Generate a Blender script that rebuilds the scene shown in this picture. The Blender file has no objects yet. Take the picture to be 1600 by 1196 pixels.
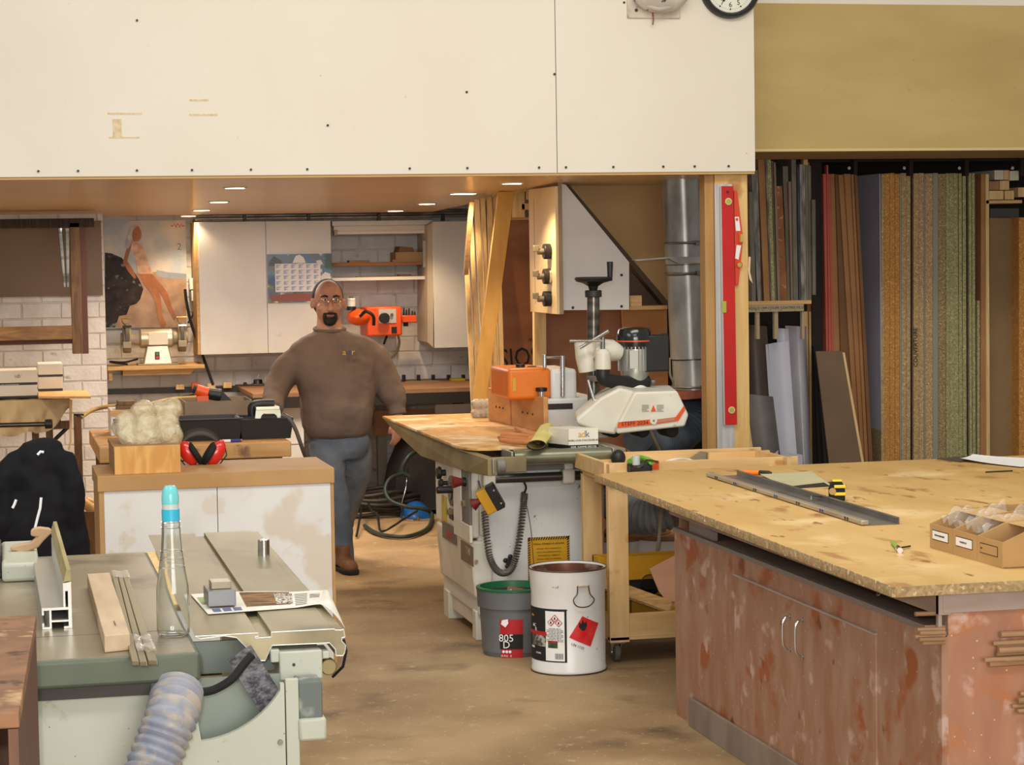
import bpy, math, random
from mathutils import Vector, Matrix
random.seed(7)
RD=math.radians
scene=bpy.context.scene
col=scene.collection
V=Vector
# ---------------- camera ----------------
EYE=V((0,0,1.84)); TH,PH,RO,FP=0.22619717,0.05820102,-0.01599863,3500.0
_F=V((math.sin(TH)*math.cos(PH),math.cos(TH)*math.cos(PH),-math.sin(PH)))
_r=V((math.cos(TH),-math.sin(TH),0)); _u=_r.cross(_F)
_R=_r*math.cos(RO)+_u*math.sin(RO); _U=_u*math.cos(RO)-_r*math.sin(RO)
cd=bpy.data.cameras.new('camera'); cam=bpy.data.objects.new('camera',cd); col.objects.link(cam)
cd.sensor_width=36; cd.sensor_fit='HORIZONTAL'; cd.lens=36*FP/1600; cd.clip_start=.1; cd.clip_end=200
_m=Matrix((( _R.x,_U.x,-_F.x,EYE.x),(_R.y,_U.y,-_F.y,EYE.y),(_R.z,_U.z,-_F.z,EYE.z),(0,0,0,1)))
cam.matrix_world=_m; scene.camera=cam
# ---------------- colour management, world, lights ----------------
scene.view_settings.view_transform='Standard'; scene.view_settings.look='None'
scene.view_settings.gamma=1; scene.view_settings.use_curve_mapping=False
scene.view_settings.exposure=0.0
def lin(c):
    if isinstance(c,str):
        c=[int(c[i:i+2],16)/255 for i in (0,2,4)]
    return tuple((x/12.92 if x<=.04045 else ((x+.055)/1.055)**2.4) for x in c)+(1,)
w=bpy.data.worlds.new('world'); scene.world=w; w.use_nodes=True
w.node_tree.nodes['Background'].inputs[0].default_value=lin('e9e6e0')
w.node_tree.nodes['Background'].inputs[1].default_value=.55
def light(name,kind,loc,energy,color,size=1,size_y=None,rot=(0,0,0),**k):
    d=bpy.data.lights.new(name,kind); d.energy=energy; d.color=color
    if kind=='AREA':
        d.size=size
        if size_y: d.shape='RECTANGLE'; d.size_y=size_y
    else: d.shadow_soft_size=size
    for a,b in k.items(): setattr(d,a,b)
    o=bpy.data.objects.new(name,d); o.location=loc; o.rotation_euler=rot; col.objects.link(o); return o
# strip lights of the tall hall, above the frame
light('hall_lamp_near','AREA',(1.0,2.2,4.7),120,(1,.97,.92),3,1.2)
light('hall_lamp_middle','AREA',(2.0,7.0,4.7),150,(1,.95,.86),4,1.2,rot=(RD(15),0,0))
light('hall_lamp_side','AREA',(-3.5,5.5,4.4),80,(.97,.98,1),1.2,4,rot=(0,RD(-35),0))
# added fill light behind the camera, reaching in under the mezzanine
light('rear_fill_light','AREA',(1.5,-3.6,2.3),420,(1,.97,.93),5,3,rot=(RD(88),0,RD(-6)))
# on-camera flash, just above the lens
light('camera_flash','AREA',(-.12,-.05,2.02),85,(1,.98,.97),.1,.07,rot=(RD(86),0,RD(-13)))
# ---------------- unprojection onto real planes ----------------
def ray(px,py): return _F+_R*((px-800)/FP)-_U*((py-598)/FP)
def PZ(px,py,z): d=ray(px,py); return EYE+d*((z-EYE.z)/d.z)
def PY(px,py,Y): d=ray(px,py); return EYE+d*(Y/d.y)
def PX(px,py,X): d=ray(px,py); return EYE+d*(X/d.x)
# ---------------- materials ----------------
MC={}
def mk(name,c1,c2=None,sc=(1,1,1),ns=6,det=3,lo=.35,hi=.65,rough=.55,metal=0,bump=0,bs=None,stain=None,speck=None,coat=0,trans=0,ior=1.45,alpha=1,em=None,dist=0,spec=.5):
    if name in MC: return MC[name]
    m=bpy.data.materials.new(name); m.use_nodes=True; nt=m.node_tree; N=nt.nodes; L=nt.links
    b=N['Principled BSDF']; MC[name]=m
    b.inputs['Roughness'].default_value=rough; b.inputs['Metallic'].default_value=metal
    b.inputs['Base Color'].default_value=lin(c1); b.inputs['IOR'].default_value=ior
    b.inputs['Specular IOR Level'].default_value=spec
    if coat: b.inputs['Coat Weight'].default_value=coat; b.inputs['Coat Roughness'].default_value=.15
    if trans: b.inputs['Transmission Weight'].default_value=trans
    if alpha<1: b.inputs['Alpha'].default_value=alpha
    if em: b.inputs['Emission Color'].default_value=lin(em[0]); b.inputs['Emission Strength'].default_value=em[1]
    if not (c2 or stain or speck or bump): return m
    tc=N.new('ShaderNodeNewGeometry'); PO=tc.outputs['Position']; mp=N.new('ShaderNodeMapping'); L.new(PO,mp.inputs[0]); mp.inputs['Scale'].default_value=sc
    def noise(s,d,mapped=True,di=0):
        n=N.new('ShaderNodeTexNoise'); n.inputs['Scale'].default_value=s; n.inputs['Detail'].default_value=d; n.inputs['Distortion'].default_value=di
        L.new(mp.outputs[0] if mapped else PO,n.inputs['Vector']); return n
    def ramp(src,lo,hi,a=(0,0,0,1),z=(1,1,1,1)):
        r=N.new('ShaderNodeValToRGB'); r.color_ramp.elements[0].position=lo; r.color_ramp.elements[1].position=hi
        r.color_ramp.elements[0].color=a; r.color_ramp.elements[1].color=z; L.new(src,r.inputs[0]); return r
    n1=noise(ns,det,True,dist); cur=None
    if c2: cur=ramp(n1.outputs[0],lo,hi,lin(c1),lin(c2)).outputs[0]
    def over(fac,c):
        nonlocal cur
        x=N.new('ShaderNodeMix'); x.data_type='RGBA'; L.new(fac,x.inputs[0])
        if cur is None: x.inputs[6].default_value=lin(c1)
        else: L.new(cur,x.inputs[6])
        x.inputs[7].default_value=lin(c); cur=x.outputs[2]
    for st in (stain if isinstance(stain,list) else [stain] if stain else []):
        n=noise(st[1],5,len(st)>4 and st[4]); over(ramp(n.outputs[0],st[2],st[3]).outputs[0],st[0])
    if speck:
        v=N.new('ShaderNodeTexVoronoi'); v.inputs['Scale'].default_value=speck[1]; L.new(PO,v.inputs['Vector'])
        over(ramp(v.outputs[0],speck[2],speck[2]+.03,(1,1,1,1),(0,0,0,1)).outputs[0],speck[0])
    if cur: L.new(cur,b.inputs['Base Color'])
    if bump:
        bp=N.new('ShaderNodeBump'); bp.inputs['Strength'].default_value=bump; bp.inputs['Distance'].default_value=.01
        src=noise(bs,4) if bs else n1
        L.new(src.outputs[0],bp.inputs['Height']); L.new(bp.outputs[0],b.inputs['Normal'])
    return m
def chip(name,c1,c2,c3=None,s=160,rough=.8):
    # particleboard: flakes of several tones
    if name in MC: return MC[name]
    m=bpy.data.materials.new(name); m.use_nodes=True; nt=m.node_tree; N=nt.nodes; L=nt.links; b=N['Principled BSDF']; MC[name]=m
    b.inputs['Roughness'].default_value=rough
    tc=N.new('ShaderNodeNewGeometry'); v=N.new('ShaderNodeTexVoronoi'); v.inputs['Scale'].default_value=s; L.new(tc.outputs['Position'],v.inputs['Vector'])
    sp=N.new('ShaderNodeSeparateColor'); L.new(v.outputs['Color'],sp.inputs[0])
    r=N.new('ShaderNodeValToRGB'); e=r.color_ramp.elements; e[0].color=lin(c1); e[1].color=lin(c2)
    if c3: k=e.new(.92); k.color=lin(c2); e[-1].color=lin(c3)
    L.new(sp.outputs[0],r.inputs[0]); L.new(r.outputs[0],b.inputs['Base Color']); return m
# ---------------- mesh builder ----------------
PM={}   # parent matrices
def rotz(a): return Matrix.Rotation(RD(a),4,'Z')
def TM(loc,rx=0,ry=0,rz=0): return Matrix.Translation(V(loc))@Matrix.Rotation(RD(rz),4,'Z')@Matrix.Rotation(RD(ry),4,'Y')@Matrix.Rotation(RD(rx),4,'X')
def frame(o,x,y):   # matrix with local x,y axes given
    x=V(x).normalized(); y=V(y); z=x.cross(y).normalized(); y=z.cross(x)
    return Matrix(((x.x,y.x,z.x,o[0]),(x.y,y.y,z.y,o[1]),(x.z,y.z,z.z,o[2]),(0,0,0,1)))
class MB:
    def __init__(s,T=None): s.v=[];s.f=[];s.mi=[];s.cur=0;s.T=T
    def add(s,vs,fs):
        b=len(s.v); T=s.T
        for v in vs: s.v.append(T@V(v) if T is not None else V(v))
        for f in fs: s.f.append([i+b for i in f]); s.mi.append(s.cur)
        return s
    def box(s,x0,x1,y0,y1,z0,z1):
        return s.add([(x,y,z) for z in (z0,z1) for y in (y0,y1) for x in (x0,x1)],[(0,2,3,1),(4,5,7,6),(0,1,5,4),(2,6,7,3),(0,4,6,2),(1,3,7,5)])
    def ring(s,p,X,Y,r,n,ry=None): ry=ry or r; return [p+X*(r*math.cos(2*math.pi*i/n))+Y*(ry*math.sin(2*math.pi*i/n)) for i in range(n)]
    def cyl(s,p0,p1,r0,r1=None,n=24,cap=True): return s.tube([p0,p1],[r0,r0 if r1 is None else r1],n,cap)
    def tube(s,pts,r,n=10,cap=True,closed=False,sq=1):
        P=[V(p) for p in pts]; k=len(P); rr=r if isinstance(r,(list,tuple)) else [r]*k
        vs=[];X=None
        for i in range(k):
            if closed: t=(P[(i+1)%k]-P[i-1])
            else: t=P[min(i+1,k-1)]-P[max(i-1,0)]
            t.normalize()
            if X is None:
                a=V((0,0,1)) if abs(t.z)<.9 else V((1,0,0)); X=t.cross(a).normalized()
            else: X=(X-t*X.dot(t)).normalized()
            Y=t.cross(X); vs+=s.ring(P[i],X,Y,rr[i],n,rr[i]*sq)
        fs=[]
        for i in range(k if closed else k-1):
            for j in range(n):
                a=i*n+j;b=i*n+(j+1)%n;c=((i+1)%k)*n+(j+1)%n;d=((i+1)%k)*n+j; fs.append((a,b,c,d))
        if cap and not closed: fs.append(tuple(range(n))[::-1]); fs.append(tuple(range((k-1)*n,k*n)))
        return s.add(vs,fs)
    def lathe(s,prof,c=(0,0,0),n=32,sx=1,sy=1,cap=(True,True)):
        vs=[];fs=[];k=len(prof)
        for r,z in prof:
            for i in range(n):
                a=2*math.pi*i/n; vs.append((c[0]+r*sx*math.cos(a),c[1]+r*sy*math.sin(a),c[2]+z))
        for i in range(k-1):
            for j in range(n): fs.append((i*n+j,i*n+(j+1)%n,(i+1)*n+(j+1)%n,(i+1)*n+j))
        if cap[0]: fs.append(tuple(range(n))[::-1])
        if cap[1]: fs.append(tuple(range((k-1)*n,k*n)))
        return s.add(vs,fs)
    def prism(s,poly,d):  # poly: 3d pts (planar), d: extrusion vector
        n=len(poly); P=[V(p) for p in poly]; d=V(d); vs=P+[p+d for p in P]
        fs=[tuple(range(n))[::-1],tuple(range(n,2*n))]+[(i,(i+1)%n,(i+1)%n+n,i+n) for i in range(n)]
        return s.add(vs,fs)
    def ell(s,c,r,nu=16,nv=10,M=None):
        vs=[];fs=[]
        for j in range(1,nv):
            t=math.pi*j/nv
            for i in range(nu):
                a=2*math.pi*i/nu; v=V((r[0]*math.sin(t)*math.cos(a),r[1]*math.sin(t)*math.sin(a),r[2]*math.cos(t)))
                vs.append((M@v if M else v)+V(c))
        top=V((0,0,r[2]));bot=-top
        if M: top=M@top;bot=M@bot
        vs+= [top+V(c),bot+V(c)]; T=len(vs)-2
        for j in range(nv-2):
            for i in range(nu): fs.append((j*nu+i,(j+1)*nu+i,(j+1)*nu+(i+1)%nu,j*nu+(i+1)%nu))
        for i in range(nu): fs.append((T,i,(i+1)%nu)); fs.append((T+1,(nv-2)*nu+(i+1)%nu,(nv-2)*nu+i))
        return s.add(vs,fs)
    def grid(s,fn,nu,nv,th=0,off=V((0,0,1))):
        vs=[V(fn(i/nu,j/nv)) for j in range(nv+1) for i in range(nu+1)]; w=nu+1
        fs=[(j*w+i,j*w+i+1,(j+1)*w+i+1,(j+1)*w+i) for j in range(nv) for i in range(nu)]
        if th:
            n=len(vs); vs+=[v-V(off)*th for v in vs]; fs+=[tuple(i+n for i in f[::-1]) for f in fs]
            per=[i for i in range(w)]+[j*w+nu for j in range(1,nv+1)]+[nv*w+i for i in range(nu-1,-1,-1)]+[j*w for j in range(nv-1,0,-1)]
            for a,b in zip(per,per[1:]+per[:1]): fs.append((a,a+n,b+n,b))
        return s.add(vs,fs)
    def build(s,name,mat,parent=None,bev=0,smooth=True,label=None,cat=None,group=None,kind=None,seg=2,sub=0,mods=None,local=False,ang=32):
        vs=s.v
        me=bpy.data.meshes.new(name)
        if parent is None:
            lo=V((min(v[i] for v in vs) for i in range(3))); hi=V((max(v[i] for v in vs) for i in range(3)))
            org=V(((lo.x+hi.x)/2,(lo.y+hi.y)/2,lo.z)); M=Matrix.Translation(org)
        else: org=None; M=PM[parent.name]
        if not local: I=M.inverted(); vs=[I@v for v in vs]
        me.from_pydata([tuple(v) for v in vs],[],s.f); me.update()
        ms=mat if isinstance(mat,(list,tuple)) else [mat]
        for m in ms: me.materials.append(m)
        if len(ms)>1: me.polygons.foreach_set('material_index',s.mi)
        o=bpy.data.objects.new(name,me); col.objects.link(o)
        if parent is None: o.location=org
        else: o.parent=parent
        PM[o.name]=M.copy()
        import bmesh
        bm=bmesh.new(); bm.from_mesh(me); bmesh.ops.recalc_face_normals(bm,faces=bm.faces)
        if smooth:
            a=RD(ang)
            for f in bm.faces: f.smooth=True
            for e in bm.edges:
                if len(e.link_faces)==2 and e.calc_face_angle(0)>a: e.smooth=False
        bm.to_mesh(me); bm.free()
        if sub: x=o.modifiers.new('s','SUBSURF'); x.levels=sub; x.render_levels=sub
        if bev: x=o.modifiers.new('b','BEVEL'); x.width=bev; x.segments=seg; x.limit_method='ANGLE'; x.harden_normals=False
        tag(o,label,cat,group,kind)
        return o
def tag(o,label=None,cat=None,group=None,kind=None):
    if label: o['label']=label
    if cat: o['category']=cat
    if group: o['group']=group
    if kind: o['kind']=kind
    return o
def thing(name,label,cat,loc=(0,0,0),rz=0,group=None,kind=None):
    o=bpy.data.objects.new(name,None); o.empty_display_size=.1; col.objects.link(o)
    o.location=loc; o.rotation_euler=(0,0,RD(rz)); PM[o.name]=Matrix.Translation(V(loc))@rotz(rz)
    return tag(o,label,cat,group,kind)
def at(p,*b):  # empty base location from a point with z overriden
    return V((p[0],p[1],b[0] if b else p[2]))
def text(s,size,mat,M,parent,name='lettering',align='CENTER',ext=.0004,sx=1,label=None):
    c=bpy.data.curves.new(name,'FONT'); c.body=s; c.size=size; c.extrude=ext; c.align_x=align; c.align_y='CENTER'; c.resolution_u=2
    t=bpy.data.objects.new('tmp',c); me=bpy.data.meshes.new_from_object(t); bpy.data.objects.remove(t)
    o=bpy.data.objects.new(name,me); me.materials.clear(); me.materials.append(mat); col.objects.link(o); o.parent=parent
    T=M@Matrix.Diagonal((sx,1,1,1)); Q=(PM[parent.name].inverted()@T)
    me.transform(Q); PM[o.name]=PM[parent.name].copy()
    if label: o['label']=label
    return o
def copytree(o,M=None,parent=None):
    c=o.copy(); col.objects.link(c)
    if parent: c.parent=parent
    for ch in list(o.children): copytree(ch,None,c)
    return c
def pbox(px0,py0,px1,py1,Y,d):   # box extents of a front-facing rectangle at depth Y
    a=PY(px0,(py0+py1)/2,Y); b=PY(px1,(py0+py1)/2,Y); t=PY((px0+px1)/2,py0,Y); u=PY((px0+px1)/2,py1,Y)
    return a.x,b.x,Y,Y+d,u.z,t.z
def spring(p0,p1,r,turns,per=8,sag=0):
    P=[];n=turns*per
    for i in range(n+1):
        t=i/n; c=V(p0).lerp(V(p1),t); c.z-=sag*4*t*(1-t); P.append(c)
    return P
def arc(pts,n=8):   # catmull-rom through points
    P=[V(p) for p in pts]; P=[P[0]*2-P[1]]+P+[P[-1]*2-P[-2]]; o=[]
    for i in range(1,len(P)-2):
        for k in range(n):
            t=k/n; a,b,c,d=P[i-1:i+3]
            o.append(.5*((2*b)+(c-a)*t+(2*a-5*b+4*c-d)*t*t+(3*b-a-3*c+d)*t**3))
    o.append(P[-2]); return o
# common materials
black=mk('black_plastic','1b1a19',rough=.45); blackm=mk('black_matt','141313',rough=.8)
white=mk('white_melamine','dcd8d2','d3cec6',ns=3,rough=.4,stain=('b9a98f',9,.68,.8))
chrome=mk('chrome','c8c8c8',rough=.18,metal=1); steel=mk('dull_steel','8f8f8a','6e6d66',ns=9,rough=.38,metal=.85)
iron=mk('dark_iron','3a3733',rough=.5,metal=.6)
pine=mk('pine','dfc18c','cfa970',sc=(14,14,1.2),ns=4,rough=.6,dist=.4); pineh=mk('pine_lengthwise','d3ac74','bd9055',sc=(1.2,14,14),ns=4,rough=.6,dist=1)
piney=mk('pine_deepwise','d9b47c','c79a60',sc=(14,1.2,14),ns=4,rough=.6,dist=1)
mdf=mk('brown_board','a8805a','96704c',ns=4,rough=.75); ink=mk('black_ink','1d1b1a',rough=.7)
# ================= STRUCTURE =================
m_floor=mk('worn_concrete','a68b66','8a704f',ns=1.6,det=8,lo=.38,hi=.64,rough=.62,bump=.25,bs=40,stain=[('b39c76',.9,.52,.7),('604c37',2.3,.58,.74),('b5a281',14,.62,.75)],speck=('cdbb9a',26,.07),spec=.35)
MB().box(-7,12,-4,17.2,-.2,0).build('floor',m_floor,kind='structure',smooth=False)
m_paint=mk('white_wall_paint','ded9d2','cfc8c0',ns=7,det=5,rough=.7,bump=.5,bs=45,stain=('a3968a',13,.68,.78),spec=.3)
m_peel=mk('peeling_wall_paint','d2ccc3','c2bab0',ns=7,rough=.75,bump=.6,bs=45,stain=('86604f',9,.48,.58),spec=.3)
m_mortar=mk('painted_mortar','ccc6be','bab3aa',ns=12,rough=.85,bump=.5)
def brickwall(name,x0,x1,y,z0,z1,bx0,bx1,bz0,bz1,bw,bh,peel=0):
    wl=MB().box(x0,x1,y,y+.3,z0,z1).build(name,m_mortar,kind='structure',smooth=False)
    sh=[]
    for k in range(6):
        b=MB(); w2,h2=bw/2-.004,bh/2-.004; t=.007+.003*random.random()
        b.add([(-w2,0,-h2),(w2,0,-h2),(w2,0,h2),(-w2,0,h2)]+[(q*w2-q*random.uniform(.003,.008),-t+random.uniform(-.002,.002),r*h2-r*random.uniform(.002,.006)) for q,r in ((-1,-1),(1,-1),(1,1),(-1,1))],
          [(0,1,5,4),(1,2,6,5),(2,3,7,6),(3,0,4,7),(4,5,6,7)])
        me=bpy.data.meshes.new('brick'); me.from_pydata([tuple(v) for v in b.v],[],b.f); me.materials.append(m_paint); sh.append(me)
    sp=[m.copy() for m in sh]
    for m in sp: m.materials.clear(); m.materials.append(m_peel)
    r=0; z=bz0+bh/2; n=0
    while z<bz1:
        x=bx0+(0 if r%2 else -bw/2)
        while x<bx1 and n<300:
            a_=max(x,bx0); b_=min(x+bw,bx1)
            if b_-a_>.03:
                o=bpy.data.objects.new('brick',random.choice(sp if r<peel else sh)); col.objects.link(o); o.parent=wl
                o.location=V(((a_+b_)/2,y+.003,z))-wl.location; o.scale.x=(b_-a_)/bw; n+=1
            x+=bw
        z+=bh; r+=1
    return wl
XL=PY(165,500,15.6).x
brickwall('wall_back',XL-.4,9.5,16.5,0,4.3,XL+.01,3.62,.02,2.42,.272,.109,peel=2)
brickwall('wall_left',-6,XL,15.6,0,4.3,-.35,XL,.02,2.35,.262,.109)
MB().box(9.5,9.8,11,16.8,0,4.3).build('wall_right',m_mortar,kind='structure',smooth=False)
# soffit of the mezzanine (slopes down slightly towards the back)
m_sof=mk('glossy_soffit_board','d8bf9a','ceb186',ns=.8,rough=.33,coat=.15)
zs=lambda Y:2.24-(Y-11)*.0205
xr=3.1; XF=PY(1178,268,11).x
ce=MB(); T=.3
out=[(-6,11.02),(XF,11.02),(XF,12.55),(xr,12.55),(xr,15.95),(-6,15.95)]
ce.add([(x,y,zs(y)) for x,y in out]+[(x,y,zs(y)+T) for x,y in out],[tuple(range(6)),tuple(range(6,12))[::-1]]+[(i,i+6,(i+1)%6+6,(i+1)%6) for i in range(6)])
ce=ce.build('ceiling',m_sof,kind='structure',smooth=False)
# soffit board joint + fascia edge
m_fas=mk('cream_fascia_board','dfd8c8','dad2c1',ns=1.2,rough=.45,stain=('c4a77c',30,.74,.8),spec=.35)
fa=thing('wall_front',None,None,(0,11,0),kind='structure')
xs=PY(869,150,10.98).x
MB().box(-6,xs-.002,10.98,11.02,2.235,4.3).build('panel',m_fas,fa,smooth=False)
MB().box(xs+.002,XF,10.98,11.02,2.235,4.3).build('panel',m_fas,fa,smooth=False)
MB().box(-6,XF,10.99,11.04,2.222,2.235).build('edge_strip',mk('raw_edge','c9a66e',rough=.7),fa,smooth=False)
MB().box(XF-.03,XF,11.02,12.4,2.235,4.3).build('return_panel',m_fas,fa,smooth=False)
for i,x in enumerate((60,122,214,300,392,480,640,730,842,884,958,1036,1085,1138)):
    p=PY(x,271-(x*.0085) if 1 else 0,10.98); p.z=2.262
    MB().cyl((p.x,10.979,p.z),(p.x,10.972,p.z),.006,n=8).build('screw',iron,fa)
for x,y in ((214,32),(512,196),(729,144),(866,116)):
    p=PY(x,y,10.98); MB().cyl((p.x,10.979,p.z),(p.x,10.973,p.z),.006,n=8).build('screw',iron,fa)
# faint tape marks on the fascia
m_tape=mk('old_tape_glue','cfb48a','dccbad',ns=60,rough=.6,spec=.2)
for a,b,c,d in ((168,176,222,179),(170,214,218,216),(176,186,190,214),(296,155,326,158),(296,178,340,181)):
    q=pbox(a,b,c,d,10.978,.002); MB().box(*q).build('tape_mark',m_tape,fa,smooth=False)
# right hand plywood upstand with white wall above it
m_ply=mk('olive_plywood','b9a268','ae965c',sc=(1,1,3),ns=1.4,det=4,rough=.33,stain=('a08853',20,.66,.8),spec=.5)
a=PY(1182,236,11.3); b=PY(1182,8,11.3)
up=thing('wall_upper',None,None,(0,11.3,0),kind='structure')
MB().box(XF,9.5,11.3,11.33,PY(1400,235,11.3).z,PY(1400,7,11.3).z).build('panel',m_ply,up,smooth=False)
MB().box(XF,9.5,11.28,11.3,PY(1400,236,11.3).z,PY(1400,232,11.3).z).build('edge_strip',mk('pale_edge','c9b683',rough=.6),up,smooth=False)
q=PY(1400,7,11.3).z
MB().box(XF,9.5,11.31,11.4,q,4.3).build('board',m_fas,up,smooth=False)
m_beam=mk('brown_beam','b0946f','9c8059',sc=(1,6,6),ns=3,rough=.7)
zb=PY(1400,236,11.3).z
MB().box(XF,9.5,11.33,12.3,zb,zb+.05).build('trim_1',m_beam,kind='structure',smooth=False)
m_dark=mk('painted_dark_void','191715',rough=.9)  # near-black colour stands in for the shade above and behind the rack
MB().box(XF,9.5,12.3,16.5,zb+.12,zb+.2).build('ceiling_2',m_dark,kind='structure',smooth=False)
MB().box(-6,xr,15.96,16.5,2.42,2.5).build('gap_light_lid',m_beam,kind='structure',smooth=False)  # unseen lid added over the soffit gap to stop world light leaking in
MB().box(xr,XF,12.56,16.5,2.75,2.85).build('stair_light_lid',m_beam,kind='structure',smooth=False)  # unseen lid added over the stair void to keep world light out
# recessed downlights in the soffit
m_glow=mk('lamp_glow','ffffff',em=('ffe9c4',14)); m_rim=mk('downlight_rim','d9d4c8',rough=.3)
LT=[(724,302,1),(800,286,.8),(367,293,.8),(342,315,1),(315,328,.9),(295,337,.7),(667,318,.7),(618,329,.8)]
for i,(px,py,s) in enumerate(LT):
    d_=ray(px,py); t=(2.24+.2255-1.84)/(d_.z+.0205*d_.y); p=EYE+d_*t; p.z=zs(p.y)
    lab=['bright round downlight in soffit, largest, left of the leaning battens','small downlight in soffit nearest the white fascia, rightmost',
     'small downlight at the front of the left cluster in soffit','second downlight of the left cluster, above the left cabinet door','third downlight of the left cluster, above cabinet corner',
     'faint rearmost downlight of the left cluster, above the poster','downlight above the right wall cabinet','downlight above the tube lamp shelf unit'][i]
    d=thing('downlight',lab,'ceiling light',p,group='recessed soffit downlights')
    r=.052 if i else .075
    MB().lathe([(r,-.004),(r+.014,-.006),(r+.016,.004),(r,.006)],p,28,cap=(False,False)).build('rim',m_rim,d)
    MB().lathe([(.001,-.008),(r,-.0065),(r,.004)],p,28,cap=(True,False)).build('bulb_glass',m_glow,d)
    light('downlight_lamp','SPOT',p+V((0,0,-.03)),46*s,(1,.74,.44),.04,spot_size=RD(125),spot_blend=.6)
for x_,y_ in ((-.7,12.7),(-.5,14.3)): light('downlight_lamp','SPOT',(x_,y_,zs(y_)-.03),46,(1,.76,.48),.04,spot_size=RD(125),spot_blend=.6)
MB().box(XF,9.5,14.4,14.45,0,2.6).build('rack_backdrop',m_dark,kind='structure',smooth=False)  # backdrop added behind the rack, its darkness put into the colour
light('back_room_fill','AREA',(1.6,14.0,2.1),52,(1,.93,.87),1.5,.8)  # added fill light without a fitting, brightens the back wall area
# ================= BACK WALL AREA =================
BW=16.49
FX=lambda o,n: V((1,0,0))
def face(px,py,Y,dx=0): p=PY(px,py,Y); return frame(p,(1,0,0),(0,0,1))
cl=lambda p,z: V((p.x,p.y,z))
# wall cabinets
def wallcab(x0,y0,x1,y1,Y,dep,doors,label,side=mdf):
    a=pbox(x0,y0,x1,y1,Y,dep)
    t=thing('wall_cabinet',label,'cabinet',((a[0]+a[1])/2,Y+dep,a[4]),group=None)
    MB().box(a[0],a[1],Y+.018,Y+dep,a[4],a[5]).build('body',[white],t,smooth=False,bev=.002)
    n=len(doors)-1
    for i in range(n):
        xa=PY(doors[i],450,Y).x; xb=PY(doors[i+1],450,Y).x
        MB().box(xa+.002,xb-.002,Y,Y+.018,a[4],a[5]).build('door',white,t,smooth=False,bev=.0015)
    return t,a
t,a=wallcab(311,346,519,552,16.08,.39,[311,417,519],'white two-door wall cabinet with a picture calendar on its right door')
MB().box(a[0]-.018,a[0],16.09,16.47,a[4],a[5]).build('side_panel',pineh,t,smooth=False)
# calendar
c=pbox(418,397,519,473,16.07,.008)
t=thing('wall_calendar','picture calendar with house photos and date grid on the cabinet door','calendar',((c[0]+c[1])/2,16.07,c[4]))
m_cal=mk('calendar_photo_print','58789a','6f6a4a',ns=9,det=5,lo=.42,hi=.56,rough=.3,stain=[('d8d4cc',12,.58,.64),('3d5a2f',8,.56,.62),('2f4d7a',5,.6,.66)])
MB().box(*c).build('backing_print',m_cal,t,smooth=False)
m_paper=mk('paper','e9e6e2',rough=.6); m_blue=mk('calendar_blue','8393c4',rough=.6); m_green=mk('calendar_green','7fae86',rough=.6)
c2=pbox(430,412,501,456,16.064,.004); MB().box(*c2).build('date_page',m_paper,t,smooth=False)
g=MB();gg=MB()
for i in range(6):
    for j in range(5):
        for k in range(5):
            x=c2[0]+(c2[1]-c2[0])*(i+.12)/6; z=c2[5]-(c2[5]-c2[4])*(j+.2+.14*k)/5.1; (gg if (k==0 and (i+j)%4==0) else g).box(x,x+.036 if k==0 else x+.014+.012*((i*j+k)%2),16.0632,16.064,z-.0018,z+.0018)
g.build('date_print',m_blue,t,smooth=False,kind='stuff'); gg.build('green_date_print',m_green,t,smooth=False,kind='stuff')
def quad(pts,Y,th,name,mat,par,**k):
    P=[PY(x,y,Y) for x,y in pts]; return MB().prism(P,(0,th,0)).build(name,mat,par,smooth=False,**k)
m_roofp=mk('print_brick_red','8c4a38',rough=.4); m_skyp=mk('print_sky','8fb2d6',rough=.4)
quad([(420,464),(430,461),(446,460),(470,458),(492,460),(505,468),(500,471),(425,471)],16.0685,.001,'printed_house',m_roofp,t)
quad([(501,432),(508,425),(516,428),(517,440),(502,441)],16.0685,.001,'printed_house',mk('print_white','d8d4cf',rough=.4),t)
quad([(420,410),(428,400),(440,408),(440,416),(420,416)],16.0685,.001,'printed_house',mk('print_grey','4c5560',rough=.4),t)
quad([(457,411),(462,400),(468,398),(474,402),(478,411)],16.0625,.001,'printed_clip',m_paper,t)
# open shelf unit
a=pbox(519,345,676,352,16.1,.37); t=thing('shelf_unit','open white wall shelf unit with wood shelves and tube lamp between cabinets','shelf',((a[0]+a[1])/2,16.3,PY(600,440,16.1).z))
MB().box(*a).build('top_panel',white,t,smooth=False)
b=pbox(519,410,661,415,16.15,.3); MB().box(*b).build('shelf',mk('brown_shelf','9c6a3c','85572f',sc=(1,9,9),ns=3,rough=.6),t,smooth=False,label='brown wooden shelf')
b2=pbox(519,433,670,438,16.12,.33); MB().box(*b2).build('shelf',white,t,smooth=False,label='white lower shelf')
def slab(px0,py0,px1,py1,Y,d,name,mat,label,cat,group=None,bev=.001,parent=None):
    return MB().box(*pbox(px0,py0,px1,py1,Y,d)).build(name,mat,parent,smooth=False,label=label,cat=cat,group=group,bev=bev)
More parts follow.
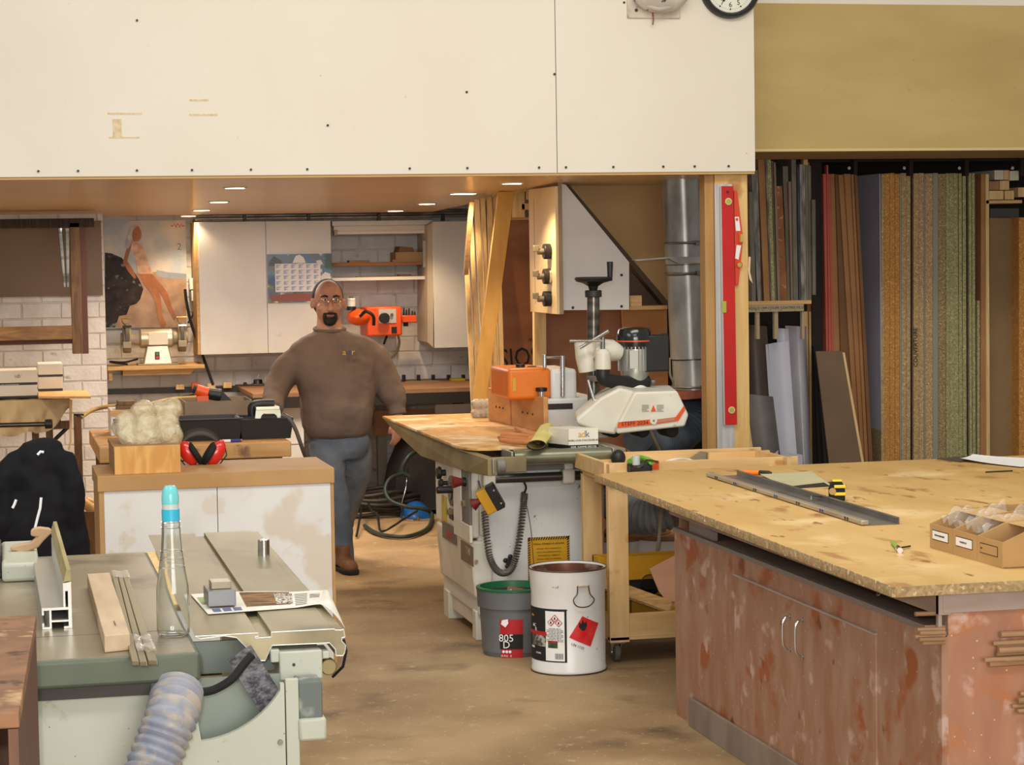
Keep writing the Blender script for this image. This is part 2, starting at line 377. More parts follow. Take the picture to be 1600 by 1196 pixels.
# tube lamp
zt=PY(590,360,16.15)
q=pbox(521,352,671,361,16.14,.08); t=thing('tube_lamp','unlit white fluorescent tube lamp fixed under the top of the shelf unit','lamp',((q[0]+q[1])/2,16.2,q[4]))
MB().box(*q).build('housing',mk('lamp_housing','d3cdc2',rough=.4),t,bev=.006)
p0=PY(524,364,16.15);p1=PY(668,362,16.15); MB().cyl(p0,p1,.014).build('tube',mk('milky_tube','e6e2dc',rough=.2),t)
for p in (p0,p1): MB().box(p.x-.012,p.x+.012,16.13,16.19,p.z-.02,p.z+.02).build('end_cap',mk('lamp_cap','9a968e',rough=.4),t,bev=.003)
# items on shelves
m_card=mk('cardboard','a98a63','9b7c56',ns=5,rough=.8); m_cardd=mk('dark_cardboard','7b6140','6a5336',ns=5,rough=.8)
zs1=b[5]; zs2=b2[5]
def sitbox(px0,px1,ytop,Y,d,z0,name,mat,label,cat,group=None,bev=.001):
    x0=PY(px0,ytop,Y).x;x1=PY(px1,ytop,Y).x;z1=PY((px0+px1)/2,ytop,Y).z
    return MB().box(x0,x1,Y,Y+d,z0,max(z1,z0+.003)).build(name,mat,None,smooth=False,label=label,cat=cat,group=group,bev=bev)
bx=thing('cardboard_box','brown open-topped box with a raised flap on the upper wall shelf','box',V((PY(640,400,16.2).x,16.3,zs1)))
x0=PY(618,395,16.17).x;x1=PY(661,395,16.17).x;z1=PY(640,394,16.17).z
MB().box(x0,x1,16.17,16.4,zs1,z1).build('body',m_card,bx,smooth=False,bev=.002)
MB().prism([(x0+.02,16.17,z1),(x0+.035,16.17,PY(640,385,16.17).z),(x0+.13,16.17,PY(640,387,16.17).z),(x0+.14,16.17,z1)],(0,.2,0)).build('flap',m_cardd,bx,smooth=False)
sitbox(546,578,407,16.17,.12,zs1,'wood_offcut',mdf,'flat offcut at the left on the brown wall shelf','wood')
sitbox(613,632,406,16.165,.004,zs1,'wood_offcut',mdf,'thin offcut in front of the box on the brown wall shelf','wood')
sitbox(558,655,431.5,16.15,.1,zs2,'wood_strip',m_cardd,'long thin wooden strip on the white wall shelf','wood')
sitbox(624,643,429,16.27,.1,zs2,'wood_offcut',mdf,'short thick offcut behind the strip on the white wall shelf','wood')
# bracket hardware at right of shelves
t=slab(661,376,671,418,16.1,.03,'metal_bracket',mk('galvanised','a7a49c',rough=.4,metal=.5),'grey metal bracket on the right end of the shelf unit','bracket')
# right wall cabinet
wallcab(678,346,760,543,16.0,.48,[678,760],'plain white wall cabinet to the right of the shelf unit')
quad([(668,352),(677,346),(677,543),(668,535)],16.02,.4,'side_board',mk('pale_side','b7a994',rough=.6),None,label='beige board against the left side of the right wall cabinet',cat='board')
# conduits along top
t=thing('cable_conduit','grey cable conduits running along the top of the back wall','pipe',PY(500,340,16.05))
for yy,r,Y in ((338,.012,16.05),(342,.01,16.02),(334,.014,16.2)):
    MB().cyl(PY(305,yy,Y),PY(735,yy-5,Y),r).build('pipe',steel,t)
for x in (380,480,590,690): q=pbox(x,334,x+5,345,16.0,.04); MB().box(*q).build('clip',black,t,bev=.002)
t=thing('junction_box','white electrical junction box with conduits beside the white cabinet','electrical box',PY(303,470,16.3))
MB().box(*pbox(296,435,313,453,16.38,.08)).build('switch_box',white,t,bev=.005); MB().box(*pbox(299,454,313,471,16.38,.08)).build('socket_box',white,t,bev=.005)
MB().tube([PY(303,345,16.4),PY(302,436,16.4)],.011).build('pipe',steel,t); MB().tube([PY(308,345,16.4),PY(307,436,16.4)],.01).build('pipe',steel,t)
MB().tube([PY(303,345,16.4),PY(306,342,16.3),PY(316,341,16.2)],.011).build('pipe',steel,t)
MB().tube(arc([PY(289,452,16.3),PY(292,475,16.3),PY(300,510,16.3),PY(318,560,16.25),PY(333,602,16.2)]),.011).build('power_cable',black,None,label='black power cable hanging from the junction box to the counter',cat='cable')
MB().tube(arc([PY(306,471,16.4),PY(302,490,16.42),PY(294,505,16.4)]),.007).build('lead',black,t)
# orange machine on the wall
m_or=mk('orange_enamel','e2551c',rough=.35); 
t=thing('orange_grinder','orange wall-mounted machine with a black dial and side tool rack','machine',PY(600,525,16.3))
q=pbox(573,480,628,525,15.98,.3); MB().box(*q).build('housing',m_or,t,bev=.01)
q=pbox(592,483,619,505,15.974,.006); MB().box(*q).build('dial_plate',mk('plate_grey','b9b4ab',rough=.4),t,smooth=False)
p=PY(600,497,15.97); MB().cyl(p,p-V((0,.03,0)),.038).build('dial',black,t,bev=.004)
MB().box(*pbox(612,511,620,521,15.972,.01)).build('switch',black,t,bev=.002)
p=PY(612,492,15.97); MB().cyl(p,p-V((0,.008,0)),.011).build('button',chrome,t)
q=pbox(628,493,651,504,16.05,.16); MB().box(*q).build('tool_rack',m_or,t,bev=.004)
for x,h in ((631,481),(635,484),(639,482),(644,486),(648,487)): MB().cyl(PY(x,494,16.1),PY(x,h,16.1),.008,.005).build('tool_bit',iron,t)
MB().cyl(PY(634,504,16.1),PY(634,510,16.1),.018).build('knob',black,t)
M=MB(); M.ell(PY(560,496,16.0),(.085,.09,.06),20,12); M.build('motor_cover',m_or,t)
MB().cyl(PY(549,484,16.0),PY(549,466,16.0),.03).build('white_collar',white,t,bev=.004)
MB().cyl(PY(549,485,16.0),PY(549,479,16.0),.034).build('lower_cap',black,t); MB().cyl(PY(549,470,16.0),PY(549,464,16.0),.031,.012).build('upper_cap',iron,t)
MB().tube(arc([PY(563,494,15.9),PY(572,487,15.86),PY(583,494,15.85),PY(584,508,15.88)]),.012).build('hose',black,t)
MB().tube(arc([PY(622,524,16.2),PY(624,536,16.2),PY(620,550,16.25),PY(611,560,16.3)]),.009).build('hose',mk('clear_hose','8f8660',rough=.3),t)
MB().tube(arc([PY(604,526,16.1),PY(600,537,16.2)]),.009).build('lead',black,t)
q=pbox(580,500,622,510,16.28,.21); MB().box(*q).build('wall_mount',iron,t)
# counter along the back wall
zc=.9; Yc=15.3
xa=PY(150,620,Yc).x; xb=PY(775,600,Yc).x
t=thing('counter','long dark-edged worktop along the back wall behind the man','counter',((xa+xb)/2,16.2,0))
m_ctop=mk('worn_counter_top','9b7350','7d5b3e',sc=(1,5,5),ns=4,rough=.6)
MB().box(PY(395,620,Yc).x,xb,Yc,16.47,zc-.03,zc).build('worktop',m_ctop,t,smooth=False,bev=.002)
zr=PY(600,619,Yc-.01); MB().box(PY(395,620,Yc).x,xb,Yc-.004,Yc+.02,zc-.105,zc-.031).build('front_rail',iron,t,smooth=False)
MB().box(*pbox(584,641,678,680,16.05,.02)).build('brown_panel',mk('terracotta_panel','a4714d','96653f',ns=3,rough=.6),t,smooth=False)
MB().box(*pbox(680,632,735,646,16.05,.02)).build('white_panel',white,t,smooth=False)
for x in (440,590,712): q=pbox(x,640,x+14,700,16.1,.08); MB().box(q[0],q[1],q[2],q[3],0,zc-.03).build('leg',mk('counter_leg','8d8478',rough=.7),t,smooth=False)
# white drawer fronts below counter left of man
t=thing('drawer_cabinet','white three-drawer base cabinet under the counter behind the black trays','cabinet',(PY(430,640,15.4).x,15.7,0))
q=pbox(395,636,476,760,15.4,.6); MB().box(q[0],q[1],q[2]+.02,q[3],0,zc-.11).build('body',white,t,smooth=False)
z=zc-.11
for k,h in enumerate((.26,.28,.3)): MB().box(q[0]+.003,q[1]-.003,q[2],q[2]+.02,z-h+.006,z).build('drawer',white,t,smooth=False,bev=.002); z-=h
# black profile rail leaning across the back
t=thing('black_rail','long black metal rail with upright clips mounted across the back wall','rail',PY(450,610,16.3))
MB().prism([PY(158,617,16.25),PY(158,609,16.25),PY(415,602,16.25),PY(415,612,16.25)],(0,.05,0)).build('rail_bar',iron,t,smooth=False)
MB().prism([PY(415,612,16.25),PY(415,602,16.25),PY(760,593,16.25),PY(760,601,16.25)],(0,.05,0)).build('rail_bar',iron,t,smooth=False)
for x in (160,381,629,652,675,699,722): q=pbox(x,(598 if x<400 else 586),x+5,(610 if x<400 else 600),16.24,.03); MB().box(*q).build('clip',black,t,bev=.002)
for i,(x,w_,h,mm) in enumerate(((275,13,7,pine),(300,12,9,m_or),(324,13,7,pine),(349,13,8,pine))):
    y=PY(x,606,16.25)
    q=pbox(x,602-h+6-i*.8,x+w_,609-i*.8,16.2,.045); MB().box(*q).build('wooden_block' if i!=1 else 'orange_block',mm,None,smooth=False,bev=.002,label=['small wooden block at the left end of the row on the black rail','small orange block on the black rail among the wooden ones','small wooden block on the black rail right of the orange one','rightmost small wooden block on the black rail'][i],cat='block')
# glass jar & things on counter
p=cl(PY(403,600,16.3),zc); 
m_glass=mk('clear_glass','f4f8f7',rough=.03,trans=1,ior=1.45)
t=thing('glass_jar','clear glass jar of small parts on the counter left of the man','jar',p)
r=.045; zt_=PY(403,585,16.3).z-zc
MB().lathe([(.001,0),(r,0),(r,zt_*.9),(r*.93,zt_),(r*.88,zt_),(r*.93,zt_*.9),(r*.93,.006),(.001,.006)],p,24).build('glass',m_glass,t)
MB().lathe([(.001,.01),(r*.8,.01),(r*.7,zt_*.5),(.001,zt_*.55)],p,12).build('contents',iron,t)
sitbox(634,690,604,16.1,.1,zc,'wood_strip',mk('grey_wood','8e8070','7a6c5d',sc=(1,8,8),ns=3,rough=.8),'grey wooden strip lying on the counter right of the man','wood')
sitbox(650,727,602,16.22,.12,zc,'wood_strip',m_cardd,'darker wooden strip lying behind the grey one on the counter','wood')
sitbox(706,727,592,16.12,.09,zc,'yellow_box',mk('yellow_carton','c9a91e',rough=.6),'small yellow carton on the counter by the leaning battens','box')
sitbox(540,600,596,16.2,.1,zc,'wood_offcut',mdf,'brown offcut on the counter right behind the man','wood')
# ---- poster (generic stand-in) ----
m_sky=mk('poster_sky_print','9aa3ad','c9bba8',ns=5,rough=.4,spec=.3); m_sand=mk('poster_sand_print','a98a70','8f7158',ns=12,rough=.4,spec=.3); m_rock=mk('poster_rock_print','1c1714','3a2e27',ns=14,det=6,rough=.5,stain=('7b7d82',16,.6,.68),spec=.2)
m_skin=mk('poster_skin_print','a8704c','8f5c3e',ns=10,rough=.5,spec=.2); m_hair=mk('poster_hair_print','b08a54','6b4a2a',ns=12,rough=.3); m_veil=mk('poster_veil_print','cfae96','b07f60',ns=14,rough=.4,spec=.3)
q=pbox(163,345,292,512,16.43,.004)
t=thing('poster','wall poster of a woman leaning on a dark sea rock above the grinder','poster',((q[0]+q[1])/2,16.43,q[4]))
MB().box(*q).build('paper_sheet',m_sky,t,smooth=False)
quad([(163,430),(200,428),(245,425),(291,428),(291,512),(163,512)],16.429,.0008,'sand_print',m_sand,t)
quad([(245,422),(265,426),(291,428),(291,437),(262,436),(244,430)],16.4285,.0008,'sea_print',mk('poster_sea','8d8f92','767a80',ns=8,rough=.3),t)
quad([(164,395),(174,396),(190,403),(206,420),(218,438),(224,452),(219,468),(213,475),(203,478),(198,492),(186,494),(180,512),(164,512)],16.428,.0012,'rock_print',m_rock,t)
quad([(203,388),(207,376),(213,379),(222,382),(228,396),(232,412),(240,430),(236,438),(226,441),(217,434),(214,420),(211,400)],16.427,.0012,'figure_print',m_veil,t)
quad([(202,378),(206,376),(205,386),(199,408),(207,420),(213,434),(210,436),(200,424),(192,410),(197,392)],16.4262,.0012,'figure_print',m_skin,t)
quad([(216,428),(238,428),(250,442),(262,458),(268,478),(276,496),(272,500),(262,482),(254,464),(247,452),(252,470),(253,490),(260,508),(252,513),(246,495),(243,472),(236,458),(224,443)],16.4262,.0012,'figure_print',m_skin,t)
quad([(204,356),(209,352),(217,354),(221,362),(221,372),(216,378),(208,377)],16.4254,.0012,'figure_print',m_skin,t)
quad([(203,358),(209,352),(213,354),(207,361),(206,374),(203,386),(198,390),(196,382),(200,368)],16.4246,.0012,'hair_print',m_hair,t)
for z_ in range(14):
    p=PY(281,400+z_*7,16.4285); MB().box(p.x-.004,p.x+.004,16.428,16.4285,p.z-.002,p.z+.002).build('date_mark',mk('faint_print','8d8078',rough=.5),t,smooth=False)
m_red=mk('red_print','c0392b',rough=.4)
text('W',.05,m_red,face(278,353,16.4275),t,sx=1.2); text('2',.07,mk('grey_print','6d6a68',rough=.5),face(280,386,16.4275),t)
for a_ in (-9,8): q=pbox(278+a_-2,352,278+a_+2,354,16.428,.001); MB().box(*q).build('logo_bar',m_red,t,smooth=False)
# ---- grinder on wall shelf ----
Yg=16.12; zsH=PY(246,571,Yg).z
t=thing('grinder_shelf','small wooden wall shelf on brackets carrying the bench grinder','shelf',(PY(246,575,Yg).x,16.3,zsH-.06))
q=pbox(168,571,320,577,Yg-.05,.42); MB().box(q[0],q[1],q[2],q[3],zsH-.028,zsH).build('board',pineh,t,smooth=False,bev=.002)
q=pbox(192,578,308,585,Yg+.02,.3); MB().prism([(q[0],q[2],zsH-.028),(q[1],q[2],zsH-.028),(q[1]-.05,q[2],zsH-.07),(q[0],q[2],zsH-.07)],(0,.3,0)).build('bearer',pineh,t,smooth=False)
MB().box(q[0]-.1,q[0]-.075,Yg,Yg+.3,zsH-.1,zsH-.028).build('bracket',pineh,t,smooth=False)
m_gr=mk('dusty_grinder_paint','a79b80','8f8468',ns=6,rough=.5,metal=.2); m_grl=mk('silver_motor','cfc7b2','b9ae97',ns=5,rough=.32,metal=.5)
g=thing('bench_grinder','grey bench grinder with two guarded wheels on the wall shelf','grinder',V((PY(244,570,Yg).x,Yg+.1,zsH)))
ax=PY(243,529,Yg+.1); x0=PY(220,529,Yg+.1).x; x1=PY(268,529,Yg+.1).x; S=.0049
MB().tube([(x0-.1,ax.y,ax.z),(x0-.05,ax.y,ax.z),(x0-.015,ax.y,ax.z),(x0,ax.y,ax.z),(x1,ax.y,ax.z),(x1+.015,ax.y,ax.z),(x1+.05,ax.y,ax.z),(x1+.1,ax.y,ax.z)],[.03,.04,.05,.068,.068,.05,.04,.03],28).build('motor',m_grl,g)
MB().box(x0+.05,x1-.03,ax.y-.072,ax.y-.06,ax.z-.045,ax.z+.045).build('name_plate',mk('plate_white','e8dfc8',rough=.4),g,bev=.003)
MB().prism([(x0+.01,ax.y-.07,zsH),(x1,ax.y-.07,zsH),(x1-.03,ax.y-.06,ax.z-.05),(x0+.04,ax.y-.06,ax.z-.05)],(0,.15,0)).build('pedestal',m_grl,g,bev=.006)
MB().box(x0-.03,x1+.04,ax.y-.1,ax.y+.1,zsH,zsH+.012).build('base_plate',m_gr,g,bev=.004)
q=((x0+x1)/2-.016,(x0+x1)/2+.016,ax.y-.082,ax.y-.068,zsH+.04,zsH+.095); MB().box(*q).build('switch_frame',black,g,bev=.002)
MB().box(q[0]+.004,q[1]-.004,q[2]-.006,q[2],q[4]+.005,q[4]+.025).build('stop_button',mk('red_button','c8302a',rough=.35),g,bev=.002)
MB().box(q[0]+.004,q[1]-.004,q[2]-.006,q[2],q[4]+.029,q[5]-.004).build('start_button',mk('green_button','3f7a4a',rough=.35),g,bev=.002)
for sx,X in ((-1,PY(198,530,Yg+.1).x),(1,PY(284,530,Yg+.1).x)):
    pr=[(X,ax.y+.092*math.cos(a*math.pi/10),ax.z-.005+.095*math.sin(a*math.pi/10)) for a in range(20)]
    MB().prism([(p[0]-.028,p[1],p[2]) for p in pr],(.056,0,0)).build('wheel_guard',m_gr,g,bev=.006)
    MB().cyl((X-sx*.015,ax.y-.03,ax.z+.03),(X+sx*.012,ax.y-.03,ax.z+.03),.086,n=32).build('grinding_wheel',mk('wheel_stone','6f675c',rough=.9),g)
    MB().cyl((X+sx*.028,ax.y,ax.z),(X+sx*.042,ax.y,ax.z),.045).build('side_cap',m_gr,g,bev=.004)
    MB().box(X-.035,X+.025,ax.y-.14,ax.y-.085,ax.z-.06,ax.z-.015).build('tool_rest',m_gr,g,bev=.003)
    MB().box(X-.03,X+.03,ax.y-.1,ax.y-.06,ax.z+.085,ax.z+.1).build('spark_guard',chrome if sx>0 else iron,g,bev=.002)
    MB().tube([(X+.02,ax.y-.05,ax.z+.08),(X-.03,ax.y-.09,ax.z+.12),(X-.04,ax.y-.12,ax.z+.15),(X+.03,ax.y-.12,ax.z+.15)],.005,6).build('shield_arm',mk('brass_arm','b08a4a',rough=.4,metal=.7),g)
MB().tube(arc([(x0-.1,ax.y,zsH+.008),(x0-.18,ax.y-.05,zsH+.02),(x0-.22,ax.y,zsH+.03),(x0-.12,ax.y+.05,zsH+.02),(x0-.02,ax.y+.08,zsH+.04)]),.007).build('power_lead',black,g)
# ================= LEFT WALL AREA =================
YL=15.58
MB().box(PY(-200,400,YL).x,PY(159,400,YL).x,YL-.02,YL,PY(80,463,YL).z,PY(80,346,YL).z).build('wall_board',mk('taupe_board','7b6450','705a47',ns=2,rough=.6),None,smooth=False,label='brown hardboard panel fixed to the left wall behind the wooden frame',cat='board')
t=thing('hanging_frame','old dark wooden frame hanging in front of the left wall board','frame',PY(60,555,14.9))
m_old=mk('old_brown_timber','7a5836','5a3f26',sc=(9,9,1.5),ns=3,rough=.6,dist=1); m_oldh=mk('old_brown_timber_rail','8f6c42','6f5030',sc=(1.5,9,9),ns=3,rough=.6,dist=1)
Yf=14.9
q=pbox(111,348,127,553,Yf,.1); MB().box(*q).build('upright',m_old,t,smooth=False,bev=.003)
q2=pbox(127,350,136,553,Yf+.02,.08); MB().box(*q2).build('upright',mk('dark_red_timber','5a3322',rough=.6),t,smooth=False)
q=pbox(-200,513,113,534,Yf,.1); MB().box(q[0],q[1],q[2],q[3],q[4],q[5]).build('rail',m_oldh,t,smooth=False,bev=.003)
q=pbox(-200,534,113,541,Yf+.03,.07); MB().box(*q).build('rail',mk('dark_red_timber','5a3322'),t,smooth=False)
q=pbox(-200,343,147,357,Yf,.12); MB().box(*q).build('top_rail',mk('dark_glossy_rail','2b221d','43372e',sc=(30,1,1),ns=4,rough=.6,spec=.2),t,smooth=False)
t=thing('glass_tubes','pair of clear reflective strips hanging from the frame on the left','strips',PY(100,450,14.88))
m_tubeg=mk('shiny_strip','b9c4c4','6b7070',sc=(1,1,9),ns=3,rough=.08,metal=.6)
for a_,b_ in (((94,357),(101,449)),((105,357),(106,449))): MB().tube([PY(a_[0],a_[1],14.86),PY((a_[0]+b_[0])/2,402,14.86),PY(b_[0],b_[1],14.86)],[.014,.012,.007],8).build('strip',m_tubeg,t)
# white cartons & draped table
Yt=13.6; zt=PY(50,623,Yt).z
t=thing('draped_table','workbench on wooden legs draped with a pale dust sheet at the left wall','table',(PY(20,700,Yt).x,Yt+.3,0))
xl=PY(-160,640,Yt).x; xr_=PY(108,640,Yt).x
MB().box(xl,xr_,Yt+.02,Yt+.65,zt-.035,zt-.006).build('tabletop',m_oldh,t,smooth=False)
random.seed(3)
def drape(u,v):
    x=xl+(xr_-xl+.01)*u
    if v<.35: k=v/.35; return (x,Yt+.64-.63*k,zt+.004*math.sin(u*50)*k+.002)
    k=(v-.35)/.65; hem=.17+.05*math.sin(u*9+1)+.03*math.sin(u*23); hem*= (1 if u<.8 else 1-(u-.8)*2.6)
    return (x+.01*math.sin(k*6+u*30),Yt-.005-.02*k-.016*math.sin(u*46+k*5)*k-.01*math.sin(u*90-k*8)*k-.01*k,zt-hem*k)
MB().grid(drape,120,24,.003,V((0,.6,1))).build('dust_sheet',mk('pale_cloth','c9b58e','bda680',ns=7,rough=.85),t)
q=pbox(0,660,112,672,Yt+.05,.06); MB().box(xl,q[1],q[2],q[3],q[4],q[5]).build('rail',m_old,t,smooth=False)
for x in (51,73): q=pbox(x,672,x+11,760,Yt+.06,.06); MB().box(q[0],q[1],q[2],q[3],0,q[5]).build('leg',m_old,t,smooth=False)
q=pbox(-60,672,-50,760,Yt+.06,.06); MB().box(q[0],q[1],q[2],q[3],0,q[5]).build('leg',m_old,t,smooth=False)
MB().cyl(PY(85,688,Yt+.1),PY(110,664,Yt+.1),.012).build('brace',iron,t)
MB().prism([PY(60,637,Yt+.1),PY(95,637,Yt+.1),PY(95,662,Yt+.1),PY(60,662,Yt+.1)],(0,.3,0)).build('side_board',m_old,t,smooth=False)
# boards behind cartons
a_=[PZ(60,623,zt+.01),PZ(142,623,zt+.01),PZ(136,613,zt+.01),PZ(60,614,zt+.01)]
MB().prism(a_,(0,0,.012)).build('thin_board',pineh,None,smooth=False,label='thin wooden panel jutting out to the right under the white cartons',cat='board')
def adrbox(name,px0,px1,ytop,ybot,Y,d,label,group,zb=None,tilt=0):
    q=list(pbox(px0,ytop,px1,ybot,Y,d)); 
    if zb is not None: q[5]+=zb-q[4]; q[4]=zb
    t=thing(name,label,'box',((q[0]+q[1])/2,Y+d/2,q[4]),group=group)
    MB().box(*q).build('carton_body',mk('white_carton','e2dccd','d6cfbf',ns=3,rough=.5),t,smooth=False,bev=.002)
    h=q[5]-q[4]
    MB().box(q[0]-.0008,q[1]+.0008,q[2]-.0008,q[3],q[4],q[4]+h*.16).build('black_band',black,t,smooth=False)
    MB().box(q[1],q[1]+.001,q[2]+d*.38,q[2]+d*.62,q[4]+h*.45,q[4]+h*.75).build('tan_mark',mk('tan_print','a88f6c',rough=.6),t,smooth=False)
    return t,q
t1,q1=adrbox('carton',-70,58,604,624,Yt-.0,.3,'lower white carton at the front of the stack on the draped table',None,zt+.006)
t2,q2=adrbox('carton',-70,58,580,603,Yt-.0,.3,'upper white carton with a small round logo on the front stack, draped table',None,q1[5]+.001)
t3,q3=adrbox('carton',60,98,600,622,Yt+.32,.28,'lower white carton of the rear stack on the draped table',None,zt+.024)
t4,q4=adrbox('carton',60,98,578,598,Yt+.32,.28,'upper white carton of the rear stack on the draped table',None,q3[5]+.001)
M_=lambda x,y,Y: face(x,y,Y)
m_gold=mk('logo_gold','c99a2e',rough=.5); m_lb=mk('logo_blue','33548c',rough=.5)
text('a',.034,m_gold,face(24,588,Yt-.0015),t2);text('d',.034,m_lb,face(28,588,Yt-.0015),t2);text('r',.034,m_gold,face(32,588,Yt-.0015),t2)
text('HABILLAGE D\'ASCENSEURS',.012,m_paper,face(10,602,Yt-.0025),t2)
# pipe clamp in front
t=thing('pipe_clamp','black steel pipe with a round end knob in front of the draped table','clamp',PY(30,664,13.3))
MB().cyl(PY(-120,668,13.3),PY(72,663,13.3),.014).build('pipe',mk('dark_pipe','4c463d',rough=.25,metal=.8),t); MB().cyl(PY(70,663,13.3),PY(82,662.6,13.3),.028).build('knob',black,t,bev=.005)
for x in (-60,): q=pbox(x,668,x+8,700,13.3,.03); MB().box(q[0],q[1],q[2],q[3],0,PY(x,667,13.3).z-.01).build('stand_leg',iron,t)
# hanging handsaw-shaped strip
MB().prism([PY(108,625,13.5),PY(113,625,13.5),PY(112,690,13.5),PY(109,704,13.5),PY(106,703,13.5),PY(109,690,13.5)],(0,.02,0)).build('wood_strip',pine,None,smooth=False,bev=.002,label='thin hooked wooden strip hanging from the draped table corner',cat='wood')
# wooden post stand
t=thing('wooden_post','worn wooden post standing on the floor by the left wall','post',cl(PY(122,780,14.2),0))
q=pbox(117,650,129,778,14.2,.06); MB().box(q[0],q[1],q[2],q[3],0,q[5]).build('upright',m_old,t,smooth=False,bev=.003)
MB().cyl(PY(123,651,14.23),PY(123,647,14.23),.032).build('top_wrap',iron,t)
q=pbox(110,778,136,800,14.1,.3); MB().box(q[0],q[1],q[2],q[3],0,.03).build('foot',m_old,t,smooth=False)
# scrap tray
t=thing('scrap_tray','low wooden tray of timber offcuts on the floor behind the white bench','tray',cl(PY(140,820,13.2),0))
q=pbox(118,800,160,820,13.2,.5); MB().box(q[0],q[1]+.1,q[2],q[2]+.02,0,q[5]).build('front_board',m_old,t,smooth=False); MB().box(q[0],q[1]+.1,q[2],q[3],0,.02).build('bottom',m_old,t,smooth=False)
for k,(a_,b_,r) in enumerate((((122,780),(150,800),.03),((120,790),(152,793),.022),((135,783),(153,789),.025))):
    o=MB().cyl(PY(a_[0],a_[1],13.3+k*.12),PY(b_[0],b_[1],13.3+k*.12),r).build('round_offcut',pineh,None,label=['thick round timber offcut sloping in the scrap tray','long thin round timber offcut in the scrap tray','short round timber offcut at the back of the scrap tray'][k],cat='wood')
# cables / hoses over to bench
MB().tube(arc([PY(126,653,14.2),PY(145,641,14.4),PY(175,635,14.4),PY(230,632,14.4),PY(270,624,14.5),PY(330,620,15)]),.013).build('tan_hose',mk('tan_rubber','8b6f3c',rough=.5),None,label='tan rubber hose running from the wooden post towards the bench',cat='hose')
MB().tube(arc([PY(256,634,16.3),PY(270,625,16.4),PY(300,619,16.45),PY(340,616,16.45)]),.012).build('black_hose',black,None,label='black cable curving beside the cardboard box at the back',cat='cable')
# ================= PLANER / SPINDLE MACHINE =================
m_cream=mk('cream_machine_paint','d9d4c6','cbc4b2',ns=4,rough=.42,stain=[('9a7c5c',14,.66,.73),('b5a78c',3,.6,.75)]); m_mwhite=mk('machine_white','dcdcd8','cfd0cb',ns=3,rough=.4,stain=[('8b6a4a',16,.69,.74)],speck=('6a4a32',30,.035))
m_olive=mk('dusty_olive_metal','8a7a55','6f6345',ns=5,rough=.5,metal=.2); m_mdark=mk('machine_grey_panel','77736c','615d57',ns=6,rough=.5)
X0=2.17; Yb=10.3; ZT=.92
xb1=PY(915,900,Yb).x
pl=thing('planer_machine','large cream planer and moulder machine with wooden outfeed table, controls and yellow warning sheet','machine',((X0+xb1)/2,10.9,0))
MB().box(X0+.02,xb1,Yb,11.15,.12,ZT-.09).build('body',m_mwhite,pl,bev=.012)
# left side skin: upper control panel and lower door
pxz=lambda x,y,X=X0: PX(x,y,X)
a=pxz(690,712);b=pxz(690,818)
Yf_=Yb+.02; Yr=pxz(691,760).y
def sidebox(x0,y0,x1,y1,t0,t1,name,mat,bev=.003,parent=pl,X=X0,**k):   # rectangle on the left side plane given by pixels (far,near)
    A=PX(x0,(y0+y1)/2,X);B=PX(x1,(y0+y1)/2,X)
    yc_=(A.y+B.y)/2; zt_=PX((x0+x1)/2,y0,X).z; zb_=PX((x0+x1)/2,y1,X).z
    return MB().box(X-t0,X+t1,B.y,A.y,zb_,zt_).build(name,mat,parent,bev=bev,**k)
zu=pxz(742,843).z; zu2=pxz(742,722).z
MB().box(X0-.012,X0+.03,Yb-.012,11.15,zu,ZT-.1).build('control_panel',m_cream,pl,bev=.008)
MB().box(X0+.03,X0+.075,Yb-.014,Yb,zu+.01,ZT-.1).build('corner_strip',m_cream,pl,bev=.006)
zl=pxz(755,950).z
MB().prism([(X0-.02,Yb-.02,zu-.012),(X0+.09,Yb-.02,zu-.012),(X0+.09,Yb-.02,zl+.03),(X0+.06,Yb-.02,zl),(X0-.0,Yb-.02,zl+.02)],(0,.84,0)).build('lower_door',m_cream,pl,bev=.012)
for y0,y1 in ((Yb+.02,Yb+.1),(10.98,11.1)): MB().box(X0+.01,X0+.1,y0,y1,0,.14).build('foot',m_cream,pl,bev=.004)
MB().box(xb1-.1,xb1-.01,Yb+.02,Yb+.1,0,.14).build('foot',m_cream,pl,bev=.004); MB().box(xb1-.1,xb1-.01,10.98,11.1,0,.14).build('foot',m_cream,pl,bev=.004)
MB().box(X0+.03,X0+.07,Yb+.1,11.0,.05,.13).build('base_rail',m_cream,pl,bev=.004)
sidebox(713,728,725,812,.016,0,'white_frame',white,X=X0-.012); sidebox(725.5,735,737,818,.014,0,'slot_panel',m_mdark,X=X0-.012)
sidebox(714,815,739,842,.016,0,'rounded_tray',m_cream,X=X0-.012,bev=.004)
p=pxz(707,767,X0-.012); MB().cyl(p,p-V((.01,0,0)),.075,n=32).build('scale_disc',m_mdark,pl); MB().cyl(p-V((.01,0,0)),p-V((.016,0,0)),.045,n=32).build('disc_centre',steel,pl)
for x,y,r in ((696,739,.032),(699,755,.022)): p=pxz(x,y,X0-.012); MB().cyl(p,p-V((.03,0,0)),r*.5).build('knob_stem',iron,pl); MB().cyl(p-V((.022,0,0)),p-V((.045,0,0)),r,n=20).build('knob',black,pl,bev=.006)
p=pxz(712,765,X0-.012); MB().cyl(p,p-V((.095,0,0)),.018,n=16).build('crank_grip',black,pl,bev=.004)
m_redk=mk('dark_red_knob','6e2420',rough=.4)
p=pxz(732,753,X0-.012); MB().tube([p,p-V((.03,0,0))],.022,12).build('knob_stem',black,pl); MB().tube([p-V((.03,0,0)),p-V((.05,0,0)),p-V((.075,0,0)),p-V((.08,0,0))],[.016,.022,.03,.02],16).build('red_knob',m_redk,pl)
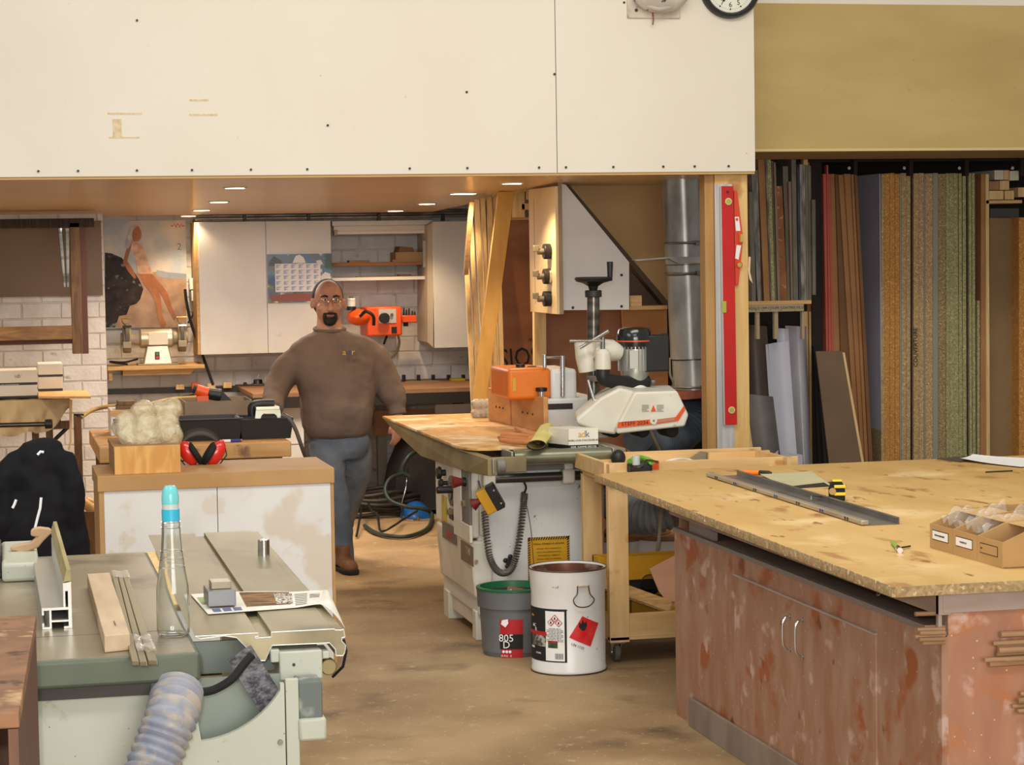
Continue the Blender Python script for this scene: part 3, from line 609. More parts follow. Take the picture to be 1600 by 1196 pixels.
for x,y in ((731,787),(708,800)): p=pxz(x,y,X0-.012); MB().box(p.x-.03,p.x,p.y-.02,p.y+.02,p.z-.014,p.z+.014).build('lever',m_olive,pl,bev=.004)
sidebox(703,795,709,812,.006,0,'dark_switch',black,X=X0-.012)
sidebox(691,775,699,817,.003,0,'warning_sticker',mk('sticker_yellow_green','c5a83a','7d9a4a',ns=9,stain=('b8402a',18,.56,.6),rough=.5),X=X0-.012,bev=0)
sidebox(692,820,713,846,.003,0,'name_badge',mk('badge_grey','6b625a','5a514a',ns=6,rough=.5),X=X0-.02,bev=0); 
q=pxz(702,836,X0-.024); text('SIMAT',.055,mk('badge_red','b8433c',rough=.5),frame(q,(0,-1,0),(0,0,1)),pl)
sidebox(721,850,740,880,.003,0,'name_badge',mk('badge_brown','70604e',rough=.5),X=X0-.02,bev=0)
q=pxz(731,862,X0-.024); text('T140',.05,mk('badge_cream','b5a88e',rough=.5),frame(q,(0,-1,0),(0,0,1)),pl)
# pendant control box
c=PY(766,780,Yb-.12); T_=frame(c,V((.45,-.15,.25)),V((-.25,0,.45)))
def lb(T,*b): return MB(T).box(*b)
lb(T_,-.045,.045,-.06,.06,-.03,.03).build('control_box',mk('amber','d19a22',rough=.4),pl,bev=.005,label='amber and black hanging control box')
lb(T_,.005,.047,-.062,.062,-.034,.034).build('box_face',black,pl,bev=.003)
MB(T_).tube([(-.045,.015,0),(-.06,.015,0),(-.085,.015,0),(-.09,.015,0)],[.014,.018,.032,.02],16).build('stop_knob',m_redk,pl)
for a_ in (-.035,.035): MB(T_).cyl((.04,a_,.034),(.04,a_,.038),.005,n=8).build('screw',chrome,pl)
MB().tube([PY(748,752,Yb-.03),PY(752,768,Yb-.08),PY(776,782,Yb-.12),PY(772,800,Yb-.1)],.004,6).build('bracket_rod',steel,pl)
# coiled cable
cp=arc([PY(757,800,Yb-.11),PY(760,835,Yb-.1),PY(765,870,Yb-.1),PY(775,890,Yb-.1),PY(787,896,Yb-.1),PY(800,888,Yb-.09),PY(808,862,Yb-.07),PY(814,825,Yb-.05),PY(818,790,Yb-.04),PY(820,770,Yb-.03)],26)
hel=[];N_=len(cp);ph=0
for i in range(N_*3-3):
    t=i/3;k=int(t);u=t-k; c=cp[k].lerp(cp[min(k+1,N_-1)],u); d=(cp[min(k+1,N_-1)]-cp[k]).normalized(); ph+=.62
    n1=d.cross(V((0,1,0))).normalized(); hel.append(c+(n1*math.cos(ph)+V((0,1,0))*math.sin(ph))*.0135)
MB().tube(hel,.0042,5).build('coiled_cable',mk('cable_grey','56504a',rough=.5),pl)
MB().tube(arc([PY(820,770,Yb-.03),PY(822,762,Yb-.02),PY(819,754,Yb-.02),PY(816,752,Yb)]),.005,6).build('cable_end',black,pl)
# star knob, warning sheet, rust runs
p=PY(795,877,Yb); MB().cyl(p,p-V((0,.03,0)),.016).build('knob_stem',black,pl)
k_=MB(); k_.tube([p-V((0,.02,0)),p-V((0,.045,0))],.022,16)
for a_ in range(5): k_.ell(p+V((.025*math.sin(a_*1.257),-.034,.025*math.cos(a_*1.257))),(.012,.012,.012),8,6)
k_.build('star_knob',black,pl)
q=pbox(825,839,890,921,Yb-.002,.003)
MB().box(*q).build('warning_sheet',mk('warning_yellow','d3a117','c4900f',ns=5,rough=.5),pl,smooth=False,label='yellow warning sheet with black hazard border')
h=MB(); n=17
for i in range(n):
    x=q[0]+(q[1]-q[0])*(i+.1)/n; w_=(q[1]-q[0])/n*.5
    h.add([(x,Yb-.0045,q[5]-.014),(x+w_,Yb-.0045,q[5]-.014),(x+w_+.008,Yb-.0045,q[5]),(x+.008,Yb-.0045,q[5])],[(0,1,2,3)])
n=22
for i in range(n):
    z=q[4]+(q[5]-q[4])*(i+.1)/n; w_=(q[5]-q[4])/n*.5
    for xx in (q[0],q[1]-.012): h.add([(xx,Yb-.0045,z),(xx+.012,Yb-.0045,z+.007),(xx+.012,Yb-.0045,z+.007+w_),(xx,Yb-.0045,z+w_)],[(0,1,2,3)])
h.build('hazard_stripes',ink,pl,smooth=False,kind='stuff')
xm=(q[0]+q[1])/2
text('Notice d\'emploi et sécurité',.0135,ink,frame((xm,Yb-.005,q[5]-.032),(1,0,0),(0,0,1)),pl)
random.seed(5)
for k in range(9):
    text(''.join(random.choice('lnouitr emsa ') for _ in range(34)),.0085,ink,frame((xm,Yb-.005,q[5]-.055-.0165*k),(1,0,0),(0,0,1)),pl,name='fine_print')
MB().tube(arc([PY(820,778,Yb-.03),PY(826,805,Yb-.006),PY(830,830,Yb-.006),PY(833,870,Yb-.006),PY(838,920,Yb-.006)]),.0016,5).build('thin_wire',mk('rust_wire','6e4a3c'),pl)
# front rail with brackets
zr=PY(840,746,Yb-.06).z
MB().cyl((X0+.06,Yb-.06,zr),(xb1,Yb-.06,zr),.022).build('guide_tube',mk('dark_tube','5b5650',rough=.3,metal=.7),pl)
MB().box(X0+.09,xb1,Yb-.04,Yb,zr+.03,ZT-.085).build('guide_plate',m_mdark,pl,smooth=False)
for px in (764,888): x=PY(px,735,Yb-.07).x; MB().box(x-.03,x+.03,Yb-.09,Yb-.03,zr-.035,zr+.035).build('bracket_foot',m_cream,pl,bev=.01); MB().box(x-.02,x+.025,Yb-.08,Yb-.03,zr+.03,ZT-.06).build('bracket_arm',m_cream,pl,bev=.006)
# infeed roller
pr0=PY(802,714,Yb-.2);pr1=PY(953,711,Yb-.2); zr2=ZT-.035
MB().cyl((pr0.x,Yb-.2,zr2),(pr1.x,Yb-.2,zr2),.036,n=32).build('roller',mk('roller_metal','8b8a76','77765f',ns=4,rough=.35,metal=.6),pl)
for x in (pr0.x-.012,pr1.x+.01): MB().box(x-.006,x+.006,Yb-.235,Yb-.02,zr2-.03,zr2+.033).build('roller_arm',mk('grey_enamel','98978a',rough=.4,metal=.4),pl,bev=.004)
x=PY(956,712,Yb-.2).x; MB().cyl((x,Yb-.2,zr2),(x+.035,Yb-.18,zr2-.01),.018).build('roller_pin',iron,pl,bev=.004)
# bench top: grey casting + wooden board with rounded corner, and the long side beam
MB().box(2.36,2.88,Yb-.16,11.5,ZT-.06,ZT-.012).build('cast_table',mk('cast_table','8e876f','77705a',ns=5,rough=.4,metal=.4),pl,bev=.004)
m_otab=mk('worn_plywood_table','d8aa6c','c79655',sc=(5,1.4,1),ns=3,det=5,lo=.4,hi=.6,rough=.5,stain=[('ecd9b4',4,.52,.62),('8d6a4a',6,.62,.72)],spec=.4)
xT=2.13; yF=PZ(606,650,ZT).y
poly=[(xT,yF),(2.95,yF-.02),(2.95,11.2),(2.45,Yb-.02),(2.25,Yb-.05),(2.19,Yb-.03),(2.15,Yb+.03),(xT,Yb+.15)]
MB().prism([(x,y,ZT-.012) for x,y in poly],(0,0,.012)).build('wooden_table_top',m_otab,pl,smooth=False,bev=.002)
MB().prism([(xT,yF-.02,ZT-.013),(xT,Yb+.15,ZT-.013),(2.15,Yb-.05,ZT-.02),(2.17,9.95,ZT-.022),(2.17,9.95,ZT-.1),(xT,Yb-.05,ZT-.105),(xT,11.4,ZT-.13),(xT,yF-.3,ZT-.05)],(.045,0,0)).build('side_beam',m_olive,pl,smooth=False,bev=.002)
MB().box(2.17,2.36,9.98,10.02,ZT-.09,ZT-.02).build('end_plate',m_olive,pl,bev=.003)
x=PY(781,714,9.97).x; MB().cyl((x-.02,9.96,ZT-.055),(x+.02,9.96,ZT-.055),.034).build('end_roller',m_mdark,pl,bev=.004)
x=PY(773,714,9.97).x; MB().box(x-.02,x-.01,9.93,10,ZT-.09,ZT-.02).build('end_bracket',steel,pl,bev=.002)
MB().box(2.17,2.42,11.5,yF-.05,ZT-.06,ZT-.013).build('under_frame',m_olive,pl,smooth=False)
for px in (666,683): p=PX(px,705,2.16); MB().box(p.x,p.x+.06,p.y-.03,p.y+.03,p.z-.04,ZT-.06).build('beam_clamp',m_cream,pl,bev=.01)
# stay under the far end
MB().cyl(PY(640,672,12.0),PY(690,705,11.2),.02).build('stay_bar',m_olive,pl)
# wooden fence (two faced boards)
m_fence=mk('fence_plywood','cf9b62','b9834c',sc=(1,1,3),ns=4,rough=.6)
A=PZ(763,657,ZT);B=PZ(798,665,ZT);C=PZ(850,677,ZT)
def vboard(A,B,h,name,mat,par,th=.025,**k):
    d=(B-A).normalized(); n=V((d.y,-d.x,0)); n=-n if n.y<0 else n
    return MB().prism([A,B,B+V((0,0,h[1])),A+V((0,0,h[0]))],n*th).build(name,mat,par,smooth=False,bev=.004,**k)
hA=PY(761,606,A.y).z-A.z;hB=PY(800,613,B.y).z-B.z;hC=PY(849,621,C.y).z-C.z
vboard(A,B-(B-A)*.03,(hA,hB),'fence_board',m_fence,pl); vboard(B+(C-B)*.03,C,(hB,hC),'fence_board',m_fence,pl)
for P_,Q_,n in ((A,B,3),(B,C,3)):
    for k in range(n): p=P_.lerp(Q_,.38+.15*k)+V((0,0,hB*.52)); MB().cyl(p+V((0,.002,-.008)),p+V((0,-.006,-.008)),.006,n=8).build('fence_hole',iron,pl)
# cutter hood, orange and white
m_hood=mk('hood_orange','e07a1c','d2691a',ns=3,rough=.4); Yh=11.25
z0=ZT-.01; q=pbox(850,622,938,668,Yh-.12,.5)
MB().box(q[0],q[1],q[2],q[3],z0,q[5]).build('hood_base',m_mwhite,pl,bev=.012)
s_=pbox(852,631,895,640,Yh-.125,.01); MB().box(*s_).build('hood_slot',iron,pl,bev=.002)
q=pbox(794,576,861,622,Yh-.1,.42); MB().box(q[0],q[1],q[2],q[3],q[4]-.01,q[5]).build('hood_cover',m_hood,pl,bev=.02,seg=4,label='orange half of the cutter hood')
q2=pbox(861,577,902,622,Yh-.1,.42); MB().box(q2[0],q2[1],q2[2],q2[3],q2[4]-.01,q2[5]).build('hood_cover',m_mwhite,pl,bev=.02,seg=4,label='white half of the cutter hood')
s_=pbox(801,591,806,612,Yh-.103,.004); MB().box(*s_).build('sticker',mk('stick_y','c4a025'),pl,smooth=False)
for x,y in ((813,574),(831,577)): p=PY(x,y,Yh+.05); MB().cyl(p-V((0,0,.03)),p,.012).build('knob_stem',iron,pl); MB().cyl(p,p+V((0,0,.016)),.024).build('cap_knob',black,pl,bev=.003)
p=PY(846,612,Yh-.15); MB().cyl(p-V((0,0,.08)),p,.012).build('knob_stem',chrome,pl); MB().cyl(p,p+V((0,0,.02)),.03).build('cap_knob',black,pl,bev=.003)
p=PY(787,603,Yh+.1); MB().cyl(p,p+V((.05,0,0)),.02).build('side_knob',black,pl)
for x,y0,y1 in ((851,554,575),(879,556,620)): MB().cyl(PY(x,y1,Yh-.11),PY(x,y0,Yh-.11),.013 if x>870 else .01).build('chrome_post',chrome,pl,bev=.002)
MB().cyl(PY(848,559,Yh-.11),PY(883,558,Yh-.11),.006).build('cross_bar',chrome,pl)
# ================= POWER FEEDER =================
Ye=10.75
m_fd=mk('feeder_cream','dedacb','cfc9b7',ns=4,rough=.35,stain=('a08a68',11,.66,.76)); m_stripe=mk('feeder_orange','d9571c',rough=.4); m_col=mk('oily_column','6f6a60','4a453d',sc=(1,1,4),ns=8,rough=.25,metal=.8)
fe=thing('power_feeder','cream power feeder with silver motor, orange stripe and black handwheel column','machine',PY(925,668,Ye))
c0=PY(927,640,Ye+.05); c1=PY(927,460,Ye+.05)
MB().cyl((c0.x,c0.y,ZT-.012),c1,.031).build('column',m_col,fe,bev=.002)
MB().cyl(c1-V((0,0,.015)),c1+V((0,0,.02)),.042).build('column_collar',iron,fe,bev=.004)
MB().lathe([(.02,0),(.026,.02),(.05,.035),(.086,.045),(.094,.058),(.088,.066),(.07,.062),(.001,.058)],c1+V((0,0,.02)),36).build('handwheel',black,fe)
h_=PY(953,436,Ye+.02); MB().cyl(h_-V((0,0,.01)),PY(953,409,Ye+.02),.012,.016).build('crank_handle',black,fe,bev=.003)
MB().box(c1.x-.05,c1.x+.05,Ye-.02,Ye+.12,ZT-.012,ZT+.05).build('column_base',m_fd,fe,bev=.008)
# cross clamp and arm
p=PY(932,556,Ye); M=MB(); M.tube([PY(911,534,Ye),PY(916,556,Ye),PY(920,580,Ye)],[.045,.055,.05],20); M.build('clamp_block',m_fd,fe)
M=MB(); M.tube([PY(928,545,Ye-.05),PY(955,548,Ye-.05),PY(968,552,Ye-.04)],[.05,.055,.04],20); M.build('cross_tube',m_fd,fe)
M=MB(); a_=PY(942,552,Ye-.12); b_=PY(942,577,Ye-.12); M.tube([a_+V((0,0,.02)),a_,b_],[.022,.038,.04],24); M.build('clamp_barrel',m_fd,fe)
MB().cyl(a_+V((0,0,.015)),PY(942,527,Ye-.12),.011).build('clamp_pin',steel,fe)
MB().cyl(PY(890,533,Ye-.13),PY(941,533,Ye-.13),.007).build('clamp_bar',chrome,fe); MB().cyl(PY(906,544,Ye-.1),PY(951,517,Ye-.16),.008).build('clamp_bar',chrome,fe)
MB().cyl(PY(919,594,Ye-.1),PY(931,634,Ye-.14),.007,.009).build('clamp_bar',chrome,fe); MB().cyl(PY(918,592,Ye-.06),PY(935,592,Ye-.12),.014).build('clamp_pin',steel,fe)
M=MB(); M.tube(arc([PY(942,578,Ye-.12),PY(943,592,Ye-.12),PY(962,597,Ye-.1),PY(985,598,Ye-.06),PY(1012,597,Ye-.04)],5),.034,16); M.build('swan_arm',black,fe)
# motor
mx=PY(992,590,Ye-.02); z_=lambda y:PY(992,y,Ye-.02).z
S_=.00322
MB().lathe([(.06,z_(596)-z_(590)),(.068,0),(.072,.03),(.07,z_(545)-z_(590))],mx,32).build('motor_base',mk('motor_silver','b5b5ae',rough=.35,metal=.7),fe)
for k in range(28):
    a_=k/28*2*math.pi
    if math.sin(a_)<.5: Tm=Matrix.Translation(mx)@Matrix.Rotation(a_,4,'Z'); MB(Tm).box(.066,.083,-.0022,.0022,.035,z_(540)-z_(590)).build('cooling_fin',MC['motor_silver'],fe,smooth=False)
MB().lathe([(.088,z_(541)-z_(590)),(.09,z_(530)-z_(590)),(.088,z_(520)-z_(590)),(.078,z_(514)-z_(590)),(.05,z_(511.5)-z_(590)),(.001,z_(511)-z_(590))],mx,32).build('fan_cowl',mk('gloss_black','141414',rough=.18,coat=.5),fe)
MB().lathe([(.0905,z_(533.5)-z_(590)),(.0905,z_(531.5)-z_(590))],mx,32,cap=(False,False)).build('red_line',m_stripe,fe)
q=pbox(984,548,997,576,Ye-.115,.01); MB().box(*q).build('name_plate',mk('plate_silver','cfd0cc',rough=.25,metal=.5),fe,smooth=False)
q=pbox(1008,524,1046,581,Ye-.09,.12); MB().box(*q).build('terminal_box',black,fe,bev=.008,seg=3); q=pbox(1036,521,1044,526,Ye-.08,.04); MB().box(*q).build('cable_gland',black,fe,bev=.002)
MB().lathe([(.075,z_(612)-z_(600)),(.06,z_(600)-z_(600)),(.06,z_(594)-z_(600))],(mx.x,mx.y,z_(600)),32).build('motor_flange',m_fd,fe)
for k in range(2): MB().cyl(PY(1017+k*0,597,Ye-.1+.06*k),PY(1022,597,Ye-.1+.06*k),.014).build('arm_bolt',steel,fe)
# body: sloping hood
def lof(front,back,Yf,Yb_,name,mat,bev=.01):
    n=len(front); F=[PY(x,y,Yf) for x,y in front]; G=[PY(x,y,Yb_) for x,y in back]
    return MB().add(F+G,[tuple(range(n))[::-1],tuple(range(n,2*n))]+[(i,(i+1)%n,(i+1)%n+n,i+n) for i in range(n)]).build(name,mat,fe,bev=bev,seg=3)
fr=[(963,669),(992,613),(1058,611),(1076,649),(1070,667),(964,679)]
bk=[(945,640),(968,603),(1046,602),(1066,632),(1062,650),(945,660)]
lof(fr,bk,Ye-.3,Ye+.02,'hood',m_fd)
ls=[(900,655),(938,622),(968,606),(992,612),(963,671),(963,680),(935,676),(902,664)]
lof(ls,[(x-4,y-9) for x,y in ls],Ye-.27,Ye+.05,'end_cover',m_fd,.014)
for k,x in enumerate((955,1000,1045)): p=PY(x,672,Ye-.18); MB().cyl(p+V((0,-.06,-.0)),p+V((0,.1,-.0)),.034,n=24).build('feed_wheel',blackm,fe,bev=.006)
Yq=Ye-.3045
quad([(966,660),(1019,655.5),(1019,664),(964,669)],Yq,.0015,'orange_stripe',m_stripe,fe); quad([(1025,656),(1056,652),(1069,634),(1071,640),(1060,658),(1026,663)],Yq,.0015,'orange_stripe',m_stripe,fe)
quad([(1027,657),(1054,653),(1054,657),(1027,661)],Yq-.001,.0015,'stripe_text_bar',mk('stripe_grey','a9836a'),fe)
p=PY(1021,657.5,Yq); MB().cyl(p,p-V((0,.004,0)),.018,n=24).build('round_badge',m_fd,fe); MB().cyl(p,p-V((0,.006,0)),.0055,n=12).build('badge_dot',mk('badge_green','6f8a4f'),fe)
text('STEFF 2034',.026,ink,frame(PY(992,662,Yq-.0005),(1,0,.02),(0,0,1)),fe,sx=1.1)
quad([(1021,633),(1025,643),(1017,643.5)],Yq,.0012,'warning_triangle',m_stripe,fe)
for k in range(5):
    for x in (1003,1026): q=pbox(x,633+k*2.3,x+(11 if k!=3 else 8),633.8+k*2.3,Yq,.001); MB().box(*q).build('fine_print_line',mk('print_grey2','8a8478'),fe,smooth=False)
MB().tube(arc([PY(1046,560,Ye-.03),PY(1047,585,Ye),PY(1052,600,Ye+.05),PY(1046,620,Ye+.1)]),.006,8).build('power_lead',mk('beige_cable','8d8069'),fe)
MB().tube(arc([PY(1016,672,Ye-.25),PY(1024,690,Ye-.2),PY(1031,706,Ye-.1),PY(1036,722,Ye)]),.008,8).build('lead',MC['beige_cable'],fe)
# carton and gloves on the machine
Yx=Yb-.12
q=pbox(888,672,935,696,Yx,.22); zt_=ZT-.012
c_=thing('carton','small white carton printed with yellow and blue letters on the machine table','box',V(((q[0]+q[1])/2,Yx+.1,zt_)))
xL0=PY(861,680,Yx+.1).x; h_=q[5]-q[4]
h_=PY(910,670,Yx).z-zt_
B_=[(q[1],Yx),(q[0]+.003,Yx),(xL0,Yx+.16),(q[1]-.09,Yx+.17)]
MB().prism([(x,y,zt_) for x,y in B_],(0,0,h_)).build('carton_body',MC['white_carton'],c_,smooth=False,bev=.002)
MB().prism([(x+(0.0006 if x>q[0]+.01 else -.0006),y-.0008,zt_+.0005) for x,y in B_[:3]]+[(q[1]-.088,Yx+.169,zt_+.0005)],(0,0,h_*.2)).build('black_band',black,c_,smooth=False)
xm=(q[0]+q[1])/2
for s_,dx,mm in (('a',-.017,m_gold),('d',0,m_gold),('k',.019,m_lb)): text(s_,.044,mm,frame((xm+dx,Yx-.001,zt_+h_*.72),(1,0,0),(0,0,1)),c_)
text("HABILLAGE D'ASCENSEURS",.0125,ink,frame((xm,Yx-.001,zt_+h_*.42),(1,0,0),(0,0,1)),c_); text("ADR, GAMME DÉCOR",.013,m_paper,frame((xm,Yx-.0025,zt_+h_*.1),(1,0,0),(0,0,1)),c_)
m_glo=mk('glove_tan','cf8a55','bd7846',ns=6,rough=.75); m_gly=mk('glove_yellow','ddcf86','cfbf70',ns=6,rough=.8)
g_=thing('work_glove','tan and yellow work glove lying beside the carton on the machine table','glove',PZ(825,693,ZT))
M=MB(); G=lambda x,y,z=.03: PZ(x,y,ZT+z)
for pts,r in (([(845,690),(815,689),(790,686),(777,683)],.0165),([(845,687),(818,683),(795,680),(781,679)],.0165),([(848,684),(825,680),(812,672),(804,668)],.015),([(848,692),(822,692),(795,690),(778,687)],.014)):
    M.tube([G(x,y,.02) for x,y in pts],[r*1.2,r*1.1,r,r*.7],10)
M.ell(G(840,688,.025),(.06,.05,.026),16,10); M.build('fingers',m_glo,g_,sub=1)
def cuff(u,v):
    a_=2*math.pi*u; c=G(838,696,.03).lerp(G(856,672,.05),v); r=.034+.007*math.sin(a_*6)*v
    return c+V((math.cos(a_)*r*1.3,math.cos(a_)*.01,math.sin(a_)*(.02+.014*v)))
MB().grid(cuff,36,8).build('cuff',m_gly,g_)
MB().tube([cuff(i/30,0)*1.0 for i in range(30)],.004,6,closed=True).build('cuff_trim',black,g_)
# wrapped bundle behind the fence
m_wrap=mk('plastic_film','f0ede4',rough=.12,trans=.75,ior=1.3,bump=.5,bs=30)
M=MB(); random.seed(9)
for k in range(6): p=PY(745+k%3*8,632+k//3*14,12.2); M.ell(p,(.035,.05,.032),12,8)
M.build('wrapped_bundle',m_wrap,None,label='film-wrapped bundle standing on the machine table behind the fence',cat='bundle')
# ================= THE MAN =================
Ym=13.0
q_=lambda x,y,d=0: PY(x,y,Ym)+V((0,d,0))
m_skn=mk('skin','c08f78','ab7a64',ns=9,rough=.5); m_swt=mk('taupe_sweatshirt','6f6058','64564f',ns=5,rough=.95,bump=.25,bs=18,spec=.15)
m_jean=mk('denim','6b7480','525b68',ns=4,det=5,rough=.9,bump=.3,bs=14,stain=('75736f',3,.52,.7),spec=.15)
def loft(M,rings,n=32,cap=True):
    vs=[];fs=[];k=len(rings)
    for (c,rx,ry) in rings:
        for i in range(n):
            a_=2*math.pi*i/n; e=.85; ca,sa=math.cos(a_),math.sin(a_)
            vs.append(V(c)+V((rx*math.copysign(abs(ca)**e,ca),ry*math.copysign(abs(sa)**e,sa),0)))
    for i in range(k-1):
        for j in range(n): fs.append((i*n+j,i*n+(j+1)%n,(i+1)*n+(j+1)%n,(i+1)*n+j))
    fs.append(tuple(range(n))[::-1]); fs.append(tuple(range((k-1)*n,k*n)))
    M.add(vs,fs)
PX_=.00383
def fuse(o,vox,it=6,disp=0,size=.08):
    for m_ in list(o.modifiers): o.modifiers.remove(m_)
    r=o.modifiers.new('fuse','REMESH'); r.mode='VOXEL'; r.voxel_size=vox; r.use_smooth_shade=True
    s_=o.modifiers.new('soft','SMOOTH'); s_.iterations=it; s_.factor=.5
    if disp:
        t=bpy.data.textures.get('folds') or bpy.data.textures.new('folds','CLOUDS'); t.noise_scale=size; t.noise_depth=2
        d=o.modifiers.new('folds','DISPLACE'); d.texture=t; d.strength=disp; d.mid_level=.5; d.texture_coords='LOCAL'
M=MB()
H_=q_(513,470)
M.ell(H_+V((0,.02,.012)),(.088,.105,.112),24,16); M.ell(q_(513,484,-.012),(.074,.078,.085),20,14); M.ell(q_(513,498,-.03),(.05,.05,.042),16,10)
M.ell(q_(513,477,-.087),(.014,.022,.03),12,8); M.ell(q_(513,483,-.099),(.021,.019,.014),12,8)
M.ell(q_(513,463,-.068),(.062,.022,.014),16,8)
for s_ in (-1,1):
    M.ell(q_(513+s_*25,475,.012),(.012,.02,.032),12,8); M.ell(q_(513+s_*13,481,-.05),(.026,.03,.028),12,8)
M.ell(q_(513,492.5,-.085),(.024,.012,.006),12,8); M.ell(q_(513,494.5,-.083),(.021,.012,.006),12,8)
M.tube([q_(513,485,.03),q_(514,505,.02),q_(516,520,.02)],[.06,.07,.083],20)
loft(M,[(q_(527,690),.15,.11),(q_(527,650),.17,.14),(q_(525,600),.2,.14),(q_(523,550),.2,.09),(q_(520,532),.13,.07),(q_(516,515),.07,.06)])
sl_=[q_(468,545),q_(448,580),q_(430,608,-.05),q_(420,632,-.2),q_(412,648,-.34)]; sr=[q_(577,540),q_(592,570),q_(607,605),q_(617,625,-.02),q_(619,645,-.04),q_(618,655,-.045)]
M.tube(arc([q_(482,560)]+sl_[1:],3),[.045]+[.055]*6+[.045]*4+[.035]*2,14); M.tube(arc([q_(563,558)]+sr[1:],3),[.045]+[.055]*7+[.045]*4+[.034]*4,14)
legA=[q_(507,690,-.02),q_(512,735,-.06),q_(522,790,-.08),q_(530,845,-.1),q_(533,878,-.12)]; legB=[q_(551,692,.02),q_(556,735,.05),q_(553,790,.2),q_(547,838,.38),q_(546,856,.46)]
for L in (legA,legB): M.tube(arc(L,3),[.08]*4+[.065]*4+[.05]*5,16)
# hand, hanging beside the table, back of the hand to the camera
def hand(M,w,dn,ac,fw,curl):   # wrist, down dir, across dir (towards thumb), palm-normal dir
    dn,ac,fw=V(dn).normalized(),V(ac).normalized(),V(fw).normalized()
    M.tube([w,w+dn*.03,w+dn*.07,w+dn*.1],[.027,.034,.038,.034],12,sq=.6) if 0 else None
    for k in range(4):
        o_=(k-1.5)*-.019
        M.tube([w+dn*.0+ac*o_*.6,w+dn*.045+ac*o_*.9,w+dn*.09+ac*o_],[.016,.0155,.013],10)
        ln=(.07,.08,.075,.058)[k]; b=w+dn*.088+ac*o_
        p1=b+dn*ln*.45+fw*curl*.12; p2=b+dn*ln*.78+fw*curl*.4; p3=b+dn*ln*.96+fw*curl*.75
        M.tube([b,p1,p2,p3],[.0105,.0095,.0088,.007],10)
    b=w+dn*.03+ac*.03; M.tube([w+dn*.01+ac*.012,b,b+dn*.035+ac*.02+fw*.01,b+dn*.065+ac*.018+fw*.022],[.016,.0145,.012,.0085],10)
hand(M,q_(619,652,-.045),(-.03,-.05,-1),(-.8,-.5,0),(-.4,.8,0),.05)
hand(M,q_(413,646,-.33),(-.1,-.9,-.4),(.9,-.2,0),(0,-.2,-1),.03)
for p in (q_(534,884,-.16),q_(546,861,.42)): M.ell(p,(.04,.1,.035),12,8)
man=M.build('person',m_skn,None,label='man in taupe sweatshirt and jeans with glasses and goatee standing behind the benches',cat='person'); fuse(man,.006,4)
def piece(M,name,mat,vox,it=6,disp=0,size=.08,**k): o=M.build(name,mat,man,**k); fuse(o,vox,it,disp,size); return o
# sweatshirt
M=MB()
loft(M,[(q_(527,684),.155,.13),(q_(527,678),.185,.165),(q_(527,665),.203,.185),(q_(527,645),.213,.19),(q_(526,615),.222,.18),(q_(525,590),.24,.17),(q_(523,565),.262,.15),(q_(522,545),.272,.13),(q_(521,536),.25,.12),(q_(520,528),.2,.105),(q_(518,523),.15,.1),(q_(516,519),.105,.09),(q_(515,515),.085,.08)],40)
M.tube(arc([q_(474,548),sl_[1],sl_[2],sl_[3].lerp(sl_[4],.3)],4),[.06,.072,.082,.086,.086,.085,.083,.08,.077,.074,.07,.066,.06],20); M.tube(arc([q_(571,544)]+sr[1:5],4),[.06,.076,.088,.09,.09,.089,.088,.086,.084,.082,.08,.078,.072,.064,.055,.052,.05],20)
M.ell(q_(525,640,-.05),(.19,.15,.16),24,16)
piece(M,'sweatshirt',m_swt,.01,6,.024,.09)
n=28; MB().tube([q_(515,512,0)+V((.088*math.cos(i/n*6.2832),.085*math.sin(i/n*6.2832),.004+.012*math.sin(i/n*6.2832)-0.012)) for i in range(n)],.011,8,closed=True).build('collar',mk('collar_taupe','66584f',rough=.95),man)
p=q_(620,645,-.04); MB().tube([q_(618.5,640,-.035),q_(619.5,648,-.042)],.052,20).build('cuff',MC['collar_taupe'],man,bev=.006)
m_emb=mk('embroidery_gold','c9a23a',rough=.7); m_embb=mk('embroidery_blue','2c3f8c',rough=.7)
pl_=q_(538,549,-.168)
for s,dx,mm in (('a',-.027,m_emb),('d',0,m_embb),('r',.025,m_emb)): text(s,.05,mm,frame(pl_+V((dx,-.004,-.0)),(1,0,0),(0,0,1)),man,name='embroidered_letter',ext=.002)
# jeans
M=MB()
loft(M,[(q_(529,672),.165,.13),(q_(530,690),.18,.14),(q_(530,705),.178,.135),(q_(531,716),.15,.12)],32)
M.tube(arc(legA,4),[.1,.1,.1,.098,.095,.092,.09,.086,.082,.078,.075,.072,.07,.068,.066,.065,.066],20)
M.tube(arc(legB,4),[.105,.105,.103,.1,.096,.092,.088,.085,.08,.076,.073,.07,.068,.066,.064,.063,.063],20)
piece(M,'jeans',m_jean,.011,6,.03,.07)
# boots
m_bt=mk('boot_leather','7a5230','5f3f25',ns=5,rough=.6)
for k,(p,yaw) in enumerate(((V((q_(533,880,-.14).x,Ym-.2,0)),8),(V((q_(546,858,.44).x,Ym+.5,0)),-10))):
    T_=TM(p,0,0,yaw); M=MB(T_)
    M.tube([(0,.07,.05),(0,.07,.15)],[.05,.052],16); M.ell((0,.04,.06),(.045,.1,.05)); M.ell((0,-.05,.045),(.047,.09,.042)); M.ell((0,-.09,.04),(.044,.05,.036))
    o=M.build('boot',m_bt,man); fuse(o,.009,4)
    MB(T_).prism([(-.04,.12,.0),(-.048,0,0),(-.05,-.09,0),(-.03,-.145,0),(.03,-.145,0),(.05,-.09,0),(.048,0,0),(.04,.12,0)],(0,0,.028)).build('boot_sole',blackm,man,bev=.006)
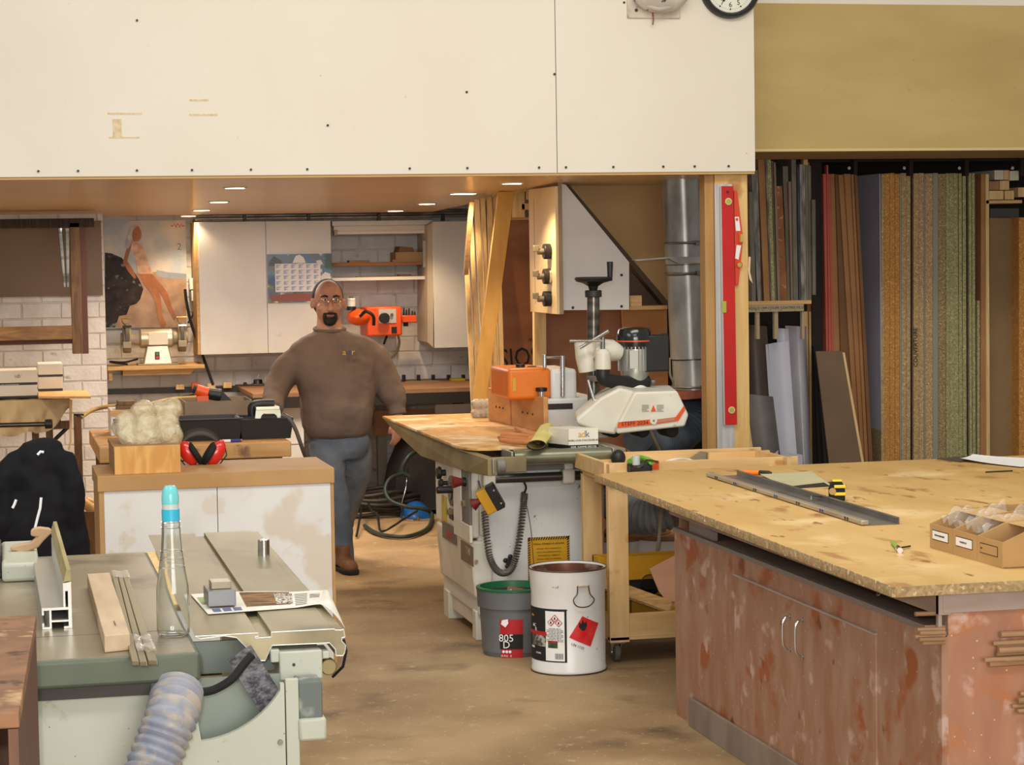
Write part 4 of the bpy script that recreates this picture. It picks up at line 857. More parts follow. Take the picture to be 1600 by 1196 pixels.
# face details
m_hr=mk('dark_hair','1e1815','2e2622',ns=60,rough=.8)
M=MB(); M.ell(H_+V((0,.035,.013)),(.0945,.1,.117),24,16)
for s_ in (-1,1): M.ell(q_(513+s_*23,468,.03),(.008,.03,.045),12,8)
o=M.build('hair',m_hr,man); fuse(o,.007,3)
M=MB()
M.ell(q_(513,500.5,-.062),(.04,.034,.034),16,10); M.ell(q_(513,489.5,-.087),(.034,.014,.008),14,8)
for s_ in (-1,1): M.ell(q_(513+s_*9,495,-.075),(.011,.02,.026),10,8)
o=M.build('goatee',m_hr,man); fuse(o,.0045,2)
MB().ell(q_(513,493.3,-.1),(.02,.008,.006),12,8).build('lips',mk('lips','8f5346',rough=.5),man)
m_eye=mk('eye_white','d5cfc8',rough=.25); m_iris=mk('iris_dark','2a1a12',rough=.15)
for s_ in (-1,1):
    e=q_(513+s_*8.5,468.5,-.082); MB().ell(e,(.0145,.012,.0085),14,8).build('eye',m_eye,man); MB().ell(e+V((0,-.0085,0)),(.006,.005,.006),10,8).build('iris',m_iris,man)
    MB().tube([q_(513+s_*4,463.5,-.092),q_(513+s_*9,462,-.091),q_(513+s_*15,463.5,-.078)],[.005,.006,.003],8).build('eyebrow',m_hr,man)
    g=q_(513+s_*9,469,-.104); N=20
    MB().tube([g+V((.023*math.cos(i/N*6.2832)*1.0,abs(math.cos(i/N*6.2832)*s_+1)*.004*0,.015*math.sin(i/N*6.2832))) for i in range(N)],.0013,6,closed=True).build('glasses_rim',chrome,man)
    MB().prism([g+V((.022*math.cos(i/N*6.2832),.0,.0145*math.sin(i/N*6.2832))) for i in range(N)],(0,.0015,0)).build('glasses_lens',mk('lens','ffffff',rough=.02,trans=1,ior=1.3),man,smooth=False)
    MB().tube([g+V((s_*.022,0,.004)),g+V((s_*.034,.02,.004)),g+V((s_*.036,.11,.002))],.0015,6).build('glasses_arm',iron,man)
MB().tube([q_(513,468,-.108)+V((-.012,0,0)),q_(513,467,-.11),q_(513,468,-.108)+V((.012,0,0))],.0015,6).build('glasses_bridge',chrome,man)
# ================= LEANING TIMBER, STAIR SIDE =================
Yl=13.2
m_batt=pine; m_yel=mk('varnished_yellow_board','d3a352','c59343',sc=(8,8,1),ns=2,rough=.35,dist=.3)
def pan(pts,Y,th,name,mat,label=None,cat=None,par=None,bev=0,ground=False):
    P=[PY(x,y,Y) for x,y in pts]
    if ground:
        for p in P[-2:]: p.z=0
    return MB().prism(P,(0,th,0)).build(name,mat,par,smooth=False,bev=bev,label=label,cat=cat)
def lean(pts,Y,dY,th,name,mat,label,cat,group=None,lean_=0.25,parent=None):   # front outline in pixels, bottom edge extended to the floor, leaning back
    (tx0,ty0),(tx1,ty1),(bx1,by1),(bx0,by0)=pts
    def ln(tx,ty,bx,by):
        T_=PY(tx,ty,Y+lean_); B_=PY(bx,by,Y); s_=(T_.z)/(T_.z-B_.z); F=T_+(B_-T_)*s_; return T_,V((F.x,F.y,0))
    t0,f0=ln(tx0,ty0,bx0,by0); t1,f1=ln(tx1,ty1,bx1,by1)
    return MB().prism([t0,t1,f1,f0],(0,th,0)).build(name,mat,parent,smooth=False,bev=.002,label=label,cat=cat,group=group)
for k,(p,lb_) in enumerate(((((735,316),(741,316),(732,430),(725,430)),'darker batten crossing the top of the leaning battens'),
    (((726,412),(733,412),(745,640),(737,640)),'shortest leaning batten, leftmost of the row'),
    (((734,352),(740,352),(754,640),(746,640)),'second leaning batten from the left'),
    (((741,312),(749,312),(765,640),(757,640)),'third leaning batten from the left, with a dark knot'),
    (((751,310),(758,310),(772,640),(764,640)),'fourth leaning batten from the left, very pale'),
    (((761,308),(769,308),(780,640),(771,640)),'fifth leaning batten from the left, partly behind the yellow board'),
    (((771,306),(780,306),(790,640),(781,640)),'rightmost leaning batten, mostly hidden by the yellow board'))):
    if k==0: pan([p[0],p[1],p[2],p[3]],13.2,.04,'batten',m_oldh,lb_+' by the machine','timber'); continue
    lean(p,13.1+.03*k,0,.02,'batten',m_oldh if k==0 else m_batt,lb_+' by the machine','timber',group='leaning pine battens')
lean(((779,300),(804,300),(760,628),(739,628)),12.75,0,.03,'leaning_board',m_yel,'long glossy yellow board leaning in front of the pine battens','board',lean_=.2)
m_redply=mk('red_brown_plywood','9c6a48','8a593a',sc=(1,1,2.2),ns=2.2,det=4,rough=.6,dist=.8,stain=('5e3622',9,.68,.74))
o=pan([(768,341),(834,342),(838,700),(735,700)],13.6,.02,'plywood_sheet',m_redply,'tall red-brown plywood sheet with upside-down marker writing behind the machine','plywood',ground=True)
PM[o.name]=Matrix.Translation(o.location)
p=PY(829,555,13.59); text('AMBOISE',.17,ink,frame((p.x,p.y-.001,p.z),(-1,0,-.06),(0,0,-1)),o,name='marker_writing',sx=.78)
MB().box(*pbox(770,340,834,344,13.58,.04)).build('ledge',pineh,o,smooth=False)
o=pan([(852,470),(1042,470),(1045,720),(855,720)],12.9,.02,'plywood_sheet',m_redply,'wide red-brown plywood sheet under the stair behind the power feeder','plywood',ground=True)
pan([(972,480),(1042,480),(1046,720),(984,720)],12.82,.02,'plywood_sheet',mk('orange_plywood','c58a4f','b2773e',sc=(1,1,2),ns=3,rough=.55),'lighter orange plywood sheet to the left of the silver duct','plywood',ground=True)
o=pan([(835,480),(853,480),(853,700),(835,700)],12.85,.05,'stud',pine,'upright pale stud below the cutter board','stud',ground=True)
# stair-side panels
st=thing('stair_casing','white angled stair side panel with olive plywood soffit above it','stair',V((PY(930,490,12).x,12.2,PY(930,485,12).z)))
m_wpan=mk('white_panel','d2d0cd','c9c6c2',ns=2,rough=.4)
Yw=12.05
P=[(877,287),(884,289),(983,410),(983,484),(878,485)]
pan(P,Yw,.018,'white_panel',m_wpan,par=st)
for x,y in ((895,481),(971,479),(971,430)): p=PY(x,y,Yw); MB().cyl(p,p-V((0,.004,0)),.008,n=10).build('screw',iron,st)
m_olp=mk('stair_plywood','b28e58','a47f4b',sc=(1,1,1),ns=2,rough=.45)
pan([(879,280),(1112,278),(1112,475),(1043,478)],Yw+.35,.02,'plywood_panel',m_olp,par=st)
pan([(879,285),(886,285),(1048,476),(1040,480)],Yw+.2,.15,'string_edge',mk('dark_string','4b3a2c',rough=.7),par=st)
pan([(984,408),(1042,476),(1042,482),(984,482)],Yw+.3,.01,'triangle_board',mk('dark_brown_board','54402f',rough=.7),par=st)  # dark brown triangular board below the diagonal edge
MB().box(*pbox(985,462,1003,481,Yw+.05,.1)).build('wood_block',pineh,st,smooth=False,bev=.002)
MB().box(*pbox(984,478,1043,484,Yw+.02,.3)).build('lower_rail',m_olp,st,smooth=False)
pan([(835,283),(876,283),(876,300),(835,306)],Yw+.62,.02,'top_filler',m_olp,par=st)
# side board with the cutter heads, facing left
Xs=PY(872,400,Yw).x
a=PX(832,400,Xs).y
zt1=PX(872,291,Xs).z; zb1=PX(872,491,Xs).z
cb=thing('cutter_board','cream board with three black cutter heads hung on its left face','board',V((Xs,Yw+.3,zb1)))
m_cb=mk('cream_side_board','e6cfa2','dcc293',ns=2,rough=.5)
ym=PX(853,400,Xs).y
MB().box(Xs-.018,Xs,Yw-.02,ym-.004,zb1,zt1).build('face_board',m_cb,cb,smooth=False,bev=.002); MB().box(Xs-.018,Xs,ym,a,zb1+.0,zt1).build('face_board',m_cb,cb,smooth=False,bev=.002)
MB().box(Xs,Xs+.022,Yw-.02,Yw-.002,zb1,zt1+.02).build('chipboard_edge',mk('grey_chip','97846a',rough=.8),cb,smooth=False)
MB().box(Xs-.0185,Xs-.017,PX(840,400,Xs).y-.006,PX(840,400,Xs).y,PX(840,475,Xs).z,PX(840,311,Xs).z).build('slot',iron,cb,smooth=False)
for k,y in enumerate((393,432,467)):
    p=PX(860,y,Xs-.018); p.x=Xs-.0181
    c_=thing('milling_cutter',['topmost black cutter head hung on the cream board','middle cutter head with a silver rim on the cream board','lowest black cutter head hung on the cream board'][k],'cutter',p,group='cutter heads on the cream board')
    MB().cyl(p,p-V((.075,0,0)),.017,n=16).build('peg',mk('peg_brass','857a62',rough=.5,metal=.4),c_)
    MB().cyl(p,p-V((.04,0,0)),.043,n=28).build('cutter_body',black if k!=1 else iron,c_,bev=.004)
    if k==1: MB().cyl(p-V((.0,0,0)),p-V((.014,0,0)),.046,n=28).build('cutter_rim',chrome,c_)
    MB().box(p.x-.1,p.x-.07,p.y-.02,p.y+.012,p.z+.0,p.z+.035).build('peg_tip',MC['peg_brass'],c_,bev=.003)
# studs between stair and soffit
t=thing('stair_framing','rough pine framing blocks above the brown plywood sheet','framing',V((PY(812,340,13.3).x,13.3,PY(812,340,13.3).z)))
for q_ in ((803,290,820,340),(815,318,836,328),(822,296,834,312)): MB().box(*pbox(*q_,13.3,.06)).build('stud_piece',pine,t,smooth=False,bev=.002)
# ================= DUCT, POST, LEVELS =================
m_duct=mk('galvanised_duct','b0b0ac','7f7f7b',sc=(1,1,.5),ns=6,det=5,rough=.32,metal=.6)
Yd=11.75
d_=thing('steel_duct','vertical galvanised extraction duct behind the power feeder','duct',V((PY(1078,612,Yd).x,Yd+.1,PY(1078,612,Yd).z)))
R_=.112
for k,(y0,y1,dr,dx) in enumerate(((276,378,0,0),(380,412,.002,.0),(414,428,-.002,0),(430,560,.002,1),(562,608,0,2))):
    a_=PY(1066+dx*2+(y0-272)*.04,y0,Yd+.11);b_=PY(1066+dx*2+(y1-272)*.04,y1,Yd+.11)
    MB().tube([a_,b_],(R_+dr),40,cap=False).build('duct_section',m_duct,d_)
for y in (380,427,604):
    c_=PY(1066+(y-272)*.042,y,Yd+.11); n=36
    MB().tube([c_+V((math.cos(i/n*2*math.pi)*(R_+.006),math.sin(i/n*2*math.pi)*(R_+.006),0)) for i in range(n)],.006,8,closed=True).build('clamp_ring',steel,d_)
    p=c_+V((.04,-R_-.012,0)); MB().box(p.x-.02,p.x+.02,p.y-.01,p.y+.01,p.z-.012,p.z+.012).build('clamp_bolt',steel,d_,bev=.002)
pan([(995,408),(1045,404),(1060,412),(1103,411),(1103,401),(1040,402),(990,406)],Yd-.06,.05,'support_strap',m_duct,par=d_)
MB().cyl(PY(1060,380,Yd-.02),PY(1104,378,Yd-.02),.006).build('brace_rod',steel,d_)
# flexible elbow
m_flex=mk('flex_hose_blue','3e4a55','2c333c',ns=9,rough=.5); 
def flex(pts,r,name,mat,label=None,cat='hose',par=None,amp=.08,pitch=.02,rings=24):
    P=arc(pts,14); L_=[0]
    for i in range(1,len(P)): L_.append(L_[-1]+(P[i]-P[i-1]).length)
    N_=int(L_[-1]/pitch*4); Q=[];rr=[]
    j=0
    for i in range(N_+1):
        s_=L_[-1]*i/N_
        while j<len(L_)-2 and L_[j+1]<s_: j+=1
        u=(s_-L_[j])/max(1e-6,L_[j+1]-L_[j]); Q.append(P[j].lerp(P[j+1],u)); rr.append(r*(1+(amp,.3*amp,-amp,.3*amp)[i%4]))
    return MB().tube(Q,rr,rings).build(name,mat,par,label=label,cat=cat,ang=60)
p_=lambda x,y,Y:PY(x,y,Y)
flex([p_(1080,612,Yd+.11),p_(1083,635,Yd+.1),p_(1078,662,Yd+.05),p_(1055,682,Yd),p_(1025,690,Yd-.1),p_(1000,678,Yd-.2)],.1,'flexible_hose',m_flex,'dark blue ribbed hose curving from the silver duct under the power feeder')
MB().cyl(PY(1080,608,Yd+.11),PY(1081,621,Yd+.11),R_+.008,n=36).build('hose_band',mk('orange_band','a5583a','7a3d28',ns=9,rough=.5),d_)
Yp=11.05
po=thing('support_post','pale timber post under the white fascia carrying levels','post',cl(PY(1138,700,Yp),0))
q=pbox(1119,272,1170,725,Yp,.09); m_post=mk('pale_post_timber','dcb878','d0a866',sc=(9,9,.8),ns=3,rough=.5,dist=1,stain=('b27f45',3,.66,.72))
MB().box(q[0],q[1],q[2],q[3],0,2.222).build('timber',m_post,po,smooth=False,bev=.003)
q2=pbox(1103,272,1119,725,Yp+.01,.09); MB().box(q2[0],q[0]-.001,q2[2],q2[3],0,2.222).build('side_timber',mk('tan_timber','b98f57','a87f48',sc=(9,9,.8),ns=3,rough=.6),po,smooth=False,bev=.003)
m_alu=mk('dull_aluminium','cfcdca','b3b1ae',sc=(9,9,.6),ns=4,rough=.4,metal=.25)
s_=pbox(1119,288,1146,735,Yp-.012,.012); MB().box(s_[0],s_[1],s_[2],s_[3],s_[4],s_[5]).build('straightedge',m_alu,None,smooth=False,bev=.001,label='long aluminium straightedge hanging on the post behind the red level',cat='ruler')
m_lred=mk('level_red','c4201c','b51b18',ns=3,rough=.35); vial=mk('vial_green','a8ad4a',rough=.15)
lv=thing('spirit_level','long red spirit level hanging on the timber post','level',V((PY(1141,664,Yp).x,Yp-.03,PY(1141,664,Yp).z)))
LP=[PY(x,y,Yp-.036) for x,y in ((1127,291),(1146,291),(1152,664),(1133,664))]
MB().prism(LP,(0,.022,0)).build('level_body',m_lred,lv,smooth=False,bev=.002)
MB().prism([PY(x,y,Yp-.034) for x,y in ((1125.5,292),(1127,292),(1133,664),(1131,664))],(0,.02,0)).build('level_edge',m_alu,lv,smooth=False)
for x,y in ((1138,315),(1143,641)):
    p=PY(x,y,Yp-.037); MB().cyl(p,p-V((0,.004,0)),.018,n=24).build('vial_ring',mk('ring_cream','d0c79a',rough=.4),lv); MB().cyl(p-V((0,.003,0)),p-V((0,.006,0)),.013,n=24).build('vial',vial,lv)
p=PY(1132,480,Yp-.037); MB().box(p.x-.014,p.x+.01,p.y-.004,p.y,p.z-.03,p.z+.03).build('vial_window',vial,lv,bev=.003)
p=PY(1137,300,Yp-.037); MB().cyl(p,p-V((0,.003,0)),.007,n=12).build('hang_hole',iron,lv)
sl=thing('torpedo_level','short tapered orange-red level with white price labels on the post','level',V((PY(1155,446,Yp).x,Yp-.02,PY(1155,446,Yp).z)))
m_l2=mk('level_orange_red','cf4526',rough=.4)
pan([(1147,298),(1152,298),(1160,362),(1160,386),(1154,446),(1149,446)],Yp-.02,.016,'level_body',m_l2,par=sl,bev=.002)
for x,y,r in ((1155,414,.017),): p=PY(x,y,Yp-.021); MB().cyl(p,p-V((0,.006,0)),r,n=24).build('vial_ring',m_l2,sl); MB().cyl(p-V((0,.004,0)),p-V((0,.009,0)),r*.65,n=24).build('vial',vial,sl)
MB().box(*pbox(1154,364,1161,380,Yp-.028,.01)).build('vial_window',m_l2,sl,bev=.002); MB().box(*pbox(1157,366,1161,378,Yp-.031,.005)).build('vial',vial,sl)
pan([(1148,339),(1154.5,339),(1157,361),(1150,361)],Yp-.022,.001,'price_label',m_paper,par=sl); pan([(1151,383),(1158,384),(1154,406),(1148.5,404)],Yp-.022,.001,'price_label',m_paper,par=sl)
p=PY(1151.5,343,Yp-.0225); MB().cyl(p,p-V((0,.001,0)),.008,n=16).build('orange_dot',m_or,sl)
pan([(1170,401),(1173,402),(1172,425),(1176,443),(1171,436),(1169,420)],Yp-.01,.004,'torn_tape',m_tape,par=po)
# ================= TROLLEY =================
m_birch=mk('birch_plywood','dcb984','cfa76c',sc=(8,8,1),ns=3,rough=.5,stain=('b78a52',8,.64,.72)); m_birchh=mk('birch_plywood_rail','dcb984','cfa76c',sc=(1,8,8),ns=3,rough=.5,stain=('b78a52',8,.64,.72))
Yo=9.55; xo0=PY(952,900,Yo).x; xo1=xo0+.85; zT=.86; yo1=Yo+.48
tr=thing('workshop_trolley','birch plywood trolley on castors between the machine and the big table','trolley',(xo0+.4,Yo+.35,0))
wl_=PY(983,900,Yo).x-xo0
zl0=PY(967,1005,Yo).z
for x in (xo0,xo1-wl_):
    for y in (Yo,yo1-.04): MB().box(x,x+wl_,y,y+.04,zl0,zT).build('leg',m_birch,tr,smooth=False,bev=.003)
zc1=PY(1020,958,Yo).z; zc0=PY(1020,994,Yo).z
MB().box(xo0+wl_,xo1-wl_,Yo+.005,Yo+.03,zc0,zc1).build('front_rail',m_birchh,tr,smooth=False,bev=.002); MB().box(xo0+wl_,xo1-wl_,yo1-.03,yo1,zc0,zc1).build('back_rail',m_birchh,tr,smooth=False,bev=.002)
for x in (xo0,xo1-.02): MB().box(x,x+.02,Yo+.04,yo1-.04,zc0,zc1).build('side_rail',m_birchh,tr,smooth=False); MB().box(x-.001,x+.022,Yo-.03,yo1,zT-.04,zT+.034).build('top_side',m_birchh,tr,smooth=False)
MB().box(xo0,xo1,Yo,yo1,zc0-.012,zc0).build('lower_shelf',m_birchh,tr,smooth=False); MB().box(xo0,xo1,Yo,yo1,zT-.05,zT-.03).build('upper_shelf',m_birchh,tr,smooth=False)
# upper tray
for x in (xo0-.012,): MB().box(x,x+.02,Yo+.02,yo1+.06,zT-.03,zT+.04).build('tray_side',m_birchh,tr,smooth=False,bev=.002)
MB().box(xo0+.008,xo1+.05,Yo+.02,Yo+.04,zT-.03,zT+.035).build('tray_front',m_birchh,tr,smooth=False,bev=.002); MB().box(xo0+.008,xo1+.05,yo1+.04,yo1+.06,zT-.03,zT+.035).build('tray_back',m_birchh,tr,smooth=False,bev=.002)
MB().box(xo0+.008,xo1+.05,Yo+.04,yo1+.04,zT-.03,zT-.018).build('tray_bottom',m_birchh,tr,smooth=False)
MB().box(xo1-.25,xo1+.05,Yo+.4,Yo+.42,zT-.018,zT+.03).build('tray_divider',m_birchh,tr,smooth=False)
for (x,y) in ((xo0+.04,Yo+.04),(xo1-.05,Yo+.04),(xo0+.04,yo1-.05),(xo1-.05,yo1-.05)):
    MB().box(x-.035,x+.035,y-.03,y+.03,zl0-.006,zl0+.0).build('caster_plate',steel,tr,smooth=False)
    for s in (-1,1): MB().prism([(x+s*.018-.002,y-.016,zl0-.006),(x+s*.018-.002,y+.016,zl0-.006),(x+s*.018-.002,y+.022,.045),(x+s*.018-.002,y+.002,.03)],(.004,0,0)).build('caster_fork',chrome,tr,smooth=False)
    MB().cyl((x-.012,y+.012,.042),(x+.012,y+.012,.042),.042,n=24).build('caster_wheel',mk('rubber_wheel','5b564f',rough=.7),tr,bev=.004)
    MB().cyl((x-.026,y+.012,.042),(x+.026,y+.012,.042),.008,n=10).build('axle_bolt',chrome,tr)
p=PY(1022,733,Yo); MB().box(p.x-.028,p.x+.028,Yo+.017,Yo+.02,zT+.0,zT+.034).build('orange_tag',m_or,tr,smooth=False)
# items in the upper tray
zi=zT-.017
t=thing('green_tool','green and black folding hand tool lying in the trolley tray','tool',cl(PY(1000,718,Yo+.3),zi))
MB().tube(arc([PZ(984,722,zi+.06),PZ(995,716,zi+.07),PZ(1008,718,zi+.06),PZ(1018,722,zi+.06)]),.014,10).build('handle',mk('lime_plastic','6fae35',rough=.4),t)
MB().tube(arc([PZ(982,725,zi+.06),PZ(990,729,zi+.05),PZ(1003,730,zi+.06),PZ(1010,720,zi+.08),PZ(1028,722,zi+.05)]),.005,8).build('black_loop',black,t)
MB().box(*(lambda p:(p.x-.05,p.x+.05,p.y,p.y+.1,zi,zi+.055))(PZ(1003,722,zi+.06))).build('holder',iron,t,bev=.01)
MB().cyl(PZ(994,716,zi+.09)-V((0,0,.03)),PZ(994,716,zi+.09)+V((0,0,.01)),.017).build('clear_cap',mk('cap_translucent','c9cdc8',rough=.2,alpha=.8),t)
MB().tube(arc([PZ(1040,722,zi+.03),PZ(1058,718,zi+.04),PZ(1078,719,zi+.03),PZ(1085,724,zi+.03)]),.006,8).build('white_cable',white,None,label='short white cable coiled in the trolley tray',cat='cable')
MB().prism([PY(1078,722,Yo+.44),PY(1100,707,Yo+.44),PY(1120,709,Yo+.44),PY(1108,722,Yo+.44)],(0,.06,0)).build('trowel_blade',mk('grey_blade','8a8570',rough=.4,metal=.5),None,smooth=False,label='grey metal spreader blade leaning on the back of the trolley tray',cat='tool')
M=MB(); M.ell(PZ(966,716,zi+.03),(.035,.035,.04),16,12); M.build('black_ball',black,None,label='round black plastic part at the left end of the trolley tray',cat='part')
# items on the lower shelf
m_grey=mk('grey_flex','8b8f8f','6d7070',ns=6,rough=.6)
flex([p_(952,752,10.5),p_(965,790,10.45),p_(1000,806,10.3),p_(1040,800,10.25),p_(1070,770,10.3)],.085,'grey_hose',m_grey,'wide grey ribbed hose looping below the trolley top',pitch=.022)
MB().tube(arc([p_(1038,750,10.2),p_(1034,790,10.15),p_(1030,840,10.1),p_(1026,868,10.1)]),.009,8).build('grey_cable',MC['beige_cable'],None,label='grey cable hanging down to the pail under the trolley',cat='cable')
zsh=zc0+.001
def pail(px,py,Y,r,h,lb_,z0):
    c_=V((PY(px,py,Y).x,Y,z0)); t=thing('lidded_pail',lb_,'pail',c_,group=None)
    MB().lathe([(r*.92,0),(r,h)],c_,32).build('pail_body',white,t,bev=.003); MB().lathe([(r*1.06,h+.001),(r*1.08,h+.008),(r*1.06,h+.024)],c_,32).build('wooden_lid',mk('lid_wood','9b7148','84603c',sc=(1,5,1),ns=4,rough=.6),t)
    return t
pail(1040,880,10.55,.15,PY(1040,846,10.4).z-.002,'white pail with a round wooden lid, right one behind the trolley leg',0)
pail(963,880,10.62,.135,PY(1000,842,10.6).z,'white pail with a round wooden lid, left one behind the trolley leg',0)
MB().lathe([(.16,0),(.165,.008),(.16,.022)],(PY(1000,826,10.55).x,10.6,PY(1000,842,10.6).z+.026),32).build('wooden_disc',MC['lid_wood'],None,label='loose round wooden disc lying on the left pail',cat='disc')
m_ybox=mk('yellow_crate','d19a1a','bd8714',ns=4,rough=.5)
t=thing('yellow_crate','yellow cardboard crate on the trolley lower shelf','crate',(xo0+.4,Yo+.6,zsh))
a0=PY(945,885,Yo+.35).x; zy0=PY(1000,906,Yo+.3).z; zy1=PY(1000,869,Yo+.3).z
MB().box(xo0+.035,xo0+.72,Yo+.3,Yo+.32,zy0,zy1).build('front_panel',m_ybox,t,smooth=False,bev=.002); MB().box(xo0+.035,xo0+.055,Yo+.32,yo1-.06,zy0,zy1).build('side_panel',m_ybox,t,smooth=False,bev=.002); MB().box(xo0+.035,xo0+.72,yo1-.08,yo1-.06,zsh,zy1).build('back_panel',m_ybox,t,smooth=False,bev=.002)
MB().box(xo0+.2,xo0+.72,Yo+.34,yo1-.08,zsh,zsh+.12).build('lower_box',m_ybox,t,smooth=False); MB().box(xo0+.12,xo0+.72,Yo+.31,Yo+.34,zy0-.05,zy0-.002).build('black_box',black,t,smooth=False)
t=thing('wooden_tray','open wooden tray tilted on the trolley lower shelf','tray',(xo0+.1,Yo+.15,zsh))
TT=TM((PY(975,930,Yo+.2).x,Yo+.24,zsh+.185),0,22,8)
for b_ in ((-.2,.2,-.16,.16,-.04,-.03),(-.2,.2,-.16,-.145,-.04,.02),(-.2,.2,.145,.16,-.04,.02),(-.2,-.185,-.16,.16,-.04,.02),(.185,.2,-.16,.16,-.04,.02)):
    MB(TT).box(*b_).build('tray_board' ,mk('tray_wood','9c7657','86634a',sc=(5,1,1),ns=4,rough=.6) if b_[5]<0 else pineh,t,smooth=False)
for k,(x,y,r) in enumerate(((1012,912,.045),(1024,935,.042))):
    p=PY(x,y,Yo+.3+.0*k); c_=V((p.x,p.y,p.z)); MB().tube([c_+V((.0,-.05,0)),c_+V((.03,.1,.0))],[r,r*.9],20,cap=False).build('tube_end',black,None,label=['upper open black tube lying on the trolley shelf','lower open black tube lying on the trolley shelf'][k],cat='tube')
p=PY(1043,950,Yo+.12); MB().cyl(V((p.x-.07,p.y,zsh+.035)),V((p.x+.05,p.y,zsh+.035)),.034,n=24).build('tape_roll',mk('tape_brown','a88b4a',rough=.3),None,label='roll of brown packing tape on the trolley shelf',cat='tape')
pan([(1015,890),(1057,868),(1075,872),(1075,955),(1045,945),(1030,925)],Yo+.16,.01,'plywood_offcut',mk('pinkish_plywood','c79a7c','b98b6c',sc=(1,1,3),ns=3,rough=.6),'pinkish plywood offcut leaning inside the trolley','plywood')
# sheet between machine and trolley
o=pan([(916,738),(943,752),(944,960),(916,948)],10.35,.02,'plywood_panel_strip',MC['pinkish_plywood'],'tall pinkish plywood strip standing between the machine and the trolley','plywood',ground=True)
pan([(907,688),(938,698),(937,745),(908,735)],10.32,.015,'end_board',MC['fence_plywood'],'small brown board hanging beside the roller end','board')
# ================= BUCKETS =================
c=PZ(889,1046,0); c.z=0
wb_=thing('metal_drum','open white metal drum with black-white product label and red flammable sticker','drum',c)
R1=.165; Hd=.455
MB().lathe([(R1*.985,0),(R1,.006),(R1,.02),(R1*.985,.025),(R1*.985,Hd-.1),(R1*1.0,Hd-.085),(R1*1.02,Hd-.03),(R1*1.035,Hd-.006),(R1*1.04,Hd),(R1*1.0,Hd+.002),(R1*.98,Hd-.01),(R1*.96,.02),(.001,.015)],c,64).build('drum_body',[mk('drum_white','dfdedb','d6d3cd',ns=3,rough=.3,stain=('a87f60',16,.7,.74),speck=('4b4038',22,.045))],wb_)
MB().lathe([(R1*.978,Hd-.006),(R1*.955,.03)],c,64,cap=(False,False)).build('drum_inside',mk('copper_residue','9a6a58','6e4036',ns=5,rough=.25,metal=.6,stain=('c9b8ae',6,.6,.7)),wb_)
n=64; MB().tube([c+V((R1*1.035*math.cos(i/n*6.2832),R1*1.035*math.sin(i/n*6.2832),Hd)) for i in range(n)],.0035,8,closed=True).build('rim_bead',mk('rim_dark','5d4d40',rough=.4,metal=.6),wb_)
n=64; MB().tube([c+V((R1*.995*math.cos(i/n*6.2832),R1*.995*math.sin(i/n*6.2832),.004)) for i in range(n)],.0035,8,closed=True).build('base_bead',MC['rim_dark'],wb_)
vd=math.degrees(math.atan2(-c.x,-c.y))  # azimuth towards the camera
def cang(px,r):  # angle on the drum where the pixel column hits
    dx=(px-889)/FP*c.length*1.0; a_=math.asin(max(-1,min(1,dx/r))); base=math.atan2(-c.y,-c.x); return base+a_
def cpatch(px0,px1,z0,z1,r,name,mat,n=14,tilt=None,C=c):
    a0=cang(px0,r);a1=cang(px1,r)
    return MB().grid(lambda u,v:(c.x+(r)*math.cos(a0+(a1-a0)*u),c.y+r*math.sin(a0+(a1-a0)*u),z0+(z1-z0)*v),n,4,.0006,V((0,-1,0))).build(name,mat,wb_)
zz=lambda y:(1046-y)/FP*9.93+.005-.012
K=R1*.985+.001
cpatch(830,886.5,zz(1023),zz(941),K,'product_label',ink)
cpatch(853.5,883,zz(1021),zz(944.5),K+.0012,'label_text_panel',m_paper)
cpatch(830,855,zz(983),zz(977),K+.0013,'label_red_bar',mk('label_red','b3202a',rough=.4))
cpatch(833,854,zz(1000),zz(983),K+.0013,'label_photo',mk('label_photo_print','a8a39a','4a4540',ns=40,lo=.45,hi=.55,rough=.4))
def ctext(s,size,mat,px,y,r=K+.002,rot=0):
    a_=cang(px,r); p=V((c.x+r*math.cos(a_),c.y+r*math.sin(a_),zz(y))); X=V((-math.sin(a_),math.cos(a_),0)); Z=V((0,0,1)); ca,sa=math.cos(RD(rot)),math.sin(RD(rot))
    return text(s,size,mat,frame(p,X*ca+Z*sa,Z*ca-X*sa),wb_)
ctext('AC',.02,m_paper,836,969); ctext('R',.022,m_paper,838.5,975); ctext('M A',.014,MC['logo_gold'] if 'logo_gold' in MC else m_gold,834,954)
for x,y in ((868,955),(862,961.5),(874,962)):
    a_=cang(x,K+.002);X=V((-math.sin(a_),math.cos(a_),0));p=V((c.x+(K+.002)*math.cos(a_),c.y+(K+.002)*math.sin(a_),zz(y)));s=.017
    N_=V((math.cos(a_),math.sin(a_),0))
    MB().prism([p+X*s,p+V((0,0,s)),p-X*s,p-V((0,0,s))],N_*.0006).build('hazard_diamond',MC['label_red'],wb_,smooth=False)
    q_=p+N_*.0008; s=.0125; MB().prism([q_+X*s,q_+V((0,0,s)),q_-X*s,q_-V((0,0,s))],N_*.0005).build('diamond_field',m_paper,wb_,smooth=False)
    q_=q_+N_*.0006; MB().prism([q_+X*.003+V((0,0,-.006)),q_+X*.004+V((0,0,.002)),q_+V((0,0,.007)),q_-X*.004+V((0,0,.0)),q_-X*.003+V((0,0,-.006))],N_*.0004).build('hazard_pictogram',ink,wb_,smooth=False)
for k in range(9):
    ctext('lirem onsit ula maer tenis' if k%3 else 'onsi mater ulae rin',.0075,ink,868,971+k*2.4)
cpatch(857,872,zz(1001),zz(992),K+.002,'green_mark',mk('label_green','3f6a38','26332a',ns=20,rough=.5)); cpatch(857,872,zz(993),zz(990),K+.0022,'red_mark',MC['label_red'])
